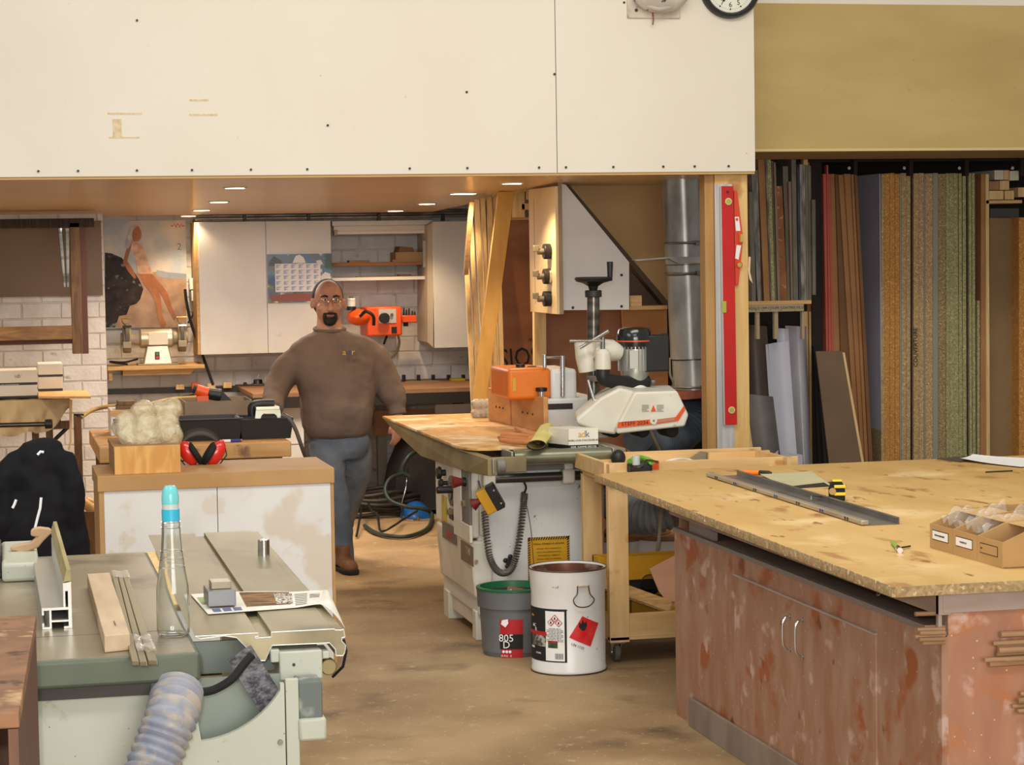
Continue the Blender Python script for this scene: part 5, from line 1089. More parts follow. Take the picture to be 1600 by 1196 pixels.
for k in range(10): cpatch(868+k*1.3,868.6+k*1.3,zz(1018),zz(1009),K+.002,'barcode_bar',ink,n=1)
ctext('MAD',.014,m_paper,834,1003); ctext('ITTION',.01,m_paper,842,1011)
# red flammable sticker, tilted
a_=cang(914,K+.0015);X=V((-math.sin(a_),math.cos(a_),0));N_=V((math.cos(a_),math.sin(a_),0)); p=V((c.x+(K)*math.cos(a_),c.y+(K)*math.sin(a_),zz(968)))
def dia(u,v): # pixel offsets -> point bent round the drum
    x=914+u; y=968+v; b_=cang(x,K+.0012); return V((c.x+(K+.0012)*math.cos(b_),c.y+(K+.0012)*math.sin(b_),zz(y)))
cn=[(-3,-16),(22,-2),(9,35-3),(-24,18-2)]
bl=lambda A,u,v:((A[0][0]*(1-u)+A[1][0]*u)*(1-v)+(A[3][0]*(1-u)+A[2][0]*u)*v,(A[0][1]*(1-u)+A[1][1]*u)*(1-v)+(A[3][1]*(1-u)+A[2][1]*u)*v)
MB().grid(lambda u,v:dia(*bl(cn,u,v)),10,10,.0006,V((0,-1,0))).build('flammable_sticker',mk('sticker_red','cc1f22','d8403c',ns=14,rough=.35),wb_)
K+=.0012
def flame(u,v): return dia(u,v)
fl=[(-4,4),(-8,-1),(-7,-8),(-4,-5),(-2,-12),(1,-6),(4,-9),(5,-2),(3,3),(0,6)]
MB().prism([dia(x-1,y+1) for x,y in fl],N_*.0006).build('flame_symbol',ink,wb_,smooth=False); K-=.0012
ctext('UN 1133',.016,ink,903,998,rot=-22)
# bail handle
a_=cang(911,K); hb=lambda u,y,o=.012: (lambda b_:V((c.x+(K+o)*math.cos(b_),c.y+(K+o)*math.sin(b_),zz(y))))(cang(911+u,K))
MB().tube(arc([hb(-8,905),hb(-8.5,917),hb(-14,926),hb(-10,935),hb(0,938),hb(10,936),hb(16,928),hb(10,918),hb(8,905)]),.0026,8).build('wire_handle',MC['rim_dark'],wb_)
MB().tube([hb(-7,905,.008),hb(0,904.5,.01),hb(7,905,.008)],.007,10).build('handle_bracket',mk('bracket_cream','c9c0a5',rough=.5),wb_)
p=hb(0,908,.004); ctext('~W',.02,ink,870,907)
# grey bucket
c2=PZ(803,1020,0); c2.z=0
gb=thing('plastic_bucket','grey plastic bucket with green rim and red-black 805 D label','bucket',c2)
m_gb=mk('bucket_grey','6b6c6e','5d5e60',ns=3,rough=.5)
r0,r1,Hb=.137,.158,.31
MB().lathe([(r0,0),(r0+.004,.006),(r0+.018,Hb-.09),(r1+.006,Hb-.088),(r1+.008,Hb-.03),(r1+.01,Hb-.01),(r1,Hb-.01),(r0+.008,.02),(.001,.015)],c2,48).build('bucket_body',m_gb,gb)
MB().lathe([(r1+.012,Hb-.009),(r1+.012,Hb),(r1-.006,Hb+.002),(r1-.012,Hb-.03)],c2,48,cap=(False,False)).build('green_rim',mk('rim_green','1b5a36',rough=.4),gb)
MB().lathe([(.001,Hb-.045),(r1-.013,Hb-.045)],c2,48,cap=(False,False)).build('rubbish_fill',mk('grey_fill','6d6458','4c463e',ns=14,rough=.9),gb)
def gp(px0,px1,y0,y1,name,mat,off=.001):
    base=math.atan2(-c2.y,-c2.x); R_=lambda z:r0+.004+.014*(z/(Hb-.09))+off
    z0=(1020-y1)/FP*10.35; z1=(1020-y0)/FP*10.35
    a0=base+math.asin(max(-.99,(px0-805)/FP*10.3/(r0+.012)));a1=base+math.asin(min(.99,(px1-805)/FP*10.3/(r0+.012)))
    return MB().grid(lambda u,v:(lambda a_,z:(c2.x+R_(z)*math.cos(a_),c2.y+R_(z)*math.sin(a_),z))(a0+(a1-a0)*u,z0+(z1-z0)*v),12,3,.0005,V((0,-1,0))).build(name,mat,gb)
gp(785,819,960,1021,'product_label',MC['label_red'],.004); gp(784,819,983,1006,'label_black_band',ink,.006)
def gt(s,size,mat,px,y,dz=0):
    base=math.atan2(-c2.y,-c2.x); a_=base+math.asin((px-805)/FP*10.3/(r0+.012)); z=(1020-y)/FP*10.35; r=r0+.004+.014*(z/(Hb-.09))+.0085
    text(s,size,mat,frame((c2.x+r*math.cos(a_),c2.y+r*math.sin(a_),z),(-math.sin(a_),math.cos(a_),0),(0,0,1)),gb)
gt('805',.047,m_paper,794,989); gt('D',.047,m_paper,794,999.5)
base=math.atan2(-c2.y,-c2.x)
for x in (789,794,799): 
    a_=base+math.asin((x-805)/FP*10.3/(r0+.012)); z=(1020-1010)/FP*10.35; r=r0+.0105; p=V((c2.x+r*math.cos(a_),c2.y+r*math.sin(a_),z)); MB().cyl(p,p+V((math.cos(a_)*.002,math.sin(a_)*.002,0)),.0065,n=14).build('label_dot',m_paper,gb)
gt('10 KG   8',.013,m_paper,793,1016.5)
x,y=792,965; a_=base+math.asin((x-805)/FP*10.3/(r0+.012)); z=(1020-y)/FP*10.35; r=r0+.0215; p=V((c2.x+r*math.cos(a_),c2.y+r*math.sin(a_),z)); X=V((-math.sin(a_),math.cos(a_),0)); Z=V((0,0,1))
MB().prism([p-X*.012+Z*.012,p+X*.016+Z*.018,p+X*.018-Z*.002,p+X*.004-Z*.02,p-X*.016-Z*.006],V((math.cos(a_),math.sin(a_),0))*.001).build('label_emblem',m_paper,gb,smooth=False)
p=c2+V((.02,-.05,Hb-.04)); MB(TM(p,0,20,30)).box(-.04,.1,-.05,.05,-.01,.03).build('wood_offcut',m_cardd,None,smooth=False,label='brown offcut poking out of the grey bucket',cat='wood')
p=c2+V((-.05,-.06,Hb-.025)); MB().cyl(p,p+V((.03,.01,.01)),.01).build('metal_bolt',chrome,None,label='shiny bolt lying in the top of the grey bucket',cat='bolt')
# ================= COMPRESSOR + HOSES =================
Yk=15.4
cm=thing('air_compressor','black covered air compressor with a blue tank near the back wall','compressor',cl(PY(665,830,Yk),0))
hull=[(620,790),(616,770),(622,735),(634,706),(645,692),(668,690),(688,700),(700,740),(704,800),(704,832),(625,832)]
P=[PY(x,y,Yk+.05) for x,y in hull]
for p in P: p.z=max(p.z,.03)
MB().prism(P,(0,.45,0)).build('dark_cover',mk('compressor_black','1f1b1a','2a2524',ns=5,rough=.6),cm,bev=.04,seg=4)
pT=PY(650,806,Yk); M=MB(); M.tube([pT+V((-.02,-.2,0)),pT+V((-.02,-.18,0)),pT+V((-.02,-.13,0)),pT+V((0,.3,0)),pT+V((0,.36,0))],[.02,.08,.105,.11,.04],32); M.build('blue_tank',mk('tank_blue','1f5fa8','1a4f8f',ns=3,rough=.3,coat=.3),cm)
q=pbox(622,775,640,826,Yk+.02,.2); MB().box(*q).build('lower_body',mk('navy_plastic','25304a',rough=.4),cm,bev=.02)
for x in (630,690): p=PY(x,833,Yk+.1); MB().box(p.x-.03,p.x+.03,Yk+.05,Yk+.3,0,.05).build('rubber_foot',blackm,cm,bev=.006)
MB().cyl(PY(652,700,Yk+.1),PY(652,715,Yk+.1),.05).build('top_pipe',blackm,cm)
MB().tube(arc([PY(636,733,Yk-.02),PY(635,760,Yk-.04),PY(628,790,Yk-.12),PY(632,810,Yk-.22),PY(650,815,Yk-.26),PY(656,816,Yk-.26)]),.008,8).build('silver_pipe',chrome,cm)
MB().cyl(PY(645,815,Yk-.27),PY(658,817,Yk-.27),.016).build('brass_valve',mk('brass','a3884f',rough=.35,metal=.8),cm); MB().cyl(PY(652,815,Yk-.27),PY(655,808,Yk-.28),.01).build('valve_stem',MC['brass'],cm)
m_hg=mk('dark_green_hose','2c3a30','222c26',ns=6,rough=.5); m_hb=mk('brown_black_hose','3c3328','2c251d',ns=5,rough=.6)
MB().tube(arc([PY(660,702,Yk-.05),PY(640,712,Yk-.1),PY(628,735,Yk-.1),PY(640,745,Yk-.1)]),.016,10).build('air_hose',m_hg,None,label='short black-green hose arching over the compressor top',cat='hose')
gz=.02
MB().tube(arc([PY(630,740,Yk-.1),PY(610,748,Yk-.15),PY(602,765,Yk-.2),PY(610,782,Yk-.25),PY(635,792,Yk-.3),PY(662,796,Yk-.3),PY(675,805,Yk-.3),PZ(668,826,gz),PZ(640,838,gz),PZ(610,838,gz),PZ(585,832,gz),PZ(570,822,gz)]),.014,10).build('air_hose',m_hg,None,label='long dark green air hose looping around the blue tank down to the floor',cat='hose')
M=MB(); random.seed(4)
cc=PY(598,828,15.35); cc.z=0
for L in range(6):
    pts=[]; n=34; rx=.30-.02*(L%3)+.0*L; ry=.22
    for i in range(n): a_=i/n*2*math.pi; pts.append(V((cc.x+.02*math.sin(L*2)+rx*math.cos(a_),cc.y+.2+ry*math.sin(a_)+.02*math.cos(L),.018+.03*L+.012*math.sin(a_*3+L))))
    MB().tube(pts,.014,8,closed=True).build('coil',m_hb,None,label=None) if 0 else M.tube(pts,.014,8,closed=True)
M.build('coiled_hose',m_hb,None,label='heap of coiled dark hose on the floor left of the compressor',cat='hose')
MB().tube(arc([PZ(557,838,gz),PZ(570,800,gz)+V((0,0,.1)),PY(580,797,15),PY(590,806,14.9),PZ(595,830,gz),PZ(615,822,.05),PY(630,812,14.95),PY(652,799,14.9)]),.008,8).build('thin_cable',black,None,label='thin black cord looping over the coiled hose to the blue tank',cat='cable')
# ================= SHEET RACK =================
c_or=chip('chip_orange','a56f30','cd944c','e4b670'); c_tan=chip('chip_tan','967a52','c2a478','dfc698'); c_grn=chip('chip_green','7f7a50','aba576','ccc596'); c_gb=chip('chip_olive_brown','77623c','aa9266','cbb786')
m_lav=mk('lavender_laminate','c0bccb','b6b2c1',ns=2,rough=.45); m_brn=mk('brown_mdf','ab7c50','98693f',ns=3,rough=.7); m_brn2=mk('brown_mdf_dark','7f5834','6f4b2c',ns=3,rough=.7); m_gg=mk('grey_green_edge','8f9080',rough=.5)
m_redb=mk('red_board','c4604e','b25040',ns=3,rough=.6); m_dk=mk('rack_dark','2a211c',rough=.85); m_gs=mk('grey_sheet','77705f','5f594c',sc=(9,1,1),ns=6,rough=.5); m_film=mk('clear_film_grey','96928a','5c5952',sc=(6,6,1.2),ns=7,rough=.15)
YR=12.8
def board(x0,x1,yt,xb0,xb1,yb,mat,label,group=None,Y=YR,d=.9,zb=0,name='sheet',cat='board',par=None):
    a,b,c,e=PY(x0,yt,Y),PY(x1,yt,Y),PY(xb1,yb,Y),PY(xb0,yb,Y)
    def ext(t,u): s_=(t.z-zb)/(t.z-u.z); return t+(u-t)*s_
    c2_,e2_=ext(b,c),ext(a,e)
    return MB().prism([a,b,V((c2_.x,Y,zb)),V((e2_.x,Y,zb))],(0,d,0)).build(name,mat,par,smooth=False,label=label,cat=cat,group=group)
G1='red-edged boards in the sheet rack'; G2='brown boards leaning in the sheet rack'; G3='particleboard sheets in the sheet rack'; G4='green-tinted sheets in the sheet rack'
board(1286,1291,272,1291,1294,540,m_redb,'leftmost of the three red boards standing in the rack',G1,d=.04)
board(1291.5,1294,258,1295,1299,540,m_redb,'middle red board in the rack, standing tallest',G1,d=.04)
board(1294.5,1297.5,272,1299.5,1303,540,m_redb,'rightmost of the three red boards in the rack',G1,d=.04)
top=[1298,1305,1310,1319,1330,1335,1340]; bot=[1306,1319,1338,1346,1352,1358,1365]
nm=['first','second','third','fourth','fifth','sixth']
for k in range(6): board(top[k],top[k+1]-.8,272+ (k%3)*.8,bot[k],bot[k+1]-1.4,720,m_brn if k%2==0 or k==3 else m_brn2,nm[k]+' from the left of the slanting brown boards in the rack',G2,Y=YR-.015*k)
S=[(1377,1382,c_tan,'thin tan sheet beside the lavender face'),(1382.3,1390,c_or,'first orange particleboard sheet'),(1390.5,1398,c_or,'second orange particleboard sheet'),(1398.5,1405.5,c_or,'third orange particleboard sheet'),(1406,1408.7,m_gg,'thin grey sheet right of the orange ones'),
 (1409,1415.7,c_tan,'first tan particleboard sheet'),(1416.2,1422.5,c_tan,'second tan particleboard sheet, left of the dark post'),(1427.5,1435.7,c_tan,'tan particleboard sheet with vertical marker writing'),(1436.2,1443.5,c_tan,'tan particleboard sheet left of the thin pale line'),(1444,1446,m_gg,'very thin pale sheet among the tan ones'),(1446.4,1457.5,c_tan,'wide tan particleboard sheet left of the grey-green one'),(1458,1465.7,m_gg,'smooth grey-green laminated sheet'),(1466.2,1477.5,c_gb,'olive brown particleboard sheet')]
for i,(a_,b_,mm,lb_) in enumerate(S):
    o=board(a_,b_,272-(i%3)*.7,a_,b_,720,mm,lb_+' in the rack',G3,Y=YR-.004*(i%3))
    if i==0:
        pass
    if 'marker' in lb_:
        p=PY(1431,543,YR-.012); PM[o.name]=Matrix.Translation(o.location); text('COUVERTURE',.038,ink,frame(p,(0,0,1),(-1,0,0)),o,name='marker_writing')
lav=PY(1376.7,400,YR); a1=PY(1342,272,YR+.02)
MB().box(lav.x-.006,lav.x-.001,YR+.003,YR+.9,0,a1.z).build('laminate_sheet',m_lav,None,smooth=False,label='bluish lavender laminate face at the left of the particleboard stack',cat='board',group=G3)
gr=[(1478,1483.5),(1484,1489.5),(1490,1496.5),(1498,1502.5),(1504,1509),(1513.5,1517.5),(1518.5,1523)]
for i,(a_,b_) in enumerate(gr): board(a_,b_,271,a_+(1.5 if i>4 else .5),b_+1.5,720,c_grn,('first','second','third','fourth','fifth','sixth','rightmost')[i]+' green-tinted sheet from the left in the rack',G4,Y=YR-.003*(i%2))
board(1527,1531,470,1527,1531,720,c_grn,'short green-tinted sheet, only half as tall as its neighbours',G4)
board(1533,1540.5,272,1532,1540,720,m_brn,'narrow dark brown sheet right of the gap',G2)
up_=thing('rack_frame','dark steel and timber frame of the sheet rack with hanging dividers','rack',(PY(1400,500,YR+.5).x,YR+.5,0))
def rb(x0,y0,x1,y1,Y,d,name,mat,z0=None):
    q=list(pbox(x0,y0,x1,y1,Y,d)); 
    if z0 is not None: q[4]=z0
    return MB().box(*q).build(name,mat,up_,smooth=False)
rb(1541,272,1546,720,YR-.02,.9,'upright',pine,0); rb(1541,313,1597,318,YR-.02,.8,'shelf',pineh)
rb(1423,272,1427,720,YR+.02,.6,'divider_post',m_dk,0); rb(1509.5,272,1513,720,YR+.02,.6,'divider_post',m_dk,0)
for x in (1337,1424,1511,1598): rb(x-3,250,x+3,275,YR-.05,.08,'hanger_bracket',m_dk)
rb(1262,246,1640,252,YR+.0,.06,'top_rail',m_dk)
for x in (1325,1411,1497,1580): p=PY(x,263,YR-.02); MB().cyl(p,p-V((0,.02,0)),.01,n=10).build('bolt_head',chrome,up_)
rb(1269,252,1286,715,YR+.03,.02,'dark_side_panel',m_dk,0)
board(1546.5,1591,341,1546.5,1591,720,mk('brown_face','8f744f','806643',ns=2,rough=.6),'wide dark brown sheet face at the right of the rack',G2,Y=YR+.1,d=.02)
board(1547,1592,326,1547,1592,720,mk('smoky_sheet','37332e',rough=.2),'dark smoky sheet showing just above the wide brown sheet',G2,Y=YR+.15,d=.01)
board(1592,1605,340,1592,1605,720,c_or,'orange-edged sheet at the far right edge of the picture','x' and G3,Y=YR)
for k,(x0,y0,x1,y1,mm) in enumerate(((1546,298,1568,312,pine),(1570,298,1584.5,312,pine),(1562,282.5,1577,297,pine),(1546,283,1561,297,mk('pinkish_block','a5795c','96694e',ns=5)),(1554,266,1568,281,m_cream),(1568.5,266,1577,281,pine),(1578,267,1592,282,m_cream),(1591,293,1603,308,pine))):
    zsf=PY(1570,313,YR-.02).z
    MB().box(*pbox(x0,y0,x1,y1,YR-.02+.01*(k%3),.6)).build('timber_offcut',mm,None,smooth=False,bev=.002,cat='timber',group='offcuts stacked above the rack shelf',
      label=['left block of the bottom row on the high rack shelf','second block of the bottom row on the high rack shelf','pine block in the middle row on the high rack shelf','pinkish block at the left of the middle row on the high rack shelf','pale block at the left of the top row on the high rack shelf','narrow tan block between the two pale ones on top','pale block tilted at the right of the top row','block end at the far right edge beside the rack shelf'][k])
# left bay with short sheets
YA=12.35
lf=thing('offcut_rack','small timber rack holding short sheets above and wide offcuts below','rack',(PY(1220,500,YA+.3).x,YA+.3,0))
zsb=PY(1218,470,YA).z
def lb2(x0,y0,x1,y1,Y,d,name,mat,z0=None,z1=None):
    q=list(pbox(x0,y0,x1,y1,Y,d)); 
    if z0 is not None: q[4]=z0
    if z1 is not None: q[5]=z1
    return MB().box(*q).build(name,mat,lf,smooth=False)
xr2=PY(1266,470,YA).x; xl2=PY(1160,470,YA).x
MB().box(xl2,xr2,YA-.02,YA+.6,zsb-.022,zsb).build('shelf',pineh,lf,smooth=False)
MB().box(xl2,PY(1254,480,YA).x,YA-.022,YA-.005,PY(1215,487,YA).z,zsb-.023).build('label_strip',mk('pale_strip','a8977a',rough=.7),lf,smooth=False)
p=PY(1213,481.5,YA-.023); text('AGGLO 19M COUPE CONTRECOLLE',.021,ink,frame(p,(1,0,0),(0,0,1)),lf)
for x in (1181,1192,1204,1220,1242): p=PY(x,485,YA-.023); text('↓' if 0 else 'v',.016,ink,frame(p,(1,0,0),(0,0,1)),lf,name='arrow_mark')
for x0,x1 in ((1182,1187),(1210,1216),(1253,1257)): lb2(x0,487,x1,530,YA,.03,'divider',MC['pale_strip'],None)
lb2(1178,233,1262,240,YA-.0,.5,'top_board',mk('grey_beige_board','84745a','74654e',ns=3,rough=.7)); lb2(1256,240,1263,470,YA+.3,.04,'upright',pine)
lb2(1257,487,1263,720,YA+.5,.04,'upright',pine,0); lb2(1265,487,1269,720,YA+.5,.04,'upright',pine,0)
lb2(1171,470,1262,720,YA+.62,.02,'back_panel',m_dk,0,PY(1200,236,YA).z)
L=[(1170,1177,300,1175,1181,m_gs,'dark grey sheet at the far left, against the post'),(1174,1184,266,1184,1190,m_film,'shiny film-wrapped sheet beside the post'),(1184,1195,242,1194,1205,m_brn,'brown sheet, tallest in the left bay'),(1196,1198,244,1205,1206,MC['clear_film_grey'],'thin film-covered sheet'),(1198.5,1204.5,246,1206.5,1211,c_grn,'greenish-edged sheet'),(1205.5,1208.5,252,1211.5,1215,m_gs,'first thin grey sheet'),(1209,1212,254,1215.5,1219,mk('pinkish_grey','8b7563','7b6656',ns=4),'pinkish thin sheet'),
 (1211,1222,291,1219.5,1230.5,mk('rusty_board','8d5a30','764722',ns=9,rough=.6,stain=('b98a5a',30,.6,.7)),'rusty brown sheet, shorter than its neighbours'),(1223,1231,260,1231,1236,m_gs,'second grey sheet right of the rusty one'),(1232,1236,284,1236.5,1239,MC['pinkish_grey'],'short sheet in the middle'),(1236.5,1243.5,246,1240,1247,m_gs,'tall grey sheet'),(1245,1249,262,1248,1250.5,mk('navy_sheet','252a45',rough=.4),'navy blue sheet'),(1249.5,1258,257,1252,1260,m_film,'shiny crinkled film-wrapped sheet at the right'),(1258.5,1262,258,1260.5,1263.5,m_gs,'grey sheet right of the shiny one'),(1262.5,1267,259,1264,1268,m_gs,'outer grey sheet'),]
for k,(x0,x1,yt,xb0,xb1,mm,lb_) in enumerate(L): board(x0,x1,yt,xb0,xb1,470,mm,lb_+' on the left rack shelf','short sheets on the left rack shelf',Y=YA+.012*(k%3),d=.5,zb=zsb)
board(1205,1226,250,1222,1236,470,m_brn,'brown sheet behind the short grey ones on the left rack shelf','short sheets on the left rack shelf',Y=YA+.53,d=.01,zb=zsb)
board(1259,1268,247,1262,1268,330,MC['varnished_yellow_board'],'yellowish sheet behind the shiny one on the left rack shelf','short sheets on the left rack shelf',Y=YA+.53,d=.01,zb=zsb)
board(1268.5,1274,312,1270,1275,461,m_gs,'grey sheet hanging past the right end of the left rack shelf','short sheets on the left rack shelf',Y=YA,d=.4,zb=PY(1271,461,YA).z)
# lower bay: curved sheets
m_w=mk('white_sheet','b9b9c4','adadba',ns=2,rough=.35); m_bg=mk('blue_grey_sheet','6e6a66','5c5955',ns=6,rough=.5); m_db=mk('dark_brown_sheet','544438','463830',ns=4,rough=.5)
def curved(x0,x1,yt0,yt1,xb0,xb1,yb,Y,bow,mat,label,name='curved_sheet',wav=0):
    def fn(u,v):
        xt=x0+(x1-x0)*u; xb=xb0+(xb1-xb0)*u; yt=yt0+(yt1-yt0)*u; x=xt+(xb-xt)*v; y=yt+(yb-yt)*v+(1-v)*wav*math.sin(u*5)
        p=PY(x,y,Y); 
        if v>=1: p.z=0
        p.y+=bow*math.sin(u*math.pi)+.12*(1-v); p.x+=.0; return p
    pb=PY(xb0,yb,Y).z; ptop=PY(x0,yt0,Y).z
    return MB().grid(fn,16,16,.004,V((0,-1,0))).build(name,mat,None,label=label,cat='sheet',group='offcuts under the left rack shelf')
curved(1173,1209,508,511,1174,1214,735,YA-.0,.06,m_db,'dark brown curved sheet under the left rack shelf')
curved(1175,1219,617,622,1178,1222,735,YA-.12,-.05,m_bg,'grey curved sheet in front at the left of the lower bay')
curved(1205,1226,506,503,1209,1230,735,YA+.2,.03,blackm,'black sheet behind the white ones in the lower bay')
curved(1207,1243,540,534,1209,1247,735,YA-.02,.02,m_w,'wide white sheet with a step cut at its top in the lower bay')
curved(1224,1243,514,515,1226,1246,735,YA+.06,.02,m_w,'tall narrow white sheet in the lower bay')
curved(1238,1271,510,511,1240,1267,735,YA+.12,-.06,mk('pearly_sheet','a5a4ab','8d8b92',sc=(3,3,.5),ns=3,rough=.25),'pearly grey curved sheet at the right of the lower bay',wav=0)
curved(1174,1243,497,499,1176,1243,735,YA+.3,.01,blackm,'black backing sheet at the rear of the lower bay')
MB().prism([PY(1222,706,YA-.2),PY(1254,711,YA-.2),V((PY(1254,725,YA-.2).x,YA-.2,0)),V((PY(1222,725,YA-.2).x,YA-.2,0))],(0,.004,0)).build('white_offcut',m_w,None,smooth=False,label='short white sheet offcut standing at the foot of the lower bay',cat='sheet')
MB().prism([PY(1192,724,YA-.21),PY(1216,704,YA-.21),PY(1215,724,YA-.21)],(0,.004,0)).build('white_corner_offcut',m_w,None,smooth=False,label='small triangular white corner offcut left of the short white sheet',cat='sheet')
curved(1170.5,1177,624,628,1176,1181,735,YA-.2,.0,MC['pine'],'narrow tan strip leaning beside the timber post','narrow_strip')
board(1271,1280,541,1279,1296,723,blackm,'black board leaning right of the white sheets','leaning boards at the foot of the rack',Y=YA+.2,d=.03)
board(1281,1284,615,1288,1293,723,m_dk,'second narrow dark board leaning by the black one','leaning boards at the foot of the rack',Y=YA+.12,d=.03)
o=board(1275,1316,549,1295,1346,722,mk('olive_brown_sheet','786048','6a543d',ns=3,rough=.5),'brown sheet with a pale edge leaning at the foot of the rack','leaning boards at the foot of the rack',Y=YA+.08,d=.012)
board(1316,1320,551,1346,1350,722,pine,'pale pine edge strip along the leaning brown sheet','leaning boards at the foot of the rack',Y=YA+.08,d=.03)
# ================= BIG WORK TABLE =================
Xc=2.585; Y0=5.86; Y1=8.42; ZB=.89
m_rp=mk('worn_red_plywood','95684e','a27e68',sc=(1,2,.8),ns=6,det=7,lo=.35,hi=.65,rough=.55,stain=[('95522c',5,.57,.64),('b99a8a',11,.6,.7),('743f26',9,.66,.72)],speck=('c3a596',28,.06),spec=.4)
m_rp2=mk('worn_red_plywood_end','ab7b60','9d6e57',sc=(2,1,.8),ns=6,det=7,lo=.35,hi=.65,rough=.55,stain=[('ad6a3c',5,.54,.66),('c4a698',10,.58,.7)],speck=('cbb0a0',28,.06),spec=.4)
m_tt=mk('worn_particleboard_top','caa66a','ba9457',sc=(1,.35,1),ns=4,det=7,lo=.35,hi=.65,rough=.5,stain=[('a67a48',11,.6,.68,True),('dcbf8c',2.5,.55,.7),('8a6236',22,.66,.71,True)],spec=.35)
c_edge=chip('chip_edge','8d7450','b09468','d3ba8d',s=110)
m_rail=mk('grey_brown_rail','a8958a','988478',sc=(1,1,4),ns=3,rough=.6)
tb=thing('work_table','large worktable with thick particleboard top on a worn red-brown plywood cabinet','table',(3.6,7.4,0))
MB().box(Xc,4.9,Y0,Y1,.0,.10).build('base',m_rp,tb,smooth=False)
zg0,zg1=.735,.795
MB().box(Xc,Xc+.02,Y0,Y1,.1,zg0).build('side_panel',m_rp,tb,smooth=False)
MB().box(Xc+.02,4.9,Y0,Y0+.02,.1,.80).build('end_panel',m_rp2,tb,smooth=False); MB().box(4.88,4.9,Y0+.02,Y1,.1,.8).build('far_panel',m_rp,tb,smooth=False); MB().box(Xc+.02,4.88,Y1-.02,Y1,.1,.8).build('back_panel',m_rp,tb,smooth=False)
MB().box(Xc+.02,4.88,Y0+.02,Y1-.02,zg0-.02,zg0-.012).build('inner_shelf',m_rail,tb,smooth=False)
MB().box(Xc-.004,Xc+.016,Y0,Y1,zg0-.004,zg0+.012).build('grey_edge_strip',mk('grey_strip','7c726a',rough=.6),tb,smooth=False)
MB().box(Xc-.012,Xc+.025,Y0-.01,Y1+.03,zg1,ZB-.032).build('top_rail',m_rail,tb,smooth=False,bev=.002); MB().box(Xc-.0,4.9,Y0-.012,Y0+.012,.80,ZB-.032).build('top_rail',m_rail,tb,smooth=False,bev=.002)
MB().box(Xc+.03,Xc+.1,Y0+.03,Y0+.1,zg0,ZB-.03).build('corner_post',m_rail,tb,smooth=False); MB().box(Xc+.03,Xc+.08,Y1-.3,Y1-.1,zg0-.01,zg1+.01).build('corner_post',m_rail,tb,smooth=False)
MB().box(Xc-.012,Xc-.001,Y0-.005,Y0+.01,.72,ZB-.035).build('corner_strip',m_rail,tb,smooth=False)
# doors on the left side
yd=[PX(1150,1000,Xc).y,PX(1251,1000,Xc).y,PX(1371,1000,Xc).y]
zd=PX(1251,943,Xc).z
for k in range(2): MB().box(Xc-.006,Xc+.001,yd[k+1]+.0015,yd[k]-.0015,.105,zd).build('door',m_rp,tb,smooth=False,bev=.0015)
MB().box(Xc-.009,Xc+.001,yd[2],yd[0],zd+.001,zd+.008).build('door_lip',m_rail,tb,smooth=False)
for x0,y0,y1 in ((1237,963,1015),(1257,969,1026)):
    a_=PX(x0,y0,Xc);b_=PX(x0,y1,Xc); y_=a_.y
    MB().tube(arc([V((Xc-.004,y_,a_.z)),V((Xc-.02,y_,a_.z-.004)),V((Xc-.032,y_,a_.z-.02)),V((Xc-.034,y_,(a_.z+b_.z)/2)),V((Xc-.032,y_,b_.z+.02)),V((Xc-.02,y_,b_.z+.004)),V((Xc-.004,y_,b_.z))],5),.0038,10).build('door_handle',chrome,tb)
    for z_ in (a_.z,b_.z): MB().cyl((Xc-.006,y_,z_),(Xc-.01,y_,z_),.009,n=12).build('handle_rosette',chrome,tb)
MB().box(Xc-.02,Xc-.008,Y0,PX(1083,1100,Xc).y,0,PX(1160,1143,Xc-.02).z).build('plinth_board',mk('plinth_grey_brown','8a7a6c','7a6a5d',sc=(1,3,1),ns=3,rough=.7),tb,smooth=False,bev=.002)
# top
bf=PZ(1396,918,ZB); ff=PZ(930,742,ZB); fr_=PZ(1600,712,ZB); nr=PZ(1600,907,ZB)
tp=[bf,V((4.95,bf.y-.0,ZB)),V((4.95,ff.y+.12,ZB)),V((ff.x+.3,ff.y+.07,ZB)),V((ff.x+.03,ff.y+.02,ZB)),ff]
MB().prism([p-V((0,0,.028)) for p in tp],(0,0,.028)).build('tabletop',[m_tt],tb,smooth=False)
# chipped edge strips
d_e=(ff-bf); n=60
def edge(u,v):
    p=bf+d_e*u; r=.0025*math.sin(u*310)+.002*math.sin(u*97); return V((p.x-.002+ -.0015*math.sin(v*3)-r*.6,p.y,ZB-.029*v+(.0006 if v==0 else 0)))
MB().grid(edge,160,3,.003,V((-1,0,0))).build('chipped_edge',c_edge,tb,smooth=False)
MB().box(bf.x,4.95,bf.y-.003,bf.y+.001,ZB-.029,ZB+.0004).build('chipped_edge',c_edge,tb,smooth=False)
# dowels
m_dow=mk('dowel_wood','a8835f','8d6a4a',sc=(1,9,9),ns=4,rough=.7)
def stick(x0,y0,x1,Y,r,lb_,grp,zz_=None,parent=None,nm='wooden_stick'):
    p=PY(x0,y0,Y); x=PY(x1,y0,Y).x; z=p.z if zz_ is None else zz_
    return MB().cyl((p.x,Y,z),(x,Y,z-.002),r,n=10).build(nm,m_dow,None,label=lb_,cat='stick',group=grp)
g1='sticks tucked in the slot at the corner of the worktable'
for k,(x,y,Y) in enumerate(((1430,960,5.93),(1433,985,5.9),(1437,990,5.875),(1430,996,5.905),(1436,1000,5.88),(1441,1005,5.9),(1444,981,5.93))):
    stick(x,y,1476,Y-.05,.0065,['single upper stick poking left from the slot at the table corner','top stick of the bundle at the table corner','second stick of the bundle at the table corner','longest stick of the bundle at the table corner','fourth stick of the bundle at the table corner','lowest stick of the bundle at the table corner','rear stick of the bundle at the table corner'][k],g1)
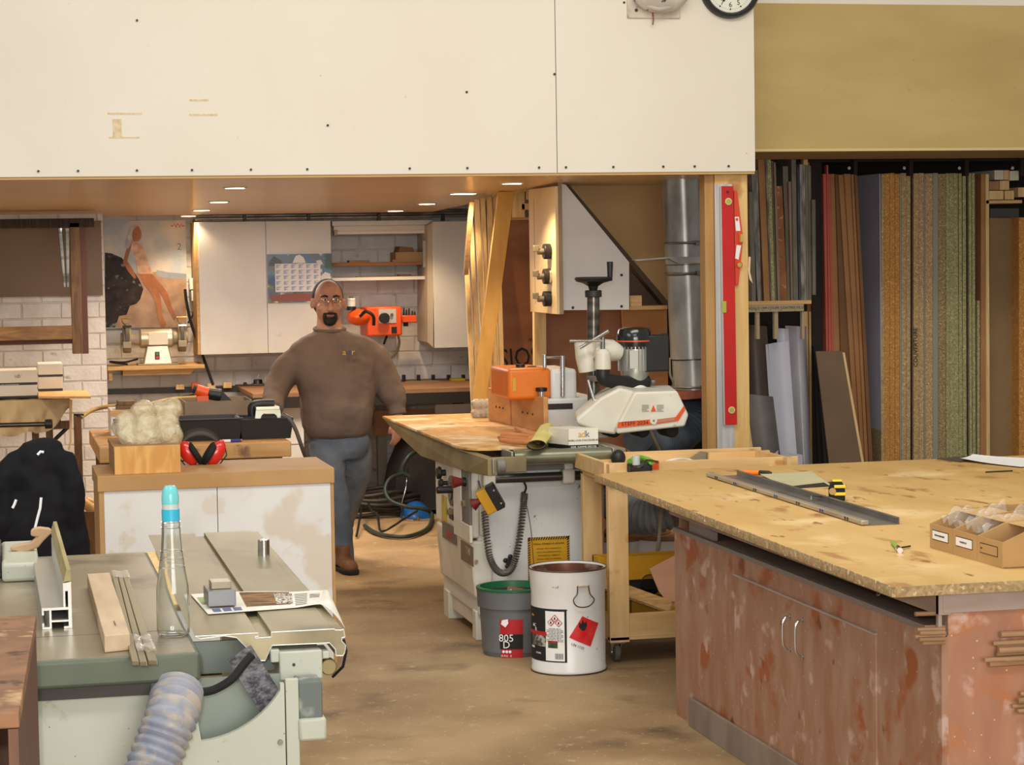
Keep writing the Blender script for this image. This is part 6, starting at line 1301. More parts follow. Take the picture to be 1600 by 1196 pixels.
g2='thin sticks stored against the end of the worktable'
for k,(x,y) in enumerate(((1563,992),(1551,1006),(1557,1011),(1560,1017),(1557,1023),(1538,1032),(1545,1038),(1569,1031),(1594,1085),(1590,1096),(1581,1104),(1590,1112))):
    grp='upper' if k<8 else 'lower'; kk=k if k<8 else k-8
    stick(x,y,1720,Y0-.02-.012*(k%2),.0068 if k%3 else .009,('topmost','second','third','fourth','fifth','longest','seventh','eighth')[kk]+' stick of the '+grp+' bundle against the table end',g2)
MB().tube(arc([PX(1371,925,Xc-.013),PX(1370,930,Xc-.02),PX(1374,930,Xc-.02),PX(1376,926,Xc-.014)],4),.0015,6).build('small_hook',chrome,tb)
# things on the worktable
zt=ZB+.0004
a_=PZ(1108,745,zt); b_=PZ(1352,822,zt); d=(b_-a_); ln=d.length; d.normalize(); n_=V((-d.y,d.x,0))
lr=thing('drawer_runner','long grey metal drawer runner channel lying on the worktable','metal channel',a_)
Tf=Matrix(((d.x,n_.x,0,a_.x),(d.y,n_.y,0,a_.y),(0,0,1,zt),(0,0,0,1)))
m_run=mk('runner_metal','8a8680','76726c',ns=6,rough=.35,metal=.6); pr=PZ(1378,816,zt); wdt=abs((pr-b_).dot(n_))+.03; 
sg=1 if (pr-b_).dot(n_)>0 else -1
MB(Tf).box(0,ln,min(0,sg*wdt),max(0,sg*wdt),0,.002).build('channel_base',m_run,lr,smooth=False); MB(Tf).box(0,ln,-.014,.014,.002,.018).build('channel_flange',mk('runner_flange','b3aa96','a29986',ns=3,rough=.35,metal=.5),lr,bev=.003); MB(Tf).box(0,ln,sg*wdt-.0015,sg*wdt+.0015,0,.024).build('channel_wall',m_run,lr,smooth=False); MB(Tf).box(0,ln,sg*wdt-.012,sg*wdt+.0,.022,.024).build('channel_lip',m_run,lr,smooth=False)
for k in range(7):
    for j in (-.012,.012): MB(Tf).cyl((ln*(.08+k*.14)+j,-.0145,.01),(ln*(.08+k*.14)+j,-.0155,.01),.006,n=10).build('screw_hole',m_embb if k%2 else iron,lr)
hs=MB(Tf)
for k in range(40): hs.cyl((ln*.38+.008*(k%20)*2,sg*(.055+.016*(k//20)),.002),(ln*.38+.008*(k%20)*2,sg*(.055+.016*(k//20)),.0026),.003,n=6)
hs.build('punched_holes',iron,lr,kind='stuff'); MB(Tf).box(ln*.32,ln*.5,sg*.03,sg*.036,.002,.0026).build('red_line',m_redb,lr,smooth=False)
p0=PZ(1162,738,zt+.01);p1=PZ(1187,739,zt+.01);p2=PZ(1205,740,zt+.01); mkp=thing('marker_pen','orange marker pen with black cap on the worktable','pen',cl(p1,zt))
MB().cyl(p0,p1,.0095).build('pen_barrel',mk('marker_orange','f07a1c',rough=.4),mkp,bev=.002); MB().tube([p1,p1.lerp(p2,.8),p2],[.0105,.0105,.006],16).build('pen_cap',black,mkp)
def sheet3(pts,name,mat,label,cat,lift=0,th=.0006,z=zt):
    return MB().prism([PZ(x,y,z)+V((0,0,(lift if i in (2,) else .001))) for i,(x,y) in enumerate(pts)],(0,0,th)).build(name,mat,None,smooth=False,label=label,cat=cat)
P4=[PZ(1187,745,zt),PZ(1234,763,zt),PZ(1300,760,zt),PZ(1268,740,zt)]
def pap(P4,curl,name,mat,label,cat,n=12):
    def fn(u,v): p=P4[0].lerp(P4[1],u).lerp(P4[3].lerp(P4[2],u),v); return p+V((0,0,.001+curl*((1-u)**3*.6+abs(v-.5)**3*2)))
    return MB().grid(fn,n,n,.0006).build(name,mat,None,label=label,cat=cat)
pap(P4,.012,'paper_sheet',mk('printed_paper_green','c3be98','b3ad84',ns=5,rough=.5),'curled printed paper with faint green drawing on the worktable','paper')
MB().prism([PZ(x,y,zt) for x,y in ((1238,764),(1322,759),(1300,754),(1237,761))],(0,0,.003)).build('dark_ruler',iron,None,smooth=False,label='dark thin ruler lying between the printed paper and the tape measure',cat='ruler')
P4=[PZ(1500,722,zt),PZ(1597,732,zt),PZ(1640,719,zt),PZ(1520,716,zt)]
pap(P4,.02,'paper_sheet',m_paper,'white curled paper at the far right of the worktable','paper')
MB().prism([PZ(x,y,zt) for x,y in ((1464,718),(1500,723),(1545,717),(1510,714))],(0,0,.004)).build('dark_strip',mk('dark_rubber_strip','4c4236'),None,smooth=False,label='flat dark strip under the white paper at the far side of the worktable',cat='strip')
MB().cyl(PZ(1540,738,zt+.004),PZ(1582,736,zt+.004),.003,n=8).build('thin_pencil',iron,None,label='thin dark pencil lying in front of the white paper',cat='pencil')
# tape measure
c=PZ(1308,783,zt); tm=thing('tape_measure','black and yellow tape measure standing on the worktable with its blade out','tape measure',c)
Tt=TM(c,0,0,-18)
pf=[(-.03,0),(-.036,.01),(-.037,.045),(-.028,.066),(-.008,.074),(.012,.074),(.028,.062),(.034,.04),(.034,.006),(.03,0)]
MB(Tt).prism([(x*.85,-.023,z*1.04) for x,z in pf],(0,.046,0)).build('case',blackm,tm,bev=.006,seg=3)
m_yl=mk('tape_yellow','e8c81c',rough=.4)
for z0,z1 in ((.05,.062),(.022,.034)):
    MB(Tt).box(-.012,.0305,-.0245,.0245,z0,z1).build('yellow_grip',m_yl,tm,bev=.002)
MB(Tt).box(-.018,.018,-.024,.024,.074,.079).build('yellow_grip',m_yl,tm,bev=.002)
MB(Tt).cyl((-.018,-.022,.038),(-.018,-.0255,.038),.013).build('case_emblem',mk('tan_emblem','b58b52'),tm)
MB(Tt).prism([(-.034,-.01,.012),(-.034,.01,.012),(-.095,.01,.018),(-.095,-.01,.018)],(0,0,.001)).build('steel_blade',blackm,tm,smooth=False); MB(Tt).box(-.098,-.095,-.011,.011,.006,.02).build('end_hook',steel,tm)
# screwdriver-like glass cutter
a_=PZ(1394,847,zt+.008);b_=PZ(1403,857,zt+.008);e_=PZ(1422,854,zt+.005)
sd=thing('small_cutter','small green-handled tool with a thin shaft on the worktable','tool',cl(b_,zt)); MB().tube([a_,b_],[.006,.008],12).build('green_handle',mk('grip_green','7fa53a',rough=.4),sd); MB().cyl(b_,b_+(b_-a_)*.35,.009).build('collar',chrome,sd); MB().cyl(b_,e_,.003).build('shaft',iron,sd)
# cardboard picking bins
m_cb2=mk('bin_cardboard','b8935f','ab8654',ns=4,rough=.8); A=PZ(1453,856,zt);B=PZ(1567,889,zt); dv=(B-A);w3=dv.length/3; dv.normalize(); nv=V((-dv.y,dv.x,0)); nv=nv if nv.y>0 else -nv
hF=PY(1453,818,A.y).z-zt; labs=[('PITON DEMENAGERIE',.0115),('COLLIER PLAT',.012),('Ref.',.012)]
for k in range(3):
    o_=A+dv*w3*k; T_=Matrix(((dv.x,nv.x,0,o_.x),(dv.y,nv.y,0,o_.y),(0,0,1,zt),(0,0,0,1))); W=w3-.002
    bn=thing('cardboard_bin',['left cardboard parts bin with its first small white label','middle cardboard parts bin with a white label','right cardboard parts bin with an outlined empty label at the table edge'][k],'box',o_,group='cardboard parts bins on the worktable')
    def bx(*b,name='side_wall'): return MB(T_).box(*b).build(name,m_cb2,bn,smooth=False)
    hf=hF; bx(0,W,0,.003,0,hf,name='front_wall'); bx(0,W,.003,.38,0,.003,name='bottom'); bx(0,W,.377,.38,.003,.12,name='back_wall')
    for x in (0,W-.003): MB(T_).prism([(x,.003,0),(x,.377,0),(x,.377,.125),(x,.2,.125),(x,.09,hf+.035),(x,.003,hf)],(.003,0,0)).build('side_wall',m_cb2,bn,smooth=False)
    MB(T_).prism([(.004,.1,hf+.034),(W-.004,.1,hf+.034),(W-.004,.2,.118),(.004,.2,.118)],(0,.002,.002)).build('top_flap',m_cb2,bn,smooth=False)
    MB(T_).box(.02,W-.03,-.0012,-.0002,hf*.38,hf*.78).build('label_frame',ink,bn,smooth=False)
    MB(T_).box(.0225,W-.0325,-.0018,-.001,hf*.41,hf*.75).build('label_field',m_paper if k<2 else m_cb2,bn,smooth=False)
    text(labs[k][0],labs[k][1]*.62,ink,T_@frame((W*.45 if k<2 else .032,-.0022,hf*.58),(1,0,0),(0,0,1)),bn)
    if k<2:
        M=MB(T_); random.seed(k)
        M.grid(lambda u,v:(.01+(W-.02)*u,.03+.17*v,hf+.012+.03*v+.03*math.sin(u*7+k)*math.sin(v*5)+.012*math.sin(u*23+v*17)),22,18); M.build('plastic_bag',mk('thin_film','f4f0e6',rough=.1,alpha=.16,spec=1),None,label=['crumpled clear plastic bag in the left cardboard bin','crumpled clear plastic bag in the middle cardboard bin'][k],cat='bag')
# ================= WALL CLOCK AND LAMP FITTING ON THE FASCIA =================
Yq=10.98
cc=PY(1139,-19,Yq); rr=PX_*0; Rk=49*Yq*1.03/FP
ck=thing('wall_clock','round white wall clock with black rim at the top of the white fascia','clock',cc)
def disc(c,r,y0,y1,name,mat,par,r2=None,n=64,bev=0): return MB().tube([c+V((0,y0,0)),c+V((0,y1,0))],[r,r2 or r],n).build(name,mat,par,bev=bev)
prf=[(Rk-.03,-.03),(Rk-.022,-.045),(Rk-.008,-.045),(Rk,-.03),(Rk,0)]
M=MB(Matrix.Translation(cc)@Matrix.Rotation(RD(90),4,'X')); M.lathe([(r,-y) for r,y in prf],(0,0,0),72,cap=(False,False)); M.build('clock_rim',mk('clock_rim','1c1b1b',rough=.3),ck)
disc(cc,Rk-.02,-.001,-.02,'clock_face',mk('clock_face','dcdcca',rough=.4),ck)
for k in range(60):
    a_=k/60*6.28318; r_=Rk-.048; p=cc+V((r_*math.sin(a_),-.0205,r_*math.cos(a_))); s_=.0045 if k%5==0 else .0015
    if 12<k<48: MB().cyl(p,p-V((0,.0006,0)),s_,n=8).build('minute_mark',ink,ck)
for h_ in range(1,13):
    a_=h_/12*6.28318; r_=Rk-.072; text(str(h_),.038,ink,frame(cc+V((r_*math.sin(a_),-.0208,r_*math.cos(a_)-.002)),(1,0,0),(0,0,1)),ck,name='clock_numeral')
for a_,l,w_ in ((3.62,.08,.004),(1.2,.055,.005)):
    MB().tube([cc+V((0,-.024,0)),cc+V((l*math.sin(a_),-.024,l*math.cos(a_)))],w_,6).build('clock_hand',ink,ck)
bl=thing('bulkhead_lamp','dirty white bulkhead lamp fitting on a back plate beside the clock','lamp',PY(1022,25,Yq))
m_fit=mk('dirty_white_fitting','d8d3c8','b5aca0',ns=7,rough=.4,stain=[('3d332a',16,.63,.67),('9a7a5c',9,.66,.74)])
q=pbox(980,-40,1063,29,Yq-.012,.012); MB().box(*q).build('back_plate',mk('fitting_plate','d6cfc0','bfb4a2',ns=8,stain=('9a8068',12,.62,.7)),bl,bev=.006)
M=MB(); M.ell(PY(1032,-12,Yq-.05),(.15,.07,.105),28,16); o=M.build('lamp_body',m_fit,bl)
M=MB(); M.tube(arc([PY(1000,4,Yq-.05),PY(1030,14,Yq-.1),PY(1058,6,Yq-.06),PY(1075,-8,Yq-.03)],5),.011,8); M.build('wire_guard',m_fit,bl)
MB().tube([PY(1020,20,Yq-.02),PY(1021,31,Yq-.03),PY(1020,39,Yq-.03)],.004,6).build('hook',mk('rusty_hook','8c5a40'),bl); 
p=PY(994,16,Yq-.012); MB().cyl(p,p-V((0,.006,0)),.008,n=10).build('screw',iron,bl); p=PY(975,4,Yq); MB().cyl(p,p-V((0,.004,0)),.006,n=10).build('screw',iron,bl)
# ================= WHITE BENCH =================
m_bt_=mk('bench_mdf','b9905c','ab824e',ns=4,det=5,rough=.6,stain=('8f6c42',10,.66,.74)); m_bw=mk('stained_white_panel','dad8d4','d0cdc8',ns=2,rough=.4,stain=[('cdc2b2',2.3,.56,.6),('cfc6b8',5,.6,.64),('8c7454',20,.73,.77)])
a_=PZ(152,740,.9);b_=PZ(522,736,.9); Yw0=(a_.y+b_.y)/2; xa=PY(152,750,Yw0).x; xb=PY(522,745,Yw0).x; Yw1=Yw0+.56
wbn=thing('white_bench','low bench with thick brown top and stained white front panels','bench',((xa+xb)/2,Yw0+.28,0))
zt0=PY(330,762,Yw0).z
MB().box(xa,xb,Yw0-.01,Yw1,zt0,.9).build('bench_top',m_bt_,wbn,smooth=False,bev=.002)
xm_=PY(340,800,Yw0).x; xl_=PY(163,800,Yw0).x; xr__=PY(517,800,Yw0).x
MB().box(xl_,xm_-.0015,Yw0,Yw0+.018,.02,zt0-.001).build('front_panel',m_bw,wbn,smooth=False); MB().box(xm_+.0015,xr__,Yw0,Yw0+.018,.02,zt0-.001).build('front_panel',m_bw,wbn,smooth=False)
MB().box(xa+.005,xl_-.001,Yw0-.002,Yw1-.02,0,zt0).build('end_panel',m_bt_,wbn,smooth=False); MB().box(xr__+.001,xb-.003,Yw0-.002,Yw1-.02,0,zt0).build('end_panel',m_bt_,wbn,smooth=False)
MB().box(xl_,xr__,Yw1-.04,Yw1-.02,.02,zt0).build('back_panel',m_bw,wbn,smooth=False)
# plywood box / board on bench
Yx=Yw0+.05
x0=PY(179,720,Yx).x;x1=PY(282,720,Yx).x; z1=PY(230,697,Yx).z
m_py=mk('golden_pine_plywood','d6a14e','c58b36',sc=(2.2,1,.55),ns=4.5,det=3,lo=.42,hi=.58,rough=.4,dist=2.5)
pb=thing('plywood_box','golden plywood box standing at the left end of the white bench','box',((x0+x1)/2,Yx+.2,.9))
MB().box(x0,x1,Yx,Yx+.015,.9005,z1).build('front_board',m_py,pb,smooth=False); 
MB().box(x0-.003,x1-.003,Yx+.015,Yx+.52,z1-.02,z1-.002).build('top_board',mdf,pb,smooth=False); MB().box(x0,x0+.015,Yx+.015,Yx+.5,.9005,z1-.02).build('side_board',mdf,pb,smooth=False); MB().box(x1-.015,x1,Yx+.015,Yx+.5,.9005,z1-.02).build('side_board',mdf,pb,smooth=False)
# bubble wrap bundles
m_bub=mk('bubble_wrap','e6dab8','cfbc92',ns=30,det=2,rough=.1,alpha=.6,bump=1,bs=55,spec=.9)
def bub(cs,label,loc):
    M=MB()
    for (x,y,dy,r) in cs: M.ell(PY(x,y,Yx+.2)+V((0,dy,0)),(r,r*1.1,r),14,10)
    o=M.build('bubble_wrap_parcel',m_bub,None,label=label,cat='parcel',group='bubble wrap parcels on the plywood box'); fuse(o,.012,3,.03,.06); return o
bub([(197,662,.0,.05),(200,678,-.02,.05),(207,686,-.04,.045),(222,688,-.05,.04),(193,670,.05,.05)],'leftmost elbow-shaped bubble wrap parcel on the plywood box',0)
bub([(226,650,.1,.065),(230,668,.0,.065),(224,678,-.02,.05),(236,684,-.03,.055)],'middle rounded bubble wrap parcel on the plywood box',0)
bub([(262,656,.08,.06),(258,668,.02,.065),(266,680,-.02,.06),(272,642,.1,.05),(276,634,.1,.03),(250,640,.1,.035)],'right-hand bubble wrap parcel with a twisted top on the plywood box',0)
# ear defenders
ed=thing('ear_defenders','red and black ear defenders lying on the white bench','ear defenders',cl(PZ(315,726,.9),.9))
Ye_=PZ(315,726,.9).y; m_ed=mk('earmuff_red','d0261c',rough=.25,coat=.4)
for s_,x,y in ((-1,297,708),(1,334,708)):
    c=PY(x,y,Ye_); MR=Matrix.Rotation(RD(s_*32),3,'Y').to_4x4()
    M=MB(); M.ell(c+V((s_*.008,-.01,0)),(.038,.03,.062),20,14,MR); o=M.build('ear_cup',m_ed,ed)
    M=MB(Matrix.Translation(c-V((s_*.022,0,.002)))@MR); M.tube([(-.014,0,0),(.014,0,0)],.058,24,sq=1); M.T=None; o=M.build('ear_cushion',blackm,ed,bev=.01,seg=3)
    MB().tube([PY(x+s_*8,727,Ye_),PY(x+s_*20,712,Ye_),PY(x+s_*18,700,Ye_)],.003,6).build('wire_arm',iron,ed)
P_=[PY(x,y,Ye_+.02) for x,y in ((279,703),(283,690),(293,680),(308,675.5),(322,676),(335,682),(344,692),(346,703))]
M=MB(); A=arc(P_,6); M.add([p+V((0,d*.6,d)) for p in A for d in (-.018,.018)],[(2*i,2*i+2,2*i+3,2*i+1) for i in range(len(A)-1)]); o=M.build('headband',mk('headband_brown','352b25',rough=.5),ed); s_=o.modifiers.new('t','SOLIDIFY'); s_.thickness=.005
# ================= REAR WOODEN BENCH =================
zR=.88; A=PZ(455,690,zR); Yr0=A.y; Yr1=Yr0+1.25; xl_=PY(155,705,Yr0).x
rb_=thing('wooden_workbench','old wooden workbench with thick battered top behind the white bench','workbench',((A.x+xl_)/2,Yr0+.6,0))
zb_=PY(400,716,Yr0).z; m_bnt=mk('battered_bench_wood','c99c62','b5864c',sc=(1,5,5),ns=3,det=5,rough=.55,stain=[('7d5838',9,.6,.68),('dcc7a2',12,.64,.7)])
MB().box(xl_,A.x,Yr0,Yr1,zb_,zR).build('bench_top',m_bnt,rb_,smooth=False,bev=.006)
for x in (xl_+.03,A.x-.12,(xl_+A.x)/2+.1):
    for y in (Yr0+.06,Yr1-.15): MB().box(x,x+.08,y,y+.08,0,zb_).build('leg',m_old,rb_,smooth=False)
MB().box(xl_+.03,A.x-.05,Yr0+.05,Yr0+.1,zb_-.1,zb_).build('apron',m_old,rb_,smooth=False)
q=pbox(355,716,362,722,Yr0+.02,.03); MB().box(*q).build('vice_slide',iron,rb_)
zr_=zR+.0005
def onb(px0,px1,ytop,y_front_px,d,name,mat,label,cat,bev=.002,Y=None,grp=None):
    Y=Y or PZ((px0+px1)/2,y_front_px,zr_).y; x0=PY(px0,y_front_px,Y).x;x1=PY(px1,y_front_px,Y).x;z1=PY((px0+px1)/2,ytop,Y).z
    return x0,x1,Y,Y+d,zr_,z1
# black tool trays
for k,(p0,p1,yt) in enumerate(((281,379,655),(376,457,654))):
    x0,x1,y0,y1,z0,z1=onb(p0,p1,yt,686 if k==0 else 685,.3,'','','','')
    y0=Yr0+.2; x0=PY(p0,670,y0).x;x1=PY(p1,670,y0).x;z1=PY((p0+p1)/2,yt+1,y0).z; y1=y0+.3
    t=thing('tool_tray',['left open black plastic tool tray on the wooden workbench','right open black tool tray with a power tool in it on the workbench'][k],'tray',((x0+x1)/2,y0,zr_),group='black tool trays on the wooden workbench')
    dd=.012
    MB().prism([(x0+.02,y0+.02,z0),(x1-.02,y0+.02,z0),(x1-.02,y1-.02,z0),(x0+.02,y1-.02,z0)],(0,0,.008)).build('tray_bottom',black,t,smooth=False)
    for nm_,pt in (('front',[(x0+.015,y0+.015),(x1-.015,y0+.015),(x1,y0),(x0,y0)]),('back',[(x0+.015,y1-.015),(x1-.015,y1-.015),(x1,y1),(x0,y1)])):
        M=MB(); (a1,b1),(a2,b2),(a3,b3),(a4,b4)=pt; M.add([(a1,b1,z0),(a2,b2,z0),(a3,b3,z1),(a4,b4,z1)],[(0,1,2,3)]); o=M.build('tray_wall',black,t,smooth=False); s_=o.modifiers.new('t','SOLIDIFY'); s_.thickness=.006
    for xx,xo in ((x0+.015,x0),(x1-.015,x1)):
        M=MB(); M.add([(xx,y0+.015,z0),(xx,y1-.015,z0),(xo,y1,z1),(xo,y0,z1)],[(0,1,2,3)]); o=M.build('tray_wall',black,t,smooth=False); s_=o.modifiers.new('t','SOLIDIFY'); s_.thickness=.006
    MB().tube([(x0,y0,z1),(x1,y0,z1),(x1,y1,z1),(x0,y1,z1)],.006,6,closed=True).build('tray_rim',black,t)
    for j in range(1,3): x=x0+(x1-x0)*j/3; MB().box(x-.002,x+.002,y0+.02,y1-.02,z0+.008,z1-.02).build('tray_divider',black,t,smooth=False)
    tray_z=z1
# power tool in the tray
pt=thing('power_tool','power tool with a bright metal base plate lying in the right black tray','power tool',cl(PY(420,655,Yr0+.25),zr_+.01))
q=pbox(398,637,440,658,Yr0+.22,.02); Yq2=Yr0+.22
pan([(398,656),(400,637),(437,636),(441,655),(434,655),(432,650),(428,647),(412,647),(409,650),(407,656)],Yq2,.012,'base_plate',mk('bright_plate','c9c9b4','b5b59e',ns=5,rough=.25,metal=.6),pt,None)if 0 else MB().prism([PY(x,y,Yq2) for x,y in ((398,657),(400,637),(437,636),(441,656),(434,656),(432,650),(428,647),(412,647),(409,650),(407,657))],(0,.012,0)).build('base_plate',mk('bright_plate','c9c9b4','b5b59e',ns=5,rough=.25,metal=.6),pt,smooth=False,bev=.002)
MB().box(*pbox(400,636,437,641,Yq2-.02,.1)).build('plate_flange',MC['bright_plate'],pt,smooth=False,bev=.002)
M=MB(); M.tube(arc([PY(394,650,Yq2+.06),PY(394,636,Yq2+.06),PY(405,631,Yq2+.06),PY(428,631,Yq2+.06)],4),.022,12); M.build('tool_body',black,pt)
MB().tube(arc([PY(440,650,Yq2),PY(452,655,Yq2-.02),PY(462,672,Yq2-.02),PY(472,700,Yq2),PY(480,722,Yq2+.1)]),.011,8).build('power_cord',MC['cable_grey'],pt)
# cardboard box with glue tool
y0=Yr0+.62; x0=PY(289,640,y0).x;x1=PY(394,640,y0).x;z1=PY(340,627,y0).z
cbx=thing('open_cardboard_box','open grey-brown cardboard box behind the black trays','box',((x0+x1)/2,y0+.2,zr_))
m_cg=mk('grey_cardboard','94806a','83705a',ns=5,rough=.8)
for b_ in ((x0,x1,y0,y0+.004),(x0,x1,y0+.36,y0+.364),(x0,x0+.004,y0+.004,y0+.36),(x1-.004,x1,y0+.004,y0+.36)): MB().box(*b_,zr_,z1).build('box_wall',m_cg,cbx,smooth=False)
MB().box(x0,x1,y0,y0+.364,zr_,zr_+.004).build('box_bottom',m_cg,cbx,smooth=False)
gg=thing('orange_drill_tool','orange and black hand tool lying across the cardboard box','tool',cl(PY(330,612,y0+.1),z1))
p=[PY(302,607,y0+.1),PY(306,609,y0+.1),PY(328,614,y0+.1),PY(345,618,y0+.1),PY(360,624,y0+.1)]
MB().tube([p[0],p[1]],[.022,.028],16).build('tool_nose',black,gg); MB().tube([p[1],PY(325,615,y0+.1)],[.03,.032],16).build('orange_sleeve',m_or,gg,bev=.003); MB().tube([PY(325,615,y0+.1),p[3]],[.032,.035],16).build('black_body',black,gg,bev=.003)
MB().prism([PY(340,606,y0+.1),PY(346,610,y0+.1),PY(362,626,y0+.1),PY(338,627,y0+.1)],(0,.05,0)).build('dark_flap',iron,gg,smooth=False)
MB().box(*pbox(308,619,326,628,y0+.06,.05)).build('orange_block',m_or,None,smooth=False,label='orange plastic block sticking out of the cardboard box',cat='block')
# white crates with block
y0=Yr0+.75
q=pbox(173,640,292,662,y0,.3)
t=thing('white_crate','low white wooden crate at the back left of the workbench','crate',((q[0]+q[1])/2,y0+.15,zr_)); MB().box(q[0],q[1],q[2],q[3],zr_,q[5]).build('crate_body',white,t,smooth=False,bev=.002); MB().box(q[0]-.002,q[1]+.002,q[2]-.01,q[2]-.001,q[5]-.03,q[5]).build('top_slat',pineh,t,smooth=False)
MB().box(*pbox(177,655,188,662,y0-.002,.001)).build('dark_sticker',iron,t,smooth=False)
zc_=q[5]+.001
for k,(a,b,c_,e_) in enumerate(((182,208,637,2),(184,210,631,0))):
    h=.022; x0=PY(a,c_,y0+.05).x;x1=PY(b,c_,y0+.05).x; MB().box(x0,x1,y0+.04,y0+.16,zc_,zc_+h).build('wood_block',m_cardd if k==0 else m_old,None,smooth=False,bev=.002,label=['lower dark wood block on the white crate','upper wood block on the white crate'][k],cat='block'); zc_+=h+.001
# pen on workbench
a_=PZ(338,689,zr_+.008)if 0 else PY(338,687,Yr0+.05); a_.z=zr_+.009; b_=PY(378,688,Yr0+.05); b_.z=zr_+.009
mp=thing('marker_pen','red white and blue marker pen on the edge of the wooden workbench','pen',cl(a_,zr_))
MB().cyl(a_,a_.lerp(b_,.3),.008).build('red_cap',m_ed,mp); MB().cyl(a_.lerp(b_,.3),a_.lerp(b_,.55),.0078).build('white_barrel',m_paper,mp); MB().cyl(a_.lerp(b_,.55),a_.lerp(b_,.96),.0078).build('blue_barrel',m_embb,mp); MB().cyl(a_.lerp(b_,.96),b_,.007).build('end_plug',m_ed,mp)
# ================= JACKET ON A STAND =================
Yj=8.9; m_jk=mk('black_jacket_cloth','17161a','0f0f11',ns=5,rough=.85,bump=.4,bs=9,spec=.25)
cp=thing('saw_horse','wooden stand under the black jacket','stand',(PY(60,900,Yj).x,Yj,0))
for dx in (-.12,.12): MB().box(cp.location.x+dx-.02,cp.location.x+dx+.02,Yj-.03,Yj+.03,0,.85).build('leg',m_old,cp)
MB().box(cp.location.x-.16,cp.location.x+.16,Yj-.03,Yj+.03,.85,.9).build('top_rail',m_old,cp)
M=MB(); jq=lambda x,y,d=0: PY(x,y,Yj)+V((0,d,0)); s_=Yj*1.03/FP
R_=[(66,688,16),(66,692,27),(66,700,31),(64,712,38),(63,725,41),(60,745,44),(62,765,48),(62,790,53),(60,820,58),(60,850,65),(60,900,66),(60,960,62)]
loft(M,[(jq(x,y),h*s_,min(h*s_*.8,.12)) for x,y,h in R_][::-1],40)
M.tube(arc([jq(28,712,-.02),jq(10,740,-.05),jq(-2,790,-.06),jq(-8,850,-.05),jq(-8,920,-.05)],4),[.03,.035,.04,.045,.05,.055,.06,.06,.06,.06,.06,.06,.06,.06,.06,.06,.05],14)
M.tube(arc([jq(95,712,-.03),jq(108,750,-.06),jq(116,800,-.06),jq(120,870,-.05),jq(120,920,-.05)],4),[.045,.05,.05,.05,.05,.05,.05,.05,.05,.05,.05,.05,.05,.05,.05,.05,.05],14)
jk=M.build('jacket',m_jk,None,label='black work jacket with reflective piping draped over a stand at the left',cat='jacket'); PM[jk.name]=Matrix.Translation(jk.location)
fuse(jk,.014,4,.05,.13)
0 and MB().tube(arc([jq(33,712,-.1),jq(60,722,-.14),jq(92,708,-.12),jq(97,720,-.11),jq(84,738,-.15),jq(62,742,-.16)],4),.016,8).build('hood_seam',m_jk,jk)
m_ref=mk('reflective_piping','f4f6f8',rough=.25,spec=1,em=('e8f0ff',.35)); m_ref=mk('reflective_tape','f4f6f8',rough=.25,spec=1)
yj=-.165
def strip(pts,d,name): 
    return MB().tube([jq(x,y,d) for x,y in pts],.0055,6).build(name,m_ref,jk)
strip([(62.5,769),(61,785),(57,800),(53.5,814),(55,823)],-.215,'reflective_piping'); strip([(24.5,774),(22,781),(19,787)],-.17,'reflective_piping'); strip([(57.5,706),(62,701),(67,702)],-.15,'logo_mark')
# ================= TABLE SAW =================
m_cast=mk('green_grey_cast','59604f','4a5042',ns=4,rough=.45,metal=.1,stain=('7d8272',7,.6,.7)); m_sawt=mk('oily_steel_top','a79c84','877c66',ns=1.6,det=6,lo=.35,hi=.65,rough=.32,metal=.4,stain=[('60543f',3,.55,.7),('b8ac92',6,.62,.72)])
m_pg=mk('pale_green_enamel','b9bbab','aeb1a0',ns=2,rough=.4,stain=[('9a9a80',10,.64,.7)],speck=('7d6a48',34,.05)); m_pgd=mk('grey_green_inner','8d9589','828a7e',ns=3,rough=.5)
zS=.87; fL=PZ(64,1035,zS); fR=PZ(313,1020,zS); Ys=(fL.y+fR.y)/2; xR=fR.x; YsB=PZ(222,863,zS).y; zA=PY(190,1072,Ys).z
ts=thing('table_saw','grey-green cast iron table saw with pale green body and sliding aluminium table','machine',(xR-.3,Ys+.6,0))
XL_=-1.0
MB().box(XL_,xR,Ys+.0,YsB,zA,zS).build('saw_top',[m_cast],ts,bev=.01,seg=3)
MB().box(XL_,xR-.012,Ys+.012,YsB-.012,zS-.001,zS+.0012).build('ground_surface',m_sawt,ts,smooth=False)
MB().box(XL_,xR-.02,Ys+.35,Ys+.352,zS+.0008,zS+.0016).build('table_joint',iron,ts,smooth=False)
MB().box(XL_,xR-.03,Ys+.02,YsB-.05,zA-.03,zA).build('under_strip',iron,ts,smooth=False)
MB().box(xR-.002,xR+.045,Ys+.8,YsB,zS-.02,zS-.001).build('wooden_strip',pine,ts,smooth=False)
